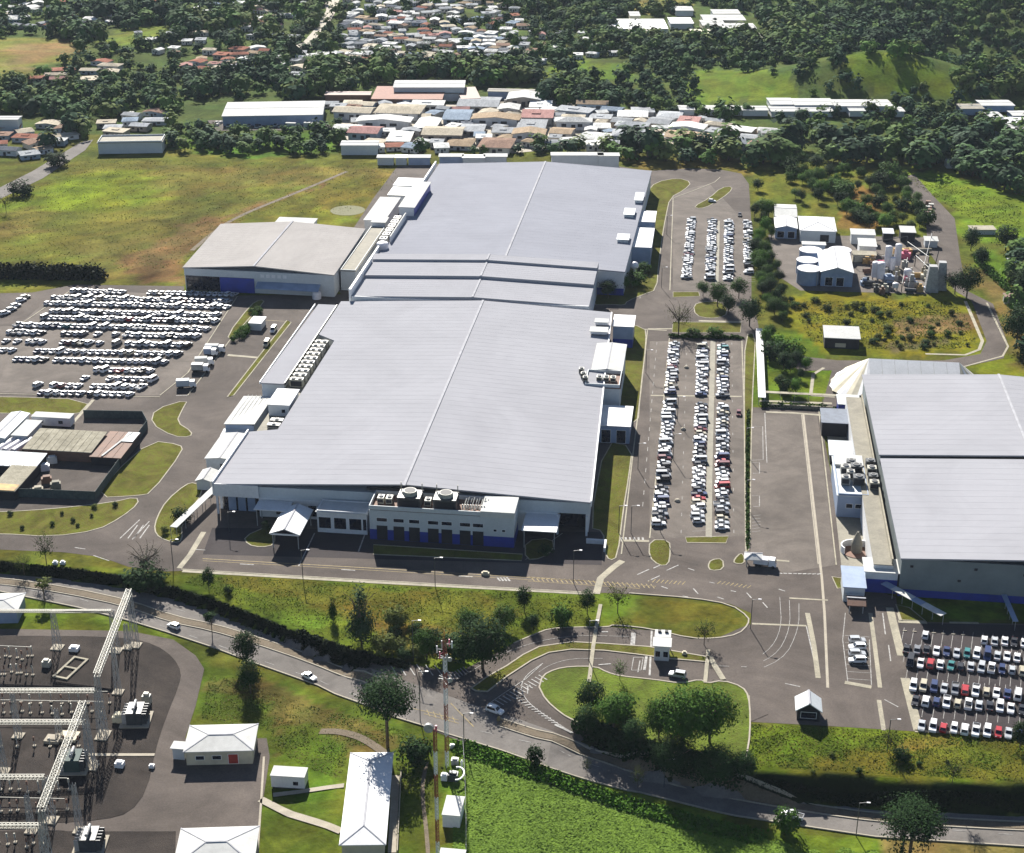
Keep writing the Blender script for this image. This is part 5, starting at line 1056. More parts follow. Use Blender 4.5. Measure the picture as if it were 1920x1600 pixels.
me = bpy.data.meshes.new('parked_cars'); me.from_pydata(np.concatenate(V).tolist(), [], F)
for m in [M_paints, M_dark, M_tank, M_red, M_tyre, M_glass]: me.materials.append(m)
me.polygons.foreach_set('material_index', np.array(MI, np.int32))
ac = me.color_attributes.new('col', 'FLOAT_COLOR', 'CORNER'); arr = np.ones((len(me.loops), 4), np.float32); j = 0
for f, c in zip(F, CL): arr[j:j+len(f), :3] = c; j += len(f)
ac.data.foreach_set('color', arr.ravel())
tag(link('parked_cars', me), 'far rows of small parked cars in the western lot and the rear staff lot', None, 'parked cars too far to count', 'stuff')
# single cars
def onroad(px, py, px2, py2, kd, c, label, z=None):
    a, b = G(px, py), G(px2, py2); return car_full(kd, pal[c], a[0], a[1], math.atan2(b[1]-a[1], b[0]-a[0]), label, name='car', z=(float(hz(a[0], a[1]))+.18) if z is None else z)
onroad(580,1273,700,1318,'sedan','white','white sedan driving on the highway left of the umbrella-shaped tree')
onroad(928,1337,1050,1380,'suv','white','white car passing the hatched gore of the highway junction')
onroad(326,1178,240,1145,'hatchback','white','small white car on the highway beside the substation bend')
onroad(1485,1534,1400,1512,'pickup','white','white car half hidden by a roadside bush on the lower highway')
onroad(1270,1270,1220,1262,'suv','silver','pale car queuing beside the gatehouse shade', None)
onroad(1385,778,1384,800,'hatchback','dark red','dark red car alone beside the east kerb of the staff lot', .06)
onroad(1335,379,1350,380,'hatchback','white','lone white car at the head of the rear staff lot', .06)
onroad(1387,405,1386,420,'sedan','black','lone black car on the lane beside the rear staff lot', .06)
onroad(513,622,500,640,'van','white','white van on the yellow strip west of the main hall', .14); onroad(500,648,490,664,'van','beige','cream van behind the white one on the yellow strip', .14)
for k in range(4):
    x, y = W(1607, 1205+k*12.5); car_full('suv', pal[['silver','white','silver','white'][k]], x, y, .12+math.pi*(k % 2), f'{["silver","white","grey-silver","white"][k]} car in the small bay group above the kiosk, {ORD(k+1)} from the far side', 'four cars in the small bay', z=.1)
for k, (px, py, c) in enumerate(((40,566,'white'),(30,576,'white'),(22,583,'silver'),(10,590,'white'),(48,560,'beige'))):
    x, y = W(px, py); car_simple('suv', pal[c], x, y, .95, f'{c} car parked along the green patch west of the lot, {ORD(k+1)} of five', 'cars beside the green patch')
for k, (px, py) in enumerate(((1620,600+300),)): pass
# trucks in the west road parking and the truck yard
def truck(x, y, rz, label, L_=8., c=M_roofw, box_h=3.4, z=None):
    z = float(hz(x, y))+.05 if z is None else z
    t = thing('lorry', label, 'lorry', (x, y, z), rz)
    box_part('cargo_box', t, -L_/2, L_/2-2.4, -1.2, 1.2, 1.0, box_h, c)
    m = MB(); m.hexa([(L_/2-2.2,-1.1,.6),(L_/2,-1.1,.6),(L_/2,1.1,.6),(L_/2-2.2,1.1,.6)], [(L_/2-2.2,-1.1,2.7),(L_/2-.5,-1.1,2.7),(L_/2-.5,1.1,2.7),(L_/2-2.2,1.1,2.7)]); cb = obj('cab', m, M_white, t)
    m = MB(); m.hexa([(L_/2-.13,-.95,1.6),(L_/2-.10,-.95,1.6),(L_/2-.10,.95,1.6),(L_/2-.13,.95,1.6)], [(L_/2-.45,-.95,2.5),(L_/2-.42,-.95,2.5),(L_/2-.42,.95,2.5),(L_/2-.45,.95,2.5)]); obj('windscreen', m, M_glass, cb)
    box_part('chassis', t, -L_/2, L_/2-.2, -.9, .9, .6, 1.0, M_darkm)
    for wx in (-L_*.36, -L_*.22, L_*.36):
        for s_ in (-1, 1): m = MB(); m.rod((wx,s_*.85,.45),(wx,s_*1.15,.45),.45,12); obj('wheel', m, M_tyre, t)
    return t
for k, (px, py, L_) in enumerate(((404,656,7.5),(384,680,7),(377,692,6.5),(350,722,7),(396,662,5))):
    x, y = W(px, py+5); truck(x, y, .1+.15*(k % 2), ['white lorry farthest along the kerb east of the western lot','white lorry behind the pair by the western lot kerb','second white lorry of the pair by the lot kerb','lorry alone nearest the corner of the western lot','short pale lorry tucked beside the farthest one'][k], L_, [M_roofw,M_roofw,M_hvac,M_wallg,M_blueg][k], 3.2)
bldg('lot_shed', 'pale grey flat-roofed booth at the planted bed of the western lot', 'booth', -176, -171.5, 562, 569, 3, 'flat', wm=M_wallg, rm=M_wallw)
x, y = W(1434, 1062); truck(x, y, -.12, 'pale lorry beside the rounded tent at the truck yard gate', 6.5, M_wallw, 2.6)
x, y = G(1903, 568)[:2]; t = thing('coach', 'rust-red roofed shelter at the far east edge of the service road', 'shelter', (x, y, float(hz(x, y)))); box_part('roof', t, -5, 5, -2.5, 2.5, 3, 3.3, M_rust); box_part('wall', t, -4.6, 4.6, -2.2, 2.2, 0, 3, M_hvac); t.name = 'shelter'
m = MB(); q = G(1748,405)
for k in range(9): m.box(-2+.9*math.sin(k*2.1)-1.2, -2+.9*math.sin(k*2.1)+1.2, k*3.2-9, k*3.2-6.8, 0, 1.4+k % 3*.5, k % 2)
tag(obj('scrap_pile', m, [M_rust, M_hvac], loc=q, rz=-.15), 'reddish-brown line of stored machinery beside the sloping service road', 'stored machinery')

# ---------------------------------------------------------------- trees
def leaf_cloud(rng, n_cl, per, size, rx, ry, rz, kind='round', up=.55, fill=.6, rough=.34):
    """leaf-sized quads gathered in clumps through a crown; vertices in a unit-free local frame (metres)"""
    V = []
    cs = []
    while len(cs) < n_cl:
        p = rng.uniform(-1, 1, 3); r = np.linalg.norm(p)
        if r > 1 or (kind != 'open' and r < fill*rng.random()): continue
        if kind == 'umbrella' and p[2] < -.2: continue
        if kind == 'cone' and math.hypot(p[0], p[1]) > .9*(1-(p[2]+1)/2)+.12: continue
        if kind in ('round', 'open') and p[2] < -.75: continue
        cs.append(p)
    for p in cs:
        cr = (.30 if kind != 'open' else .16)*rng.uniform(.7, 1.3)
        q = p+rng.normal(0, cr*.62, (per, 3)); ctr = q*np.array([rx, ry, rz])
        nrm = (q-np.array([0,0,-.35]))*np.array([1/rx, 1/ry, 1/rz])*rx; nrm = nrm/np.linalg.norm(nrm, axis=1)[:, None]*.9+rng.normal(0, rough, (per, 3)); nrm[:, 2] += up*.5
        nrm /= np.linalg.norm(nrm, axis=1)[:, None]
        t = np.cross(nrm, rng.normal(0, 1, (per, 3))); t /= np.linalg.norm(t, axis=1)[:, None]; b = np.cross(nrm, t)
        s = size*rng.uniform(.55, 1.3, (per, 1))
        V.append(np.stack([ctr-t*s-b*s*.7, ctr+t*s-b*s*.6, ctr+t*s*.8+b*s*.8, ctr-t*s*.7+b*s*.6], 1).reshape(-1, 3))
    return np.concatenate(V)
def cloud_mesh(name, V, m): return np_mesh(name, V, np.arange(len(V)).reshape(-1, 4), [m])
def trunk_mb(h, r, limbs, rng, spread=.5, lean=0.):
    m = MB(); m.rod((0,0,-.3),(lean*h*.3,0,h*.55),r,8)
    for k in range(limbs):
        a = 2*math.pi*k/limbs+rng.uniform(-.3,.3); p = (lean*h*.3, 0, h*rng.uniform(.38,.55)); q = (p[0]+math.cos(a)*h*spread*.5, math.sin(a)*h*spread*.5, h*rng.uniform(.7,.85)); m.rod(p, q, r*.45, 6)
        m.rod(q, (q[0]+math.cos(a+.5)*h*.15, q[1]+math.sin(a+.5)*h*.15, q[2]+h*.12), r*.22, 5)
    return m
rt = np.random.default_rng(3); PROTO = {}
def proto(key, kind, h, rx, rz, cz, n, per, size, r, limbs, spread, ncopies=3):
    PROTO[key] = []
    for k in range(ncopies):
        V = leaf_cloud(rt, n, per, size, rx, rx*rt.uniform(.85,1.1), rz, kind); V[:, 2] += cz; V[:, 0] += rt.uniform(-.05,.05)*rx
        PROTO[key].append((cloud_mesh('crown', V, M_leaf), trunk_mb(h, r, limbs, rt, spread).mesh('trunk', M_bark), h))
proto('round', 'round', 8, 3.6, 3.0, 5.2, 80, 34, .19, .22, 5, .5)
proto('bush', 'round', 3, 1.8, 1.4, 1.5, 44, 26, .15, .12, 4, .5)
proto('big', 'round', 12, 6.6, 4.6, 7.6, 150, 42, .24, .4, 7, .7)
proto('umbrella', 'umbrella', 15, 7.5, 3.6, 11.6, 150, 46, .23, .45, 8, .62)
proto('cone', 'cone', 10, 2.6, 4.4, 5.6, 80, 30, .18, .2, 6, .3)
proto('open', 'open', 9, 4.2, 3.6, 5.6, 90, 7, .17, .16, 10, .75)
proto('grey', 'open', 9, 4.6, 3.4, 5.6, 120, 7, .13, .2, 12, .8, 2)
proto('palm', 'umbrella', 7, 2.4, 1.0, 5.8, 26, 9, .34, .16, 6, .45, 2)
GREENS = {'shade': (.008,.016,.005), 'dark': (.016,.040,.010), 'mid': (.036,.080,.010), 'bright': (.060,.135,.012), 'olive': (.070,.085,.018), 'grey': (.085,.078,.062), 'blue': (.030,.058,.028)}  # 'shade' is leaf green with the bank's shade put into the colour
rq = random.Random(4)
def tree(key, px, py, hpx, tone, label, group=None, wf=1., name=None, world=None):
    """foot on the sight line (px, py); hpx = height in photograph pixels, turned into metres at that distance"""
    x, y, z = G(px, py) if world is None else world
    cr, tr, h0 = PROTO[key][rq.randrange(len(PROTO[key]))]
    f = -x*sa+y*ca; hm = hpx/(scale_at(x, y, z)*math.cos(math.atan2(CAMH, f)))
    hh = {'round': 8.2, 'bush': 2.9, 'big': 12.2, 'umbrella': 15.2, 'cone': 10, 'open': 9.2, 'grey': 9, 'palm': 6.8}[key]; s_ = hm/hh
    t = thing(name or {'bush':'shrub','palm':'palm_tree','cone':'conical_tree','umbrella':'umbrella_tree','grey':'bare_tree'}.get(key, 'broadleaf_tree'), label, 'shrub' if key == 'bush' else 'tree', (x, y, z), rq.uniform(0, 6.28), group)
    s_ *= .92; t.scale = (s_*wf*.72, s_*wf*.72, s_)
    o = link('crown', cr, t); k = rq.uniform(.8, 1.2); o.color = (*[v*k for v in GREENS[tone]], 1); link('trunk', tr, t); return t
T_ = [('umbrella',727,1402,128,'dark','tall dark umbrella-crowned tree below the highway, taller than its neighbours',1.0),
 ('round',462,1250,66,'dark','dark rounded tree on the highway edge nearer the substation',1.1), ('round',470,1300,62,'dark','dark low tree beside the rounded one under the highway edge',1.0),
 ('round',983,1147,50,'dark','dark clipped tree by the lawn sidewalk, farther from the diagonal path',.95), ('round',1101,1151,46,'dark','dark clipped tree right beside the diagonal white path',1.0), ('bush',1051,1172,38,'mid','low green bush on the lawn beneath the diagonal path',1.2),
 ('cone',678,1210,110,'blue','tall feathery bluish conifer on the lawn above the highway',1.2), ('cone',625,1165,56,'mid','slim young tree left of the feathery conifer',.8), ('bush',745,1174,36,'olive','dull round bush right of the feathery conifer',1.3),
 ('round',1000,1182,30,'dark','small dark shrubby tree between bush and clipped tree',1.2), ('big',905,1255,95,'dark','large dark spreading tree where the loop meets the lawn',1.2), ('round',880,1190,50,'mid','green tree on the lawn behind the large dark one',1.4), ('round',945,1180,44,'mid','pale green tree touching the large dark one',1.5), ('bush',850,1238,46,'dark','dark bushy tree left of the large spreading one',1.6),
 ('round',800,1238,60,'mid','green tree just behind the tall mast top',1.0), ('bush',720,1228,40,'olive','olive bush at the lawn corner above the junction',1.4),
 ('open',1158,1150,60,'olive','thin leafless-looking tree near the diagonal path',1.1), ('open',1320,1210,52,'dark','thin dark tree at the tip of the lawn island',1.1), ('open',1162,1275,42,'bright','small airy light green tree in the access island',1.0),
 ('big',1420-140,1400,106,'mid','large green spreading tree in the middle of the access island',1.1), ('big',1330,1392,98,'mid','second large green tree touching the first in the access island',1.0), ('big',1235,1385,72,'mid','green tree at the left flank of the large pair',.9),
 ('round',1108,1340,62,'dark','dark tree at the left of the access island',1.2), ('round',1150,1365,62,'mid','green leafy tree beside the dark one in the island',1.5), ('bush',1160,1345,40,'mid','green shrub above the leafy island tree',1.5), ('round',1100,1375,50,'dark','shadowy tree at the island bank foot',1.3), ('round',1190,1395,45,'dark','dark tree on the bank below the island',1.5),
 ('big',1262,1450,70,'dark','dark tree overhanging the highway bank',1.2), ('big',1340,1470,70,'dark','dark tree on the shaded bank farther along',1.2), ('round',1395,1462,50,'dark','small dark tree at the start of the shaded bank',1.3),
 ('umbrella',1705,1608,98,'dark','airy spreading tree in front of the lower highway at the corner',1.3), ('open',1690,1612,90,'dark','see-through tree merging with the spreading corner tree',1.5), ('bush',1003,1434,34,'dark','small dark roadside bush below the junction',.9), ('bush',1474,1560,44,'mid','roadside bush hiding part of a white car',1.0), ('open',1195,1478,42,'olive','spindly roadside tree on the highway verge',1.0), ('open',1100,1450,28,'olive','tiny spindly verge tree nearer the junction',1.0),
 ('open',1668,1412,50,'olive','thin tree on the rusty lawn below the bays',.8), ('open',1785,1470,48,'dark','thin dark tree at the crest of the shaded bank',1.0), ('bush',1690,1425,22,'dark','low dark bush beside the thin lawn tree',1.6), ('round',1912,1402,50,'dark','dark tree at the photo edge below the bays',1.0),
 ('grey',276,1082,66,'grey','wide grey leafless tree above the highway bend',1.25), ('bush',276,1100,40,'dark','dense green bush under the grey leafless tree',2.0), ('open',88,1062,68,'mid','thin forked tree at the west lawn',.9), ('open',46,1080,46,'olive','faint thin tree at the west photo edge',1.0), ('palm',84,1128,44,'olive','small palm-like tree in the west highway median',1.3), ('palm',398,1190,42,'dark','small palm-like tree in the highway median by the bend',1.1), ('round',392,1106,42,'dark','small dark tree on the lawn by the white path',.9), ('bush',428,1114,16,'dark','tiny dark bush on the lawn right of the small tree',1.0),
 ('bush',778,1428,40,'dark','dark bush beside the top corner of the long grey hip roof',1.6), ('bush',342,978,28,'dark','green bush in the corner island by the main hall',1.3), ('bush',310,1000,14,'olive','tiny bush at the corner island edge',1.2), ('round',500,1000,26,'dark','little tree in the shade beside the gabled canopy',1.0), ('bush',1022,1040,18,'dark','dark bush in the small east forecourt bed',1.6),
 ('grey',1272,628,66,'olive','broad grey-green tree at the crossing between the two staff lots',1.1), ('round',1345,575,48,'mid','tree at the end of the rear staff lot',1.3), ('round',1365,590,42,'dark','dark tree over the crossing island',1.3), ('round',1318,556,30,'mid','small tree at the rear lot end bed',1.3), ('round',1405,612,58,'dark','dark tree where the walkway begins',1.2), ('round',1385,560,40,'mid','green tree beside the rear lot exit',1.3), ('bush',1340,630,18,'mid','hedge-like bush at the head of the front staff lot',2.0), ('bush',1300,632,16,'mid','second hedge-like bush at the front lot head',2.0),
 ('round',1140,560,36,'dark','dark tree between the stepped hall and the rear hall corner',1.4), ('round',1165,548,34,'mid','lighter tree beside the dark corner tree of the rear hall',1.4), ('bush',1190,535,26,'mid','shrub by the rear hall lawn',1.8), ('bush',1205,512,20,'mid','small shrub on the rear hall lawn',1.6),
 ('bush',42,366,28,'dark','dark roadside bush at the big meadow corner',1.8), ('bush',108,312,26,'dark','dark bush on the meadow rim by the country road',1.8), ('open',12,400,40,'olive','thin pale tree at the meadow west edge',1.0),
 ('round',1421,358,24,'dark','round dark bush beside the far bend of the lot road',1.6), ('round',1812,560,64,'dark','dark tree at the east end of the filter towers',1.2), ('round',1790,552,44,'dark','smaller dark tree in front of the grey towers',1.3), ('round',1905,650,80,'dark','large dark tree at the east photo edge by the service road',1.2), ('round',1920,560,60,'dark','dark tree by the rust-red shelter',1.3),
 ('round',1820,470,44,'dark','dark tree by the white barrier roof east of the plant',1.2), ('round',1840,500,40,'dark','dark tree on the slope east of the plant',1.3), ('round',1885,470,50,'dark','dark bushy tree at the slope edge',1.4)]
for key, px, py, hp, tone, lab, wf in T_: tree(key, px, py, hp, tone, lab, None, wf)
# screened rows the eye can count: along the lot, in the walkway garden, the young plantation
def tree_row(poly, n, key, hp, tones, lab, group, seed, mind=14, wf=1.2):
    r_ = random.Random(seed); pts = []; xs = [p[0] for p in poly]; ys = [p[1] for p in poly]; tries = 0
    while len(pts) < n and tries < 6000:
        tries += 1; p = (r_.uniform(min(xs), max(xs)), r_.uniform(min(ys), max(ys)))
        if not inpoly(p[0], p[1], poly): continue
        if any((p[0]-q[0])**2+((p[1]-q[1])*1.6)**2 < mind**2 for q in pts): continue
        pts.append(p)
    pts.sort(key=lambda q: q[1])
    for k, p in enumerate(pts): tree(r_.choice(key), p[0], p[1], r_.uniform(*hp), r_.choice(tones), f'{lab}, {ORD(k+1)} from the far end', group, wf*r_.uniform(.8,1.25))
tree_row([(1408,400),(1445,400),(1460,520),(1475,620),(1440,640),(1425,560),(1412,480)], 30, ['round','big'], (22,36), ['dark','mid','mid','bright'], 'tree in the dense belt east of the rear staff lot', 'trees of the belt beside the rear lot', 1, 13)
tree_row([(1430,640),(1490,660),(1515,700),(1500,740),(1432,740)], 14, ['round','bush'], (22,36), ['dark','mid','bright'], 'garden tree between the long walkway and the fabric hall', 'trees of the walkway garden', 2, 15)
tree_row([(1468,305),(1690,335),(1745,420),(1700,440),(1600,430),(1570,390),(1470,380)], 66, ['round','round','bush'], (18,32), ['mid','mid','dark','bright'], 'young plantation tree behind the utility plant', 'young trees of the plantation', 3, 11, 1.35)
tree_row([(1480,560),(1800,575),(1820,650),(1620,662),(1500,620)], 46, ['bush'], (6,12), ['dark','mid','olive'], 'low shrub scattered on the yellow-green plot', 'shrubs on the yellow-green plot', 5, 13, 1.6)
tree_row([(430,640),(452,640),(497,570),(486,566)], 12, ['bush'], (10,14), ['bright','mid'], 'bright shrub in the planted bed beside the western lot', 'shrubs of the planted bed', 6, 6)
tree_row([(730,1185),(800,1180),(860,1230),(740,1236)], 7, ['bush'], (18,30), ['dark','olive'], 'bush on the lawn corner over the highway junction', 'bushes at the lawn corner', 8, 16, 1.4)
tree_row([(20,960),(230,945),(240,965),(100,1000),(10,995)], 9, ['bush'], (6,9), ['dark','olive'], 'tiny sapling on the lawn strip below the shed compound', 'saplings below the compound', 9, 16)
tree_row([(1540,1380),(1900,1400),(1890,1465),(1500,1450)], 6, ['bush'], (5,9), ['dark','olive'], 'tiny shrub on the rusty lawn above the bank', 'shrubs on the rusty lawn', 12, 22, 1.4)
# hedges: banks of small leaf clumps, one object each
def hedge(name, label, pts, w, h, tone, n, size=.22, z_off=0):
    rng = np.random.default_rng(len(pts)*7+n); P = [G(*p) if len(p) == 2 else p for p in pts]; seg = []; tot = 0
    for a, b in zip(P, P[1:]): L_ = math.hypot(b[0]-a[0], b[1]-a[1]); seg.append((tot, L_, a, b)); tot += L_
    d_ = rng.uniform(0, tot, n); c = np.zeros((n, 3))
    for s0, L_, a, b in seg:
        k = (d_ >= s0) & (d_ < s0+L_); u = (d_[k]-s0)/L_; c[k, 0] = a[0]+(b[0]-a[0])*u; c[k, 1] = a[1]+(b[1]-a[1])*u
    c[:, 0] += rng.uniform(-w/2, w/2, n); c[:, 1] += rng.uniform(-w/2, w/2, n); c[:, 2] = hz(c[:, 0], c[:, 1])+z_off
    bump = .75+.35*np.sin(d_*1.3)+.15*np.sin(d_*3.1+1)
    c[:, 2] += h*rng.random(n)**.6*np.clip(bump, .35, 1.2)
    nrm = rng.normal(0, .7, (n, 3))+np.array([0,0,.7]); nrm /= np.linalg.norm(nrm, axis=1)[:, None]; t = np.cross(nrm, rng.normal(0,1,(n,3))); t /= np.linalg.norm(t, axis=1)[:, None]; b = np.cross(nrm, t); s = size*rng.uniform(.6,1.5,(n,1))
    V = np.stack([c-t*s-b*s, c+t*s-b*s*.8, c+t*s+b*s, c-t*s*.8+b*s], 1).reshape(-1, 3); o = link(name, cloud_mesh(name, V, M_leaf)); o.color = (*GREENS[tone], 1); return tag(o, label, 'hedge')
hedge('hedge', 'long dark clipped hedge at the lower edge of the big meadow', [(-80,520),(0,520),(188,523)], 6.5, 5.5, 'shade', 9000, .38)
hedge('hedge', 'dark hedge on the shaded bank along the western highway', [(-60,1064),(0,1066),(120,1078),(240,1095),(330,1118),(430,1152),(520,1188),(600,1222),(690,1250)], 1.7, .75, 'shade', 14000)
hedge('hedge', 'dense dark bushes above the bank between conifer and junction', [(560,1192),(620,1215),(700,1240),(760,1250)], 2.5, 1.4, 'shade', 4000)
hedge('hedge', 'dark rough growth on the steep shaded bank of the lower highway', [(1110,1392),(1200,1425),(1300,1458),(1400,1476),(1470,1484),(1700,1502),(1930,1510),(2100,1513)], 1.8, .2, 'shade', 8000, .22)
hedge('hedge', 'bushy edge below the inner island where the highway bends', [(1085,1362),(1150,1384),(1250,1418),(1380,1448)], 4.5, 1.8, 'dark', 8000, .26)
hedge('hedge', 'narrow hedge between the staff lot and the truck yard', [(1403,770),(1401,900),(1402,1030)], 1.1, .9, 'mid', 2600, .16)
hedge('hedge', 'clipped hedge crossing the head of the front staff lot', [(1256,632),(1300,634),(1392,635)], 1.6, 1.3, 'mid', 1800)
hedge('hedge', 'clipped hedge at the head of the truck yard', [(1430,762),(1500,765),(1560,768)], 2.2, 1.5, 'mid', 1600)
hedge('hedge', 'green hedge line on the slope at the east photo edge', [(1830,488),(1885,540),(1930,575)], 4, 2.2, 'bright', 2500)
for lab, pl, w_, tone, n in (('tall bright grass and weeds on the verge below the highway', [(860,1400),(1000,1450),(1150,1500),(1300,1545),(1420,1570)], 5, 'bright', 9000),):
    o = hedge('grass', lab, pl, w_, .7, tone, n, .22); o['kind'] = 'stuff'; o['label'] = lab; del o['category']
# rough bright grass field, tufted
rng = np.random.default_rng(21); N_ = 95000; px = rng.uniform(850, 1700, N_); py = rng.uniform(1390, 1640, N_)
lim = np.interp(px, [850,940,1029,1200,1380,1500,1641,1700], [1402,1418,1450,1498,1541,1559,1580,1588]); k = py > lim+4+9*np.sin(px*.03)+5*np.sin(px*.11); px, py = px[k], py[k]
tz = -2.2; u = (px-960)/FPX; v = (py-800)/FPX; t_ = (CAMH-tz)/(sp+v*cp); XX = u*t_*ca-(cp-v*sp)*t_*sa; YY = u*t_*sa+(cp-v*sp)*t_*ca
c = np.stack([XX, YY, hz(XX, YY)+.10], 1); n = len(c)
nrm = rng.normal(0, .24, (n, 3))+np.array([0,0,.9]); nrm /= np.linalg.norm(nrm, axis=1)[:, None]; t = np.cross(nrm, rng.normal(0,1,(n,3))); t /= np.linalg.norm(t, axis=1)[:, None]; b = np.cross(nrm, t); s = .17*rng.uniform(.5,1.6,(n,1))
V = np.stack([c-t*s-b*s, c+t*s-b*s*.8, c+t*s+b*s, c-t*s*.8+b*s], 1).reshape(-1, 3); o = link('grass', cloud_mesh('grass', V, M_leaf)); o.color = (.120,.190,.026,1); tag(o, 'rough bright green grass field below the highway', None, None, 'stuff')

# tufts and weeds standing in the open grass
def tufts(poly, n, cols, size, label, seed, zt=0.):
    rng = np.random.default_rng(seed); w = np.array([W(*p, zt) for p in poly]); x0, y0 = w.min(0); x1, y1 = w.max(0)
    x = rng.uniform(x0, x1, n*3); y = rng.uniform(y0, y1, n*3); k = inpoly(x, y, [tuple(q) for q in w]); cl = np.sin(x*.37+1.3*np.sin(y*.21))*np.sin(y*.41+1.1*np.sin(x*.17)); k &= rng.random(len(x)) < .35+.65*(cl > .1)
    x, y, cl = x[k][:n], y[k][:n], cl[k][:n]; m = len(x); c = np.stack([x, y, hz(x, y)+size*.35+.09*0], 1)
    nrm = rng.normal(0, .42, (m, 3))+np.array([0,0,.8]); nrm /= np.linalg.norm(nrm, axis=1)[:, None]; t = np.cross(nrm, rng.normal(0,1,(m,3))); t /= np.linalg.norm(t, axis=1)[:, None]; b = np.cross(nrm, t); s = size*rng.uniform(.5,1.7,(m,1))
    V = np.stack([c-t*s-b*s*.6, c+t*s-b*s*.5, c+t*s+b*s*.6, c-t*s*.8+b*s*.5], 1).reshape(-1, 3); ca_, cb_ = np.array(cols[0]), np.array(cols[1]); f = np.clip(.5+.45*cl+rng.normal(0,.22,m), 0, 1)[:, None]
    me = np_mesh('grass', V, np.arange(len(V)).reshape(-1, 4), [M_leafs], ca_*f+cb_*(1-f)); tag(link('grass', me), label, None, None, 'stuff')
tufts([(-60,430),(165,296),(735,308),(750,335),(640,405),(600,400),(470,405),(345,500),(190,512),(-60,505)], 15000, [(.130,.165,.026),(.150,.128,.046)], .19, 'coarse grass tufts of the big meadow', 41)
tufts([(355,1078),(700,1097),(1100,1118),(1090,1170),(960,1195),(860,1240),(720,1228),(560,1178),(430,1128),(345,1092)], 16000, [(.085,.130,.014),(.110,.100,.022)], .14, 'tufts in the lawn between front road and highway', 42)
tufts([(1410,1358),(1920,1384),(1920,1466),(1590,1448),(1400,1436)], 13000, [(.080,.130,.012),(.115,.098,.022)], .14, 'tufts in the lawn above the shaded bank', 43)
tufts([(1690,332),(1760,336),(1850,362),(1915,390),(1915,430),(1850,425),(1800,400)], 3500, [(.13,.20,.02),(.14,.13,.03)], .22, 'coarse grass of the green slope east of the plant', 44)
tufts([(395,1262),(480,1285),(700,1360),(820,1400),(800,1470),(745,1500),(742,1405),(655,1405),(640,1470),(500,1395),(510,1370),(375,1345)], 12000, [(.075,.125,.014),(.115,.095,.03)], .13, 'tufts in the rough lawn by the substation houses', 45, -2.4)
tufts([(1480,565),(1790,566),(1815,600),(1830,640),(1800,655),(1625,655),(1520,640)], 9000, [(.13,.15,.014),(.10,.10,.03)], .22, 'weeds of the yellow-green plot', 46)
# ---------------------------------------------------------------- the valley beyond: streets, roofs, trees
def farb(pl, pr, yf, yb, h, roof, wall, roofc, label, cat='building', rh=None, par=0, wins=(), group=None, seams=0, eave=False):
    """a building whose front foot runs from pl to pr on the sight line yf and whose roof ends on the sight line yb"""
    yf0 = yf if not isinstance(yf, tuple) else yf[0]
    a = G(pl, yf if not isinstance(yf, tuple) else yf[0]); b = G(pr, yf if not isinstance(yf, tuple) else yf[1]); z = min(a[2], b[2])
    if eave: a, b = (*W(pl, yf0, z+h), z), (*W(pr, yf if not isinstance(yf, tuple) else yf[1], z+h), z)
    rz = math.atan2(b[1]-a[1], b[0]-a[0]); L_ = math.hypot(b[0]-a[0], b[1]-a[1]); mx_, my_ = (a[0]+b[0])/2, (a[1]+b[1])/2
    q = W((pl+pr)/2, yb, z+h); dep = max(6, (q[0]-mx_)*-math.sin(rz)+(q[1]-my_)*math.cos(rz))
    cx, cy = mx_-math.sin(rz)*dep/2, my_+math.cos(rz)*dep/2
    rh = .3
    return bldg('building' if cat == 'building' else cat.replace(' ', '_'), label, cat, cx-L_/2, cx+L_/2, cy-dep/2, cy+dep/2, h, roof, rh, 'x', z0=z, wm=wall, rm=roofc, over=.5, rz=rz, par=par, wins=wins, group=group, seams=seams)
Mtile = mat('clay_tile_roof', (.30,.13,.085), (.17,.08,.055), rough=.85, scale=.2, scale2=1.2)
Mbrn = mat('brown_sheet_roof', (.27,.17,.13), (.17,.11,.09), rough=.75, scale=.1, scale2=1)
farb(417, 604, (218,215), 191, 6, 'gable', M_blueg, M_roofw, 'large white-roofed warehouse with a blue-grey front in the valley', 'warehouse', 1.5, seams=6, eave=True)
farb(-40, 36, (250,250), 218, 8, 'gable', M_wallg, M_roofw, 'white-roofed warehouse cut by the photo left edge', 'warehouse', 1.5)
farb(183, 303, (269,267), 256, 6, 'flat', M_wallg, M_rooftan, 'long low building with a blank grey front above the big meadow', 'building', par=.8, eave=True)
farb(697, 828, (186,187), 164, 5, 'mono', M_rust, Mtile, 'long red-brown industrial roof in front of the raised white one', 'factory', 2, eave=True)
farb(738, 870, (164,164), 151, 10, 'gable', M_wallg, M_roofw, 'long raised white roof above the red-brown factory', 'factory', 1.5, eave=True)
farb(829, 865, (190,190), 170, 5, 'gable', M_wallw, M_rooftan, 'pale tan roof joined to the red-brown factory', 'factory', 1)
farb(866, 900, (186,185), 165, 5, 'mono', M_rust, Mbrn, 'brown sloping roof at the east end of the red-brown factory', 'factory', 2, eave=True)
farb(915, 1000, (186,188), 167, 5, 'gable', M_blueg, M_rooftan, 'long tan roof standing alone east of the brown factory', 'building', 1)
farb(610, 694, (190,190), 172, 4, 'gable', M_rust, Mbrn, 'faded brown roof west of the red-brown factory', 'building', 1.5)
farb(640, 708, (291,291), 264, 5.5, 'gable', M_wallg, M_roofw, 'bright white roof standing alone behind the big meadow', 'building', .8)
farb(757, 804, (200,200), 189, 4, 'mono', M_wallg, M_wallw, 'small grey roof in front of the red-brown factory', 'building', .5)
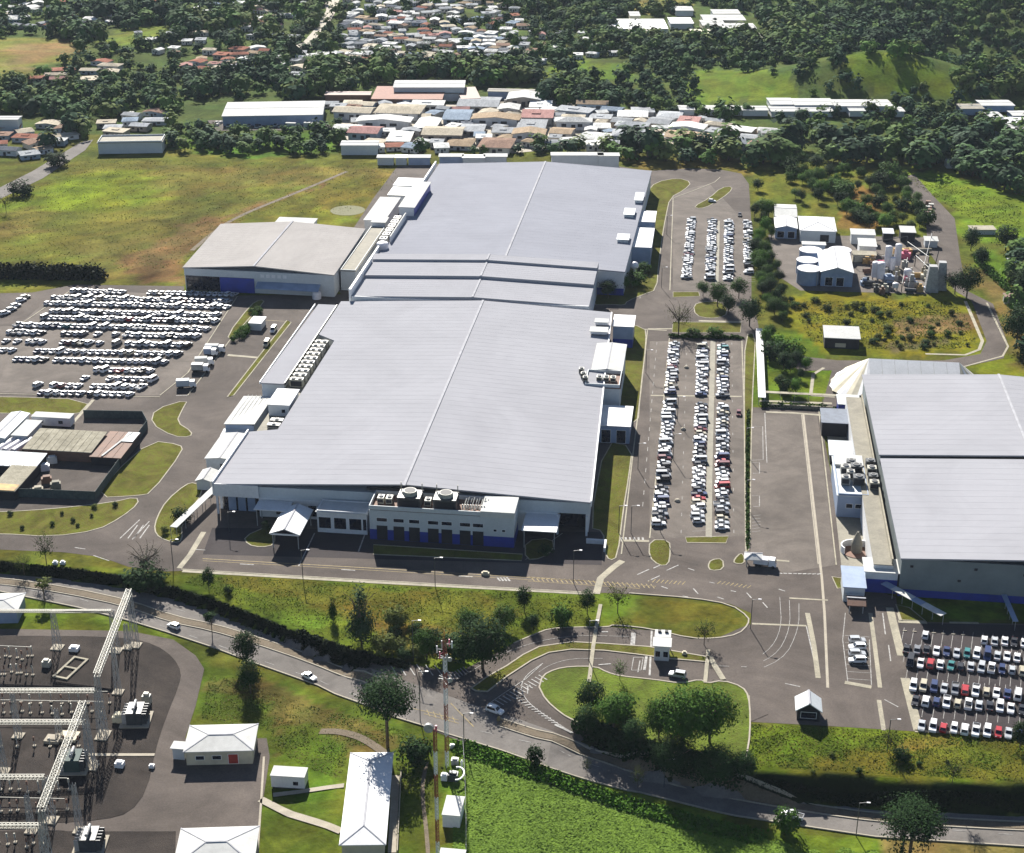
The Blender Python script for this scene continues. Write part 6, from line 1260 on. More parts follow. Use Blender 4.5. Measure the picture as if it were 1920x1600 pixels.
for k, (a, b, yf, yb, m_) in enumerate(((708,738,310,300,M_roofw),(742,762,310,301,M_wallw),(766,806,310,294,M_roofw),(824,868,308,296,M_roofw),(868,908,310,302,M_wallw),(908,950,308,297,M_roofw),(1034,1130,316,301,M_roofw),(1122,1160,317,304,M_roofw))):
    farb(a, b, yf, yb, 4 if k < 6 else 7, 'flat', M_blueg if k in (2,3) else M_wallg, m_, f'{"white" if m_ is M_roofw else "grey"} flat shed in the line behind the rear hall, {ORD(k+1)} from the big meadow', 'shed', group='sheds behind the rear hall')
for k, (a, b, yf, yb) in enumerate(((1446,1490,196,184),(1491,1565,197,185),(1566,1674,199,187),(1310,1360,206,198),(1361,1392,206,198),(1393,1440,207,199),(1447,1562,209,200),(1594,1622,208,200),(1680,1696,209,200),(1275,1302,206,198))):
    farb(a, b, yf, yb, 3.5, 'gable', M_wallw, M_roofw, f'long white farm shed roof by the green pastures, {["first and tallest of the upper line","second of the upper line","longest of the upper line","first of the lower line","second of the lower line","third of the lower line","longest of the lower line","small one past the lower line","tiny one at the line end","one nearest the trees"][k]}', 'farm shed', .8, group='white farm sheds', eave=True)
for k, (a, b, yf, yb, m_) in enumerate(((1842,1902,198,188,M_roofw),(1855,1880,219,210,M_roofw),(1900,1940,217,208,M_roofw),(1858,1935,230,220,M_wallw),(1850,1935,244,232,M_roofw),(1803,1845,204,195,M_rooftan))):
    farb(a, b, yf, yb, 4, 'gable', M_blueg, m_, ['upper white roof of the group at the east photo edge','small white roof under the upper one at the east edge','white roof touching the photo edge','pale grey long roof of the east edge group','lowest long white roof at the east edge','tan roof beside the upper white one at the east edge'][k], 'farm shed', .8, group='roofs at the east edge', eave=True)
for k, (a, b, yf, yb, m_) in enumerate(((1145,1252,54,36,M_wallw),(1182,1200,30,22,M_roofw),(1258,1300,44,33,M_wallw),(1320,1398,38,28,M_roofw),(1338,1388,26,18,M_roofw),(1318,1360,48,38,M_roofw),(1350,1418,54,44,M_roofw),(1380,1430,72,62,M_rooftan),(1268,1300,20,12,M_roofw),(1300,1340,66,55,M_cream),(1180,1230,64,55,M_rooftan))):
    farb(a, b, yf, yb, 4.5, 'gable', M_cream if k % 2 else M_wallg, m_, f'{"white" if m_ is M_roofw else "pale"} roof in the hillside farm cluster, {ORD(k+1)} from its west end', 'farm building', 1, group='hillside farm cluster', eave=True)
farb(1455, 1470, 275, 262, 5, 'gable', M_wallg, M_wallw, 'pale roof beside the lane at the foot of the wooded slope', 'house', .8); farb(1775, 1800, 316, 308, 3.5, 'gable', M_wallg, M_roofw, 'tiny white roof among the trees above the sloping road', 'house', .8)
farb(1822, 1866, 440, 433, 2.2, 'flat', M_wallg, M_concl, 'thin cream roof bar on the green slope east of the plant', 'shelter'); farb(1895, 1918, 505, 484, 3, 'gable', M_dark, M_roofw, 'white-roofed hut on the slope at the east edge', 'hut', .6)
# house kit: four unit houses, scaled and turned as they are placed
def unit_house(k):
    w = MB(); w.box(-.5,.5,-.5,.5,0,1); r = MB()
    if k == 0: roof_gable(r, -.55, .55, -.55, .55, 1.0, .32, 'x', .05); [w.hexa([(s_*.5,-.5,1),(s_*.5,.5,1),(s_*.5,0,1.3)], [(s_*.49,-.5,1),(s_*.49,.5,1),(s_*.49,0,1.3)]) for s_ in (-1, 1)]
    elif k == 1: roof_gable(r, -.55, .55, -.55, .55, 1.0, .32, 'y', .05); [w.hexa([(-.5,s_*.5,1),(.5,s_*.5,1),(0,s_*.5,1.3)], [(-.5,s_*.49,1),(.5,s_*.49,1),(0,s_*.49,1.3)]) for s_ in (-1, 1)]
    elif k == 2: e = [(-.56,-.56,1),(.56,-.56,1),(.56,.56,1),(-.56,.56,1)]; r.hexa([(x,y,.96) for x,y,_ in e], e); r.add(e+[(-.2,0,1.34),(.2,0,1.34)], [(0,1,5,4),(1,2,5),(2,3,4,5),(3,0,4)])
    else: r.prism([(-.54,-.54),(.54,-.54),(.54,.54),(-.54,.54)], lambda x, y: 1.0+.12*(y+.5), lambda x, y: 1.07+.12*(y+.5)); r.box(-.2,.1,-.1,.2,1.05,1.25)
    for u in (-.28, .2): w.box(u-.07, u+.07, -.505, -.5, .4, .75, 1)
    w.box(-.06, .06, -.506, -.5, 0, .65, 1)
    return w.mesh('house', [M_hwall, M_dark]), r.mesh('roof', M_hroof)
UH = [unit_house(k) for k in range(4)]
RC = [('white',(.52,.52,.50)),('pale grey',(.28,.29,.30)),('cream',(.38,.34,.27)),('rust red',(.24,.12,.09)),('brown',(.20,.14,.11)),('dark grey',(.13,.14,.16)),('blue-grey',(.20,.24,.29)),('tan',(.27,.21,.15)),('pinkish',(.30,.18,.165))]
rh_ = random.Random(9)
def field_of_houses(poly, n, size, weights, lab, group, jitter=.12, base=0., mind=1.05, seedpts=None):
    xs = [p[0] for p in poly]; ys = [p[1] for p in poly]; pts = []; tries = 0
    while len(pts) < n and tries < n*160:
        tries += 1; p = (rh_.uniform(min(xs), max(xs)), rh_.uniform(min(ys), max(ys)))
        if not inpoly(*p, poly): continue
        g = G(*p); sx, sy = rh_.uniform(*size[0])*.88, rh_.uniform(*size[1])*.88; r_ = math.hypot(sx, sy)/2
        if any((g[0]-q[0])**2+(g[1]-q[1])**2 < ((r_+q[3])*mind*.82)**2 for q in HOUSES): continue
        HOUSES.append((g[0], g[1], g[2], r_)); pts.append((p, g, sx, sy))
    pts.sort(key=lambda q: q[0][0])
    for k, (p, g, sx, sy) in enumerate(pts):
        c = rh_.choices(RC, weights)[0]; kk = rh_.randrange(4); h = rh_.uniform(2.8, 4.2)*(1.25 if sx > 16 else .85)
        o = link('house' if sx < 18 else 'workshop', UH[kk][0], None, g, base+rh_.uniform(-jitter, jitter)); o.scale = (sx, sy, h); o.color = (*rh_.choice([(.55,.52,.46),(.42,.42,.42),(.6,.6,.6),(.35,.30,.25),(.3,.36,.42)]), 1)
        tag(o, f'{c[0]}-roofed {"house" if sx < 18 else "workshop"} {lab}, {ORD(k+1)} from the west', 'house' if sx < 18 else 'workshop', group)
        r = link('roof', UH[kk][1], o); v = rh_.uniform(.85, 1.2); r.color = (*[q*v for q in c[1]], 1)
HOUSES = []
Wg = [26,30,18,3,4,7,7,8,2]; Wt = [34,30,14,5,5,5,5,6,4]
field_of_houses([(720,205),(1010,190),(1020,215),(1010,262),(960,285),(720,262)], 34, ((14,36),(12,30)), Wg, 'packed in the industrial quarter', 'workshops of the industrial quarter', .05, .02, 1.0)
field_of_houses([(645,220),(720,210),(720,262),(645,255)], 9, ((14,30),(12,20)), Wg, 'near the lone bright white roof', 'workshops by the lone white roof', .05)
field_of_houses([(960,195),(1240,215),(1300,235),(1290,270),(1150,268),(1000,262)], 26, ((12,26),(10,18)), Wg, 'north of the rear hall', 'workshops north of the rear hall', .2, -.1, 1.0)
field_of_houses([(1240,225),(1330,240),(1450,252),(1470,272),(1400,282),(1280,268)], 15, ((10,22),(9,15)), [14,14,12,10,12,10,6,14,4], 'where the workshop district ends at the wood', 'workshops at the wood edge', .25, -.12)
field_of_houses([(690,110),(880,95),(905,60),(960,90),(1000,112),(940,118),(840,122),(700,118)], 55, ((7,13),(6,11)), Wt, 'in the dense village below the wooded ridge', 'houses of the dense village', .5)
field_of_houses([(640,30),(900,50),(900,96),(800,100),(650,92)], 60, ((6,13),(6,11)), Wt, 'in the upper part of the village', 'houses of the upper village', .5)
field_of_houses([(620,-5),(940,-5),(950,45),(780,42),(640,28)], 26, ((6,12),(6,10)), Wt, 'scattered at the top of the village', 'houses at the village top', .6)
field_of_houses([(500,118),(620,92),(660,96),(690,120),(640,142),(560,150),(520,140)], 24, ((7,14),(6,11)), Wt, 'below the white road bend', 'houses below the road bend', .5)
field_of_houses([(335,128),(460,92),(500,100),(440,142),(380,140)], 18, ((8,14),(7,11)), [20,14,22,18,6,4,4,12,6], 'on the slope west of the road bend', 'houses west of the road bend', .5)
field_of_houses([(60,150),(100,134),(200,120),(240,150),(210,158),(120,166)], 9, ((11,18),(9,13)), [24,12,20,16,6,4,4,12,4], 'in the hamlet below the western pastures', 'houses of the pasture hamlet', .4)
field_of_houses([(-20,20),(80,10),(200,5),(220,45),(110,52),(0,62)], 26, ((7,13),(6,11)), Wt, 'scattered above the western pastures', 'houses above the pastures', .6)
field_of_houses([(240,0),(540,-5),(560,40),(480,50),(250,20)], 24, ((6,12),(6,10)), Wt, 'half hidden in the trees at the top', 'houses hidden at the top', .6)
field_of_houses([(0,245),(100,235),(150,250),(60,300),(-10,300)], 13, ((9,16),(8,12)), [12,16,18,14,12,4,2,22,4], 'along the country road at the west edge', 'houses along the country road', .5, .4)
field_of_houses([(190,240),(300,205),(310,232),(200,262)], 9, ((9,18),(8,12)), Wg, 'in the shaded yard west of the white warehouse', 'sheds west of the warehouse', .3)
field_of_houses([(615,200),(690,196),(720,205),(640,218)], 6, ((9,16),(8,12)), Wg, 'beside the brown factory roofs', 'sheds beside the brown factory', .2)
# past the first three hundred: the remaining small roofs of the village, joined
def more_houses(specs):
    V, F, CLs, MI_, nv = [], [], [], [], 0; kit = []
    for w, r in UH: kit.append([(np.array([v.co[:] for v in me.vertices]), [tuple(p.vertices) for p in me.polygons], [p.material_index for p in me.polygons]) for me in (w, r)])
    for poly, n, size in specs:
        xs = [p[0] for p in poly]; ys = [p[1] for p in poly]; m_ = 0; tries = 0
        while m_ < n and tries < n*80:
            tries += 1; p = (rh_.uniform(min(xs), max(xs)), rh_.uniform(min(ys), max(ys)))
            if not inpoly(*p, poly): continue
            g = G(*p); sx, sy = rh_.uniform(*size), rh_.uniform(*size); r_ = math.hypot(sx, sy)/2
            if any((g[0]-q[0])**2+(g[1]-q[1])**2 < ((r_+q[3])*.78)**2 for q in HOUSES): continue
            HOUSES.append((g[0], g[1], g[2], r_)); m_ += 1; a = rh_.uniform(-.5,.5); co, si = math.cos(a), math.sin(a); h = rh_.uniform(2.4,3.4); k = rh_.randrange(4); rc_ = rh_.choices(RC, Wt)[0][1]; wc = (.5,.47,.42)
            for j, (vv, ff, mi) in enumerate(kit[k]):
                X = vv[:,0]*sx; Y = vv[:,1]*sy; V.append(np.stack([g[0]+X*co-Y*si, g[1]+X*si+Y*co, g[2]+vv[:,2]*h], 1)); F.extend(tuple(i+nv for i in f) for f in ff); nv += len(vv)
                MI_.extend([1 if (j == 0 and q == 1) else 0 for q in mi]); CLs.extend([rc_ if j else wc]*len(ff))
    me = bpy.data.meshes.new('far_houses'); me.from_pydata(np.concatenate(V).tolist(), [], F); me.materials.append(mat('far_house', (1.4,1.4,1.4), (.85,.85,.85), rough=.85, scale=.4, attr='col', spec=0)); me.materials.append(M_dark); me.polygons.foreach_set('material_index', np.array(MI_, np.int32))
    ac = me.color_attributes.new('col', 'FLOAT_COLOR', 'CORNER'); arr = np.ones((len(me.loops), 4), np.float32); j = 0
    for f, c in zip(F, CLs): arr[j:j+len(f), :3] = c; j += len(f)
    ac.data.foreach_set('color', arr.ravel()); tag(link('far_houses', me), 'remaining small far houses of the valley village beyond the first three hundred', None, None, 'stuff')
more_houses([([(640,-20),(960,-20),(1000,110),(880,122),(690,118),(640,90)], 90, (5,10)), ([(-40,0),(560,-20),(600,60),(500,110),(330,140),(240,60),(150,60),(-40,60)], 60, (5,10)), ([(640,200),(1240,215),(1460,255),(1440,282),(1000,280),(700,285)], 90, (6,12)), ([(960,130),(1180,100),(1130,60),(1000,60)], 18, (5,9)), ([(1410,20),(1560,10),(1560,60),(1430,60)], 6, (5,9))])
# far vehicles in the valley yard
vb = MB(); r_ = random.Random(2)
for k in range(70):
    p = (r_.uniform(395,600), r_.uniform(226,242)) if k < 46 else ((r_.uniform(240,300), r_.uniform(212,232)) if k < 56 else (r_.uniform(905,1000), r_.uniform(186,196)))
    x, y, z = G(*p); a = r_.choice([0, 1.5])
    if k % 7 == 0: vb.box(x-3, x+3, y-1.2, y+1.2, z+.4, z+3.2)
    else: vb.box(x-.9, x+.9, y-2.1, y+2.1, z+.3, z+.9); vb.box(x-.75, x+.75, y-1.2, y+1, z+.9, z+1.4, 1)
tag(obj('parked_vehicles', vb, [M_roofw, M_dark]), 'far yard of tiny parked vehicles by the white-roofed warehouse', None, None, 'stuff')
for pl in ([(390,226),(610,226),(625,244),(380,246)], [(640,206),(1010,188),(1250,214),(1470,255),(1460,284),(1100,275),(960,288),(720,268),(640,262)], [(905,184),(1010,184),(1010,198),(900,198)]):
    sheet('pavement', [pl], M_conc if pl[0][0] == 640 else M_asph, .12, drape=True, cell=12)

# woods
rf = np.random.default_rng(17)
HX_, HY_ = np.array([h[0] for h in HOUSES]), np.array([h[1] for h in HOUSES]); HR_ = np.array([h[3] for h in HOUSES])
CLEAR = [[(-200,392),(165,283),(745,302),(765,330),(700,425),(345,545),(-200,560)], [(-60,80),(60,66),(150,78),(120,112),(30,145),(-60,150)], [(185,72),(300,46),(352,58),(300,80),(200,90)],
 [(1300,135),(1420,138),(1478,147),(1495,182),(1312,195)], [(1600,103),(1680,108),(1758,136),(1805,166),(1760,172),(1660,168),(1590,150)], [(1165,-40),(1300,-40),(1285,12),(1190,16)], [(1050,112),(1160,114),(1190,148),(1130,154),(1050,134)], [(995,138),(1100,138),(1100,150),(1005,152)],
 [(1690,325),(1760,328),(1860,355),(2000,390),(2000,480),(1830,440),(1780,390)], [(-80,400),(0,350),(60,318),(150,264),(178,258),(165,288),(80,340),(0,385)], [(600,-30),(612,20),(596,46),(566,78),(540,90),(566,96),(596,84),(618,50),(636,18),(644,-30)],
 [(385,186),(625,186),(630,246),(380,248)], [(640,190),(690,165),(1010,165),(1015,200),(1250,214),(1470,255),(1462,284),(1180,274),(1020,270),(960,288),(720,272),(640,292)], [(735,150),(875,150),(875,192),(735,192)], [(1440,183),(1680,186),(1680,212),(1300,210),(1300,194)], [(1800,185),(1960,185),(1960,246),(1845,246),(1840,206),(1800,206)], [(1140,30),(1260,32),(1310,14),(1430,34),(1450,76),(1290,74),(1150,66)],
 [(178,232),(305,205),(310,285),(178,290)], [(-60,215),(60,215),(110,235),(60,300),(-60,310)], [(705,290),(960,294),(1180,300),(1190,330),(705,330)], [(1180,286),(1400,296),(1470,330),(1470,380),(1180,380)], [(1680,320),(1700,322),(1730,350),(1800,480),(1830,560),(1790,560),(1730,470),(1735,400)],
 [(1450,262),(1475,262),(1475,290),(1450,290)], [(1815,428),(1870,428),(1870,446),(1815,446)], [(1040,205),(1055,200),(1400,245),(1300,250)], [(330,196),(395,190),(395,240),(330,240)]]
THIN = [[(620,-30),(960,-30),(1005,110),(880,124),(690,120),(640,90)], [(-60,5),(220,5),(220,60),(0,66)], [(240,-20),(540,-20),(560,50),(240,30)], [(1290,130),(1820,100),(1800,200),(1300,200)], [(330,90),(500,90),(690,110),(660,145),(380,145)], [(0,90),(500,60),(480,130),(60,160)], [(1400,205),(1700,205),(1680,300),(1500,300),(1400,240)]]
cell = 9.6; pts = []
gxs, gys = np.meshgrid(np.arange(-900, 620, cell), np.arange(560, 1820, cell)); x = gxs.ravel()+rf.uniform(-4.6,4.6,gxs.size); y = gys.ravel()+rf.uniform(-4.6,4.6,gxs.size); z = hz(x, y)
u, v = PX(x, y, z); ok = (u > -170) & (u < 2090) & (v > -150)
site = (v > 292) & (u < 1990)
R2 = inpoly(u, v, [(1500,270),(2090,240),(2090,420),(1990,395),(1860,350),(1760,322),(1650,312),(1500,300)]); R3 = inpoly(u, v, [(1880,440),(2090,420),(2090,720),(1930,700),(1900,600)]); R4 = inpoly(u, v, [(1150,266),(1470,270),(1480,312),(1390,316),(1150,300)])
ok &= (~site) | R2 | R3 | R4
for p in CLEAR: ok &= ~inpoly(u+rf.normal(0,2,len(u)), v+rf.normal(0,1,len(u)), p) | R4
ok &= ~((v > 262) & (v < 300) & (u > 160) & (u < 320))
thin = np.zeros(len(x), bool)
for p in THIN: thin |= inpoly(u, v, p)
ok &= ~(thin & (rf.random(len(x)) < .62)); ok &= ~(inpoly(u, v, [(630,-40),(950,-40),(1005,110),(880,124),(690,122),(640,96)]) & (rf.random(len(x)) < .2))
ok &= rf.random(len(x)) < np.where(v < 200, .80, .92)
x, y, z, u, v = x[ok], y[ok], z[ok], u[ok], v[ok]
keep = np.ones(len(x), bool)
for i in range(0, len(x), 400):
    d2 = (x[i:i+400,None]-HX_)**2+(y[i:i+400,None]-HY_)**2; keep[i:i+400] = ~(d2 < (HR_*.8+1.5)**2).any(1)
x, y, z, u, v = x[keep], y[keep], z[keep], u[keep], v[keep]
o_ = np.argsort(y-x*sa); x, y, z, u, v = x[o_], y[o_], z[o_], u[o_], v[o_]
print('forest trees', len(x))
def far_crown(rng, n, size, flat):
    V = leaf_cloud(rng, n, 6, size, 1, 1, flat, 'round', .7, .95, .2); return V
FP = [far_crown(rf, 20, .22, .85) for _ in range(4)]+[far_crown(rf, 19, .20, 1.15) for _ in range(3)]
NP = [far_crown(rf, 26, .20, .85) for _ in range(3)]
ico_v = np.array([(0,0,1),(.9,0,.3),(.28,.85,.3),(-.73,.53,.3),(-.73,-.53,.3),(.28,-.85,.3),(.6,.4,-.5),(-.25,.7,-.5),(-.75,0,-.5),(-.25,-.7,-.5),(.6,-.4,-.5),(0,0,-.8)])*.78
tones = np.array([(.024,.056,.026),(.042,.088,.028),(.070,.120,.026),(.030,.064,.032),(.092,.122,.032),(.072,.145,.026)])
N_IND = 150
big = 1+.5*np.sin(x*.013+1)*np.sin(y*.017)
rad = (rf.uniform(3.2, 6.8, len(x)))*np.clip(big, .75, 1.35); hgt = rad*rf.uniform(1.5, 2.1, len(x))
patch = np.sin(x*.021+2)*np.sin(y*.016+1)+rf.normal(0,.5,len(x)); ti = np.clip(((patch+1.3)/2.6*5).astype(int), 0, 5)
vis = (v > 0) & (u > 0) & (u < 1920) & (v < 640)
ind = np.where(vis)[0][:N_IND]
proto_far = []
for k in range(3):
    V = NP[k]; m1 = cloud_mesh('crown', V, M_leaf); t_m = MB(); t_m.rod((0,0,-1.9),(0,0,-.3),.07,6); proto_far.append((m1, t_m.mesh('trunk', M_bark)))
REG = [(lambda a, b: a < 640, 'in the tree belt behind the big meadow'), (lambda a, b: a < 1480 and b > 262, 'in the tree line behind the rear staff lot'), (lambda a, b: a >= 1480, 'on the wooded slope above the utility plant'), (lambda a, b: True, 'among the workshops north of the halls')]
cnt = {}
for i in ind:
    rg = next(q[1] for q in REG if q[0](u[i], v[i])); cnt[rg] = cnt.get(rg, 0)+1
    k = rf.integers(3); o = link('broadleaf_tree', proto_far[k][1], None, (x[i], y[i], z[i]+hgt[i]*.55), rf.uniform(0, 6.28)); o.scale = (rad[i], rad[i], hgt[i]*.5)
    tag(o, f'rounded tree {rg}, {ORD(cnt[rg])} from the front', 'tree', 'trees '+rg); c = link('crown', proto_far[k][0], o); q = tones[ti[i]]*rf.uniform(.8,1.25); c.color = (*q, 1)
rest = np.setdiff1d(np.arange(len(x)), ind)
Vs, Cs = [], []
for i in rest:
    P_ = FP[rf.integers(len(FP))]; a = rf.uniform(0, 6.28); co, si = math.cos(a), math.sin(a); r_ = rad[i]
    Vx = (P_[:,0]*co-P_[:,1]*si)*r_+x[i]; Vy = (P_[:,0]*si+P_[:,1]*co)*r_+y[i]; Vz = P_[:,2]*hgt[i]*.52+z[i]+hgt[i]*.5
    Vs.append(np.stack([Vx, Vy, Vz], 1)); Cs.append(np.repeat((tones[ti[i]]*rf.uniform(.75,1.3))[None], len(P_)//4, 0))
Vs = np.concatenate(Vs); Cs = np.concatenate(Cs); me = np_mesh('forest', Vs, np.arange(len(Vs)).reshape(-1, 4), [M_leafs], Cs)
tag(link('forest', me), 'woodland of the valley and hillsides, crowns merging into a dark green mass', None, None, 'stuff')
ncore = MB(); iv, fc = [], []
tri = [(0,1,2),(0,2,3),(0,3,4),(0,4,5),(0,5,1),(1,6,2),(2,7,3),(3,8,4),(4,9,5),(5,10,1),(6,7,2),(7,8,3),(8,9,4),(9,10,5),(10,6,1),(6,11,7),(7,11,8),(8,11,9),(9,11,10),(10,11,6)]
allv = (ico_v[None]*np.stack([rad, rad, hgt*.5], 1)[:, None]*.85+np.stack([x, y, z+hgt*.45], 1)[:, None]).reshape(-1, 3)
fa = (np.array(tri)[None]+12*np.arange(len(x))[:, None, None]).reshape(-1, 3); me = np_mesh('forest_crown_core', allv, fa, [M_leafs], np.repeat(tones[ti]*.75, 20, 0))  # cores inside the crowns, inner shade put into their darker colour
tag(link('crown_core', me), 'dark cores of the woodland crowns, inner shade put into their colour', None, None, 'stuff')

# ---------------------------------------------------------------- substation
def lattice_column(foot, ztop, w0, w1, parent, m_=M_steel, n=5):
    x, y, z = foot
    for a, b in ((-1,-1),(1,-1),(1,1),(-1,1)): m = MB(); m.bar((x+a*w0/2,y+b*w0/2,z), (x+a*w1/2,y+b*w1/2,ztop), .11); obj('leg', m, m_, parent)
    m = MB(); c = [(-1,-1),(1,-1),(1,1),(-1,1)]
    for k in range(n):
        t0, t1 = k/n, (k+1)/n; wa, wb = w0+(w1-w0)*t0, w0+(w1-w0)*t1; za, zb_ = z+(ztop-z)*t0, z+(ztop-z)*t1
        for i in range(4):
            a, b = c[i], c[(i+1) % 4]; m.bar((x+a[0]*wa/2,y+a[1]*wa/2,za), (x+b[0]*wb/2,y+b[1]*wb/2,zb_), .08); m.bar((x+b[0]*wa/2,y+b[1]*wa/2,za), (x+a[0]*wb/2,y+a[1]*wb/2,zb_), .08)
    obj('lattice', m, m_, parent)
def lattice_beam(p, q, w, parent, m_=M_steell):
    p, q = Vector(p), Vector(q); d_ = (q-p).normalized(); s_ = d_.cross(Vector((0,0,1))).normalized()*w/2; up = Vector((0,0,w/2))
    for a, b in ((1,1),(1,-1),(-1,1),(-1,-1)): m = MB(); m.bar(p+s_*a+up*b, q+s_*a+up*b, .12); obj('chord', m, m_, parent)
    m = MB(); n = max(3, int((q-p).length/w)); k0 = [p+(q-p)*i/n for i in range(n+1)]
    for i in range(n):
        for b in (1, -1): m.bar(k0[i]+s_+up*b, k0[i+1]-s_+up*b, .08); m.bar(k0[i]-s_+up*b, k0[i+1]+s_+up*b, .08)
        for a in (1, -1): m.bar(k0[i]+s_*a+up, k0[i+1]+s_*a-up, .08)
    obj('lattice', m, m_, parent)
def portal(name, label, feet, tops_y, beam_w=1.1, bm=M_steell, foot_block=True):
    t = thing(name, label, 'gantry'); P = []
    for f_, ty in zip(feet, tops_y):
        x, y, z = G(*f_) if len(f_) == 2 else f_; zt = top_z(x, y, ty) if ty else P[0][2]
        lattice_column((x, y, z+.3), zt, 1.7, .9, t); P.append((x, y, zt))
        if foot_block: box_part('footing', t, x-1.5, x+1.5, y-1.4, y+1.4, z, z+.45, M_conc)
    for a, b in zip(P, P[1:]): lattice_beam(a, b, beam_w, t, bm)
    return P
g1 = G(254,1212); z1 = top_z(g1[0], g1[1], 1108); g2 = G(195,1378); z2 = z1-.2
portal('line_gantry', 'long pale lattice beam rising to the highway edge on two tall columns', [g1, g2], [1108, None], 1.3)
g3 = G(172,1440); g4 = G(96,1650); portal('line_gantry', 'long pale lattice beam slanting to the photo bottom on two columns', [g3, g4], [1318, None], 1.3)
portal('bus_gantry', 'thin pale beam crossing to the long gantry from the west edge, upper one', [(108,1216), (218,1222), (-60,1216)][::-1], [None if 0 else 1146, 1146, 1147], .6)
portal('bus_gantry', 'cream horizontal beam crossing the switchyard under the first long gantry', [(-40,1372), (222,1300)][::-1], [1215, None], .8) if 0 else None
for lab, a, b, ty in (('pale horizontal beam over the middle switchgear', (-50,1392), (192,1384), 1295), ('lower horizontal beam over the middle switchgear', (-50,1440), (170,1434), 1354), ('short horizontal beam ending at the lower long gantry', (-50,1545), (96,1540), 1457), ('bottom horizontal beam by the photo corner', (-50,1650), (90,1640), 1548)):
    portal('bus_gantry', lab, [a, b], [ty, ty], .8)
for k, (px, py, ty) in enumerate(((35,1382,1300),(8,1448,1370),(222,1300,1215),(112,1384,1330),(240,1216,1170),(150,1560,1470),(60,1560,1490))):
    x, y, z = G(px, py); t = thing('lattice_post', f'grey lattice post on a square footing in the switchyard, {["west middle","west lower","near the upper long gantry","between the two beams","beside the tall column foot","near the dark transformer","by the bottom corner"][k]} one', 'pylon'); lattice_column((x, y, z+.3), top_z(x, y, ty), 1.3, .7, t, M_steel, 4); box_part('footing', t, x-1.3, x+1.3, y-1.2, y+1.2, z, z+.5, M_conc)
rs_ = random.Random(3); kk = 0
def breaker(x, y, z, lab, tall):
    t = thing('switchgear', lab, 'switchgear', (x, y, z), group='switchgear posts of the substation')
    box_part('plinth', t, -.35, .35, -.35, .35, 0, .35, M_conc)
    m = MB(); m.rod((0,0,.3),(0,0,tall*.55),.10,6); obj('post', m, M_steel, t); m = MB()
    for j in range(5): m.cyl(0,0,tall*.55+j*.22,tall*.55+j*.22+.14,.24,.16,8)
    obj('insulator', m, M_steell if rs_.random() < .5 else M_rust, t)
spots = []
for row, (ya, yb_, n, x0, x1) in enumerate(((1232,1240,7,0,62),(1262,1268,7,0,60),(1318,1322,12,5,205),(1336,1342,11,5,190),(1400,1405,6,5,150),(1480,1488,8,0,130),(1520,1526,8,0,125),(1580,1592,6,0,80))):
    for k in range(n):
        px, py = x0+(x1-x0)*k/(n-1)+rs_.uniform(-3,3), rs_.uniform(ya, yb_); x, y, z = G(px, py)
        breaker(x, y, z+.16, f'switchgear post, {ORD(k+1)} from the west, {["far","second far","third far","middle","lower middle","lower","second lowest","lowest"][row]} switchyard line', rs_.uniform(2.6, 4.2))
# bus tubes on the post rows
for row, (ya, x0, x1) in enumerate(((1236,0,62),(1320,5,205),(1339,5,190),(1484,0,130),(1523,0,125))):
    a, b = G(x0, ya), G(x1, ya+3); m = MB(); m.rod((a[0],a[1],a[2]+4.1),(b[0],b[1],b[2]+4.1),.09,6); tag(obj('busbar', m, M_steell), f'thin pale busbar along the {["far","third far","middle","lower","second lowest"][row]} line of switchgear', 'busbar', 'busbars of the substation')
def transformer(px, py, s_, lab, m_=M_darkm):
    x, y, z = G(px, py); t = thing('transformer', lab, 'transformer', (x, y, z+.2), .15); a = 2.4*s_
    box_part('tank', t, -a*.6, a*.6, -a*.8, a*.8, .3, 2.8*s_, m_)
    for k in range(5): y_ = -a*.7+k*a*.35; box_part('radiator_fin', t, a*.62, a*.95, y_-.1, y_+.1, .5, 2.6*s_, M_darkm); box_part('radiator_fin', t, -a*.95, -a*.62, y_-.1, y_+.1, .5, 2.6*s_, M_steel)
    for k in range(3): m = MB(); [m.cyl(0,-a*.5+k*a*.5,2.8*s_+j*.3,2.8*s_+j*.3+.2,.26,.14,8) for j in range(5)]; obj('bushing', m, M_rust if k % 2 else M_steell, t)
    m = MB(); m.rod((0,-a*.7,3.6*s_),(0,a*.5,3.6*s_),.4,10); obj('oil_conservator', m, M_steel, t); box_part('bund', t, -a*1.15, a*1.15, -a*1.1, a*1.1, 0, .3, M_conc)
transformer(256,1352,1.3,'large dark transformer with pale radiators right of the tall column'); transformer(140,1440,1.25,'green-black transformer under the lower long beam', mat('green_black', (.03,.06,.055)));  transformer(170,1588,1.25,'dark transformer cluster at the photo bottom left')
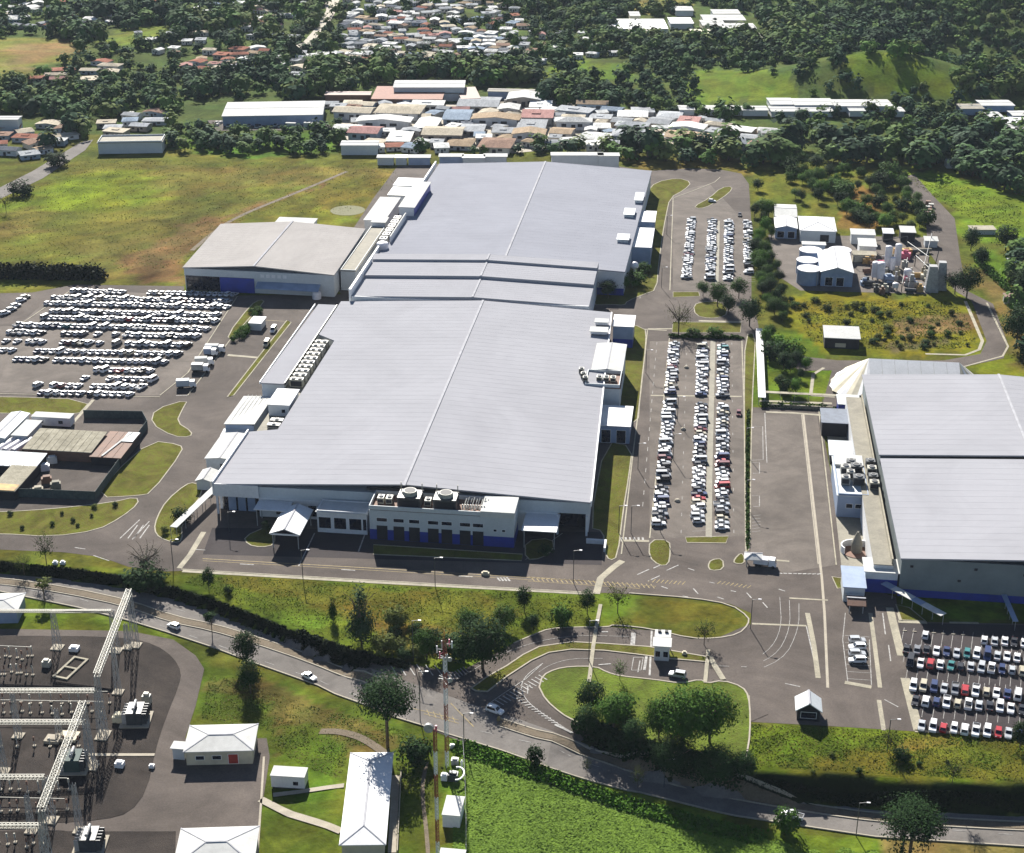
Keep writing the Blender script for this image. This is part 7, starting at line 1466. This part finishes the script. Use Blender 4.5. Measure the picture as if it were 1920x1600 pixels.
for k, (px, py, w_, h_, c) in enumerate(((133,1255,0,0,None),(276,1320,1,2.4,M_steell),(270,1345,1,1.8,M_rust),(226,1352,1.6,1.6,M_cream),(225,1438,1.0,1.2,M_white),(88,1250,1.0,1.6,M_steell),(140,1220,1.2,1.0,M_white),(130,1385,2.2,.8,M_cream),(285,1440,.6,.7,M_white),(100,1390,1.8,.8,M_conc))):
    x, y, z = G(px, py)
    if c is None:
        t = thing('pad_frame', 'pale concrete foundation frame with two openings in the switchyard', 'foundation', (x, y, z+.16), -.2)
        for q in ((-2.2,2.2,-5,-4.4),(-2.2,2.2,-.3,.3),(-2.2,2.2,4.4,5),(-2.2,-1.6,-4.4,-.3),(1.6,2.2,-4.4,-.3),(-2.2,-1.6,.3,4.4),(1.6,2.2,.3,4.4)): box_part('beam', t, *q, 0, .4, M_concl)
    else: m = MB(); m.box(-w_,w_,-w_*.8,w_*.8,0,h_); m.box(-w_*.6,w_*.6,-w_*.5,w_*.5,h_,h_*1.3); tag(obj('control_cabinet', m, c, loc=(x,y,z+.16)), ['','pale cabinet at the right flank of the large transformer','rusty cabinet below the pale one','cream cabinet left of the large transformer','white box alone on the dark gravel','small pale cabinet in the upper switchyard','white cabinet near the upper footing','cream slab under the lower long beam','tiny white box at the gravel edge','grey slab by the middle lattice post'][k], 'cabinet')
# ---------------------------------------------------------------- masts
M_rustred = mat('mast_red', (.24,.045,.03), (.14,.03,.02), rough=.7)
def mast(px, py, pytop, lab, w=.9, nseg=7, zg=None):
    x, y, z = G(px, py); zt = top_z(x, y, pytop); t = thing('radio_mast', lab, 'mast', (x, y, z)); H_ = zt-z; s_ = H_/nseg
    for k in range(nseg):
        m = MB(); za, zb_ = k*s_, (k+1)*s_; c = [(w/2*math.cos(a), w/2*math.sin(a)) for a in (.5, 2.6, 4.7)]
        for i in range(3):
            m.bar((*c[i], za), (*c[i], zb_), .11)
            n = int(s_/.9)
            for j in range(n):
                z0, z1_ = za+(zb_-za)*j/n, za+(zb_-za)*(j+1)/n; m.bar((*c[i], z0), (*c[(i+1) % 3], z1_), .07); m.bar((*c[(i+1) % 3], z0), (*c[i], z1_), .07)
        obj('mast_section', m, M_wallg if (k % 2 == (nseg % 2)) else M_rustred, t)
    return t, H_, x, y, z
t, H_, x, y, z = mast(838, 1438, 1200, 'taller red and white lattice mast whose antennas stand before the dark trees', 1.0, 8)
for k in range(6): a = k*1.05; m = MB(); m.rod((.4*math.cos(a),.4*math.sin(a),H_-1-k*.5),(1.7*math.cos(a),1.7*math.sin(a),H_-1-k*.5),.06); m.cyl(1.7*math.cos(a),1.7*math.sin(a),H_-2-k*.5,H_-.2-k*.5,.16,n=6); obj('antenna', m, [M_white, M_pink, M_steel][k % 3], t)
m = MB(); m.rod((0,0,H_),(0,0,H_+2.6),.06); obj('lightning_rod', m, M_red, t)
for k, hh in enumerate((H_*.86, H_*.70)): m = MB(); m.bar((-1.5,0,hh),(1.5,0,hh),.12); m.bar((-1.5,.8,hh+.3),(1.5,-.6,hh),.1); m.rod((1.2,-.2,hh),(1.2,-.5,hh),.55,12); obj('dish', m, M_steel, t)
t, H_, x, y, z = mast(822, 1660, 1366, 'nearer red and white mast with a drum antenna on top', .8, 7)
m = MB(); m.rod((-1.1,-.1,H_+.3),(-1.1,-.75,H_+.3),1.0,16); obj('drum_antenna', m, M_steel, t); m = MB(); m.rod((.0,-.2,H_-.2),(-1.1,-.1,H_+.2),.1); m.cyl(.3,0,H_-.5,H_+.7,.22,n=8); obj('antenna_bracket', m, M_pink, t)
for k, (px, py, w_, h_, c, lab) in enumerate(((850,1462,1.8,2.2,M_darkm,'dark cabinet group in a white ring at the mast foot'),(853,1432,1.4,1.6,M_steel,'grey cabinet behind the mast foot'),(833,1462,1.2,1.8,M_white,'small white cabinet left of the dark group'),(848,1402,.9,1.0,M_white,'white box nearest the highway by the masts'),(866,1440,.4,2.2,M_white,'slim white cabinet by the mast compound wire'))):
    x, y, z = G(px, py); m = MB(); m.box(-w_*.6,w_*.6,-w_*.5,w_*.5,0,h_*.8); m.box(-w_*.4,w_*.4,-w_*.3,w_*.3,h_*.8,h_); tag(obj('equipment_cabinet', m, c, loc=(x,y,z)), lab, 'cabinet')
x, y, z = G(857, 1462); m = MB()
for k in range(10): a0, a1 = R(-90+k*20), R(-70+k*20); m.bar((1.6*math.cos(a0),2.4*math.sin(a0),1.7),(1.6*math.cos(a1),2.4*math.sin(a1),1.7),.3,.3)
tag(obj('cable_tray', m, M_white, loc=(x,y,z)), 'curved white cable tray beside the mast foot', 'cable tray')
fence('wire_fence', 'thin wire fence along the bright grass field beside the masts', [G(*p)[:2] for p in [(868,1395),(872,1470),(873,1540),(872,1650)]], 2.2, 4, mat('wire_grey', (.2,.22,.2)), M_steel, thick=.01) if 0 else None
t = thing('wire_fence', 'thin grey wire fence between the masts and the bright grass field', 'fence'); P = [G(*p) for p in [(868,1395),(870,1430),(872,1470),(873,1510),(874,1550),(874,1600)]]
for p in P: m = MB(); m.rod((p[0],p[1],p[2]),(p[0],p[1],p[2]+2.3),.07,6); obj('post', m, M_steel, t)
for hh in (.6, 1.2, 1.8, 2.2):
    m = MB(); [m.rod((a[0],a[1],a[2]+hh),(b[0],b[1],b[2]+hh),.03,4) for a, b in zip(P, P[1:])]; obj('wire', m, M_steel, t)
# ---------------------------------------------------------------- lamps, signs, poles
def lamp(px, py, h, lab, z=None, arm=1.6, m_=M_steel):
    x, y, zz = G(px, py); t = thing('street_lamp', lab, 'lamp post', (x, y, zz if z is None else z)); m = MB(); m.rod((0,0,0),(0,0,h),.11,6); obj('pole', m, m_, t); m = MB(); m.rod((0,0,h),(arm,0,h+.3),.07,6); obj('arm', m, m_, t); box_part('lamp_head', t, arm-.1, arm+.7, -.18, .18, h+.22, h+.4, M_tank)
for k, (px, py) in enumerate(((1238,998),(1262,862),(1270,790),(1196,880),(1183,1000),(1398,950),(1397,850),(1211,700),(1160,1000),(1407,1180),(1240,540),(1250,440))): lamp(px, py, 9, f'slim lamp post {["at the front of the west column of cars","beside the west column of cars, mid way","beside the west column near the cross path","on the east lawn kerb of the main hall","near the wide crossing by the hall corner","on the east kerb of the staff lot, nearer","on the east kerb of the staff lot, farther","by the broad blue canopy road","at the hall corner lawn tip","at the tip of the long lawn","at the rear lot south corner","along the rear lot west kerb"][k]}', m_=M_darkm)
for k, (px, py, h) in enumerate(((568,1085,9),(816,1100,9),(1075,1092,10),(1104,1240,12),(788,1352,14),(870,1398,9),(1605,1568,9),(325,1065,9),(1245,1478,8),(430,1000,7),(775,1240,12),(1663,1410,9))): lamp(px, py, h, f'dark slender pole {["in front of the gabled canopy road","by the front road below the plant block","by the yellow hatching on the front road","standing in the access loop median","behind the masts at the highway edge","at the highway fence beside the bright field","beside the lower highway bend","at the white crossing path west","on the highway verge below the island","near the dark recess of the hall","at the dark lawn corner over the junction","below the bays at the lawn edge"][k]}', m_=M_darkm)
for k, (px, py, w_, c) in enumerate(((910,1078,2.2,M_cream),(1283,1228,1.2,M_cream),(104,1058,1.4,M_white),(118,1058,1.4,M_white),(935,1352,.8,M_marky))):
    x, y, z = G(px, py); m = MB(); m.box(-w_*.5,w_*.5,-.5,.5,0,.7); m.box(-w_*.3,w_*.3,-.3,.3,.7,1.1); tag(obj('planter', m, c, loc=(x,y,z+.05)), ['cream planter on the front road median below the plant block','cream planter on the access loop median','white box on the west lawn, left of two','white box on the west lawn, right of two','yellow kerb marker at the median nose'][k], 'planter')
for k, (px, py) in enumerate(((588,1366),(1270,940),(1281,806),(1287,690))):
    if k: x, y, z = G(px, py); m = MB(); m.cyl(0,0,0,.5,1.0,.8,14); m.dome(0,0,.5,.75,.3,12,2); tag(obj('drain_cover', m, M_conc, loc=(x,y,.05)), f'round cream marker in the staff lot aisle, {ORD(k)} from the front', 'marker', 'round markers in the lot aisle')
x, y, z = G(742, 1452); fence('low_wall', 'dark low wall along the east side of the long hip-roofed building', [G(*p)[:2] for p in [(752,1450),(745,1600)]], .8, 5, M_conc, M_conc, 'wall', .1)
# thin air over the valley
hzb = MB(); hzb.box(-9200, 9200, -9200, 9200, -30, 320)
hm = bpy.data.materials.new('haze'); hm.use_nodes = True; nt = hm.node_tree; nt.nodes.clear(); pv = nt.nodes.new('ShaderNodeVolumePrincipled'); pv.inputs['Density'].default_value = HAZE if 'HAZE' in globals() else .00003; pv.inputs['Color'].default_value = (.75,.85,1,1); pv.inputs['Anisotropy'].default_value = 0; om = nt.nodes.new('ShaderNodeOutputMaterial'); nt.links.new(pv.outputs[0], om.inputs['Volume'])
tag(obj('haze', hzb, hm), 'thin bluish air over the valley', None, None, 'stuff')
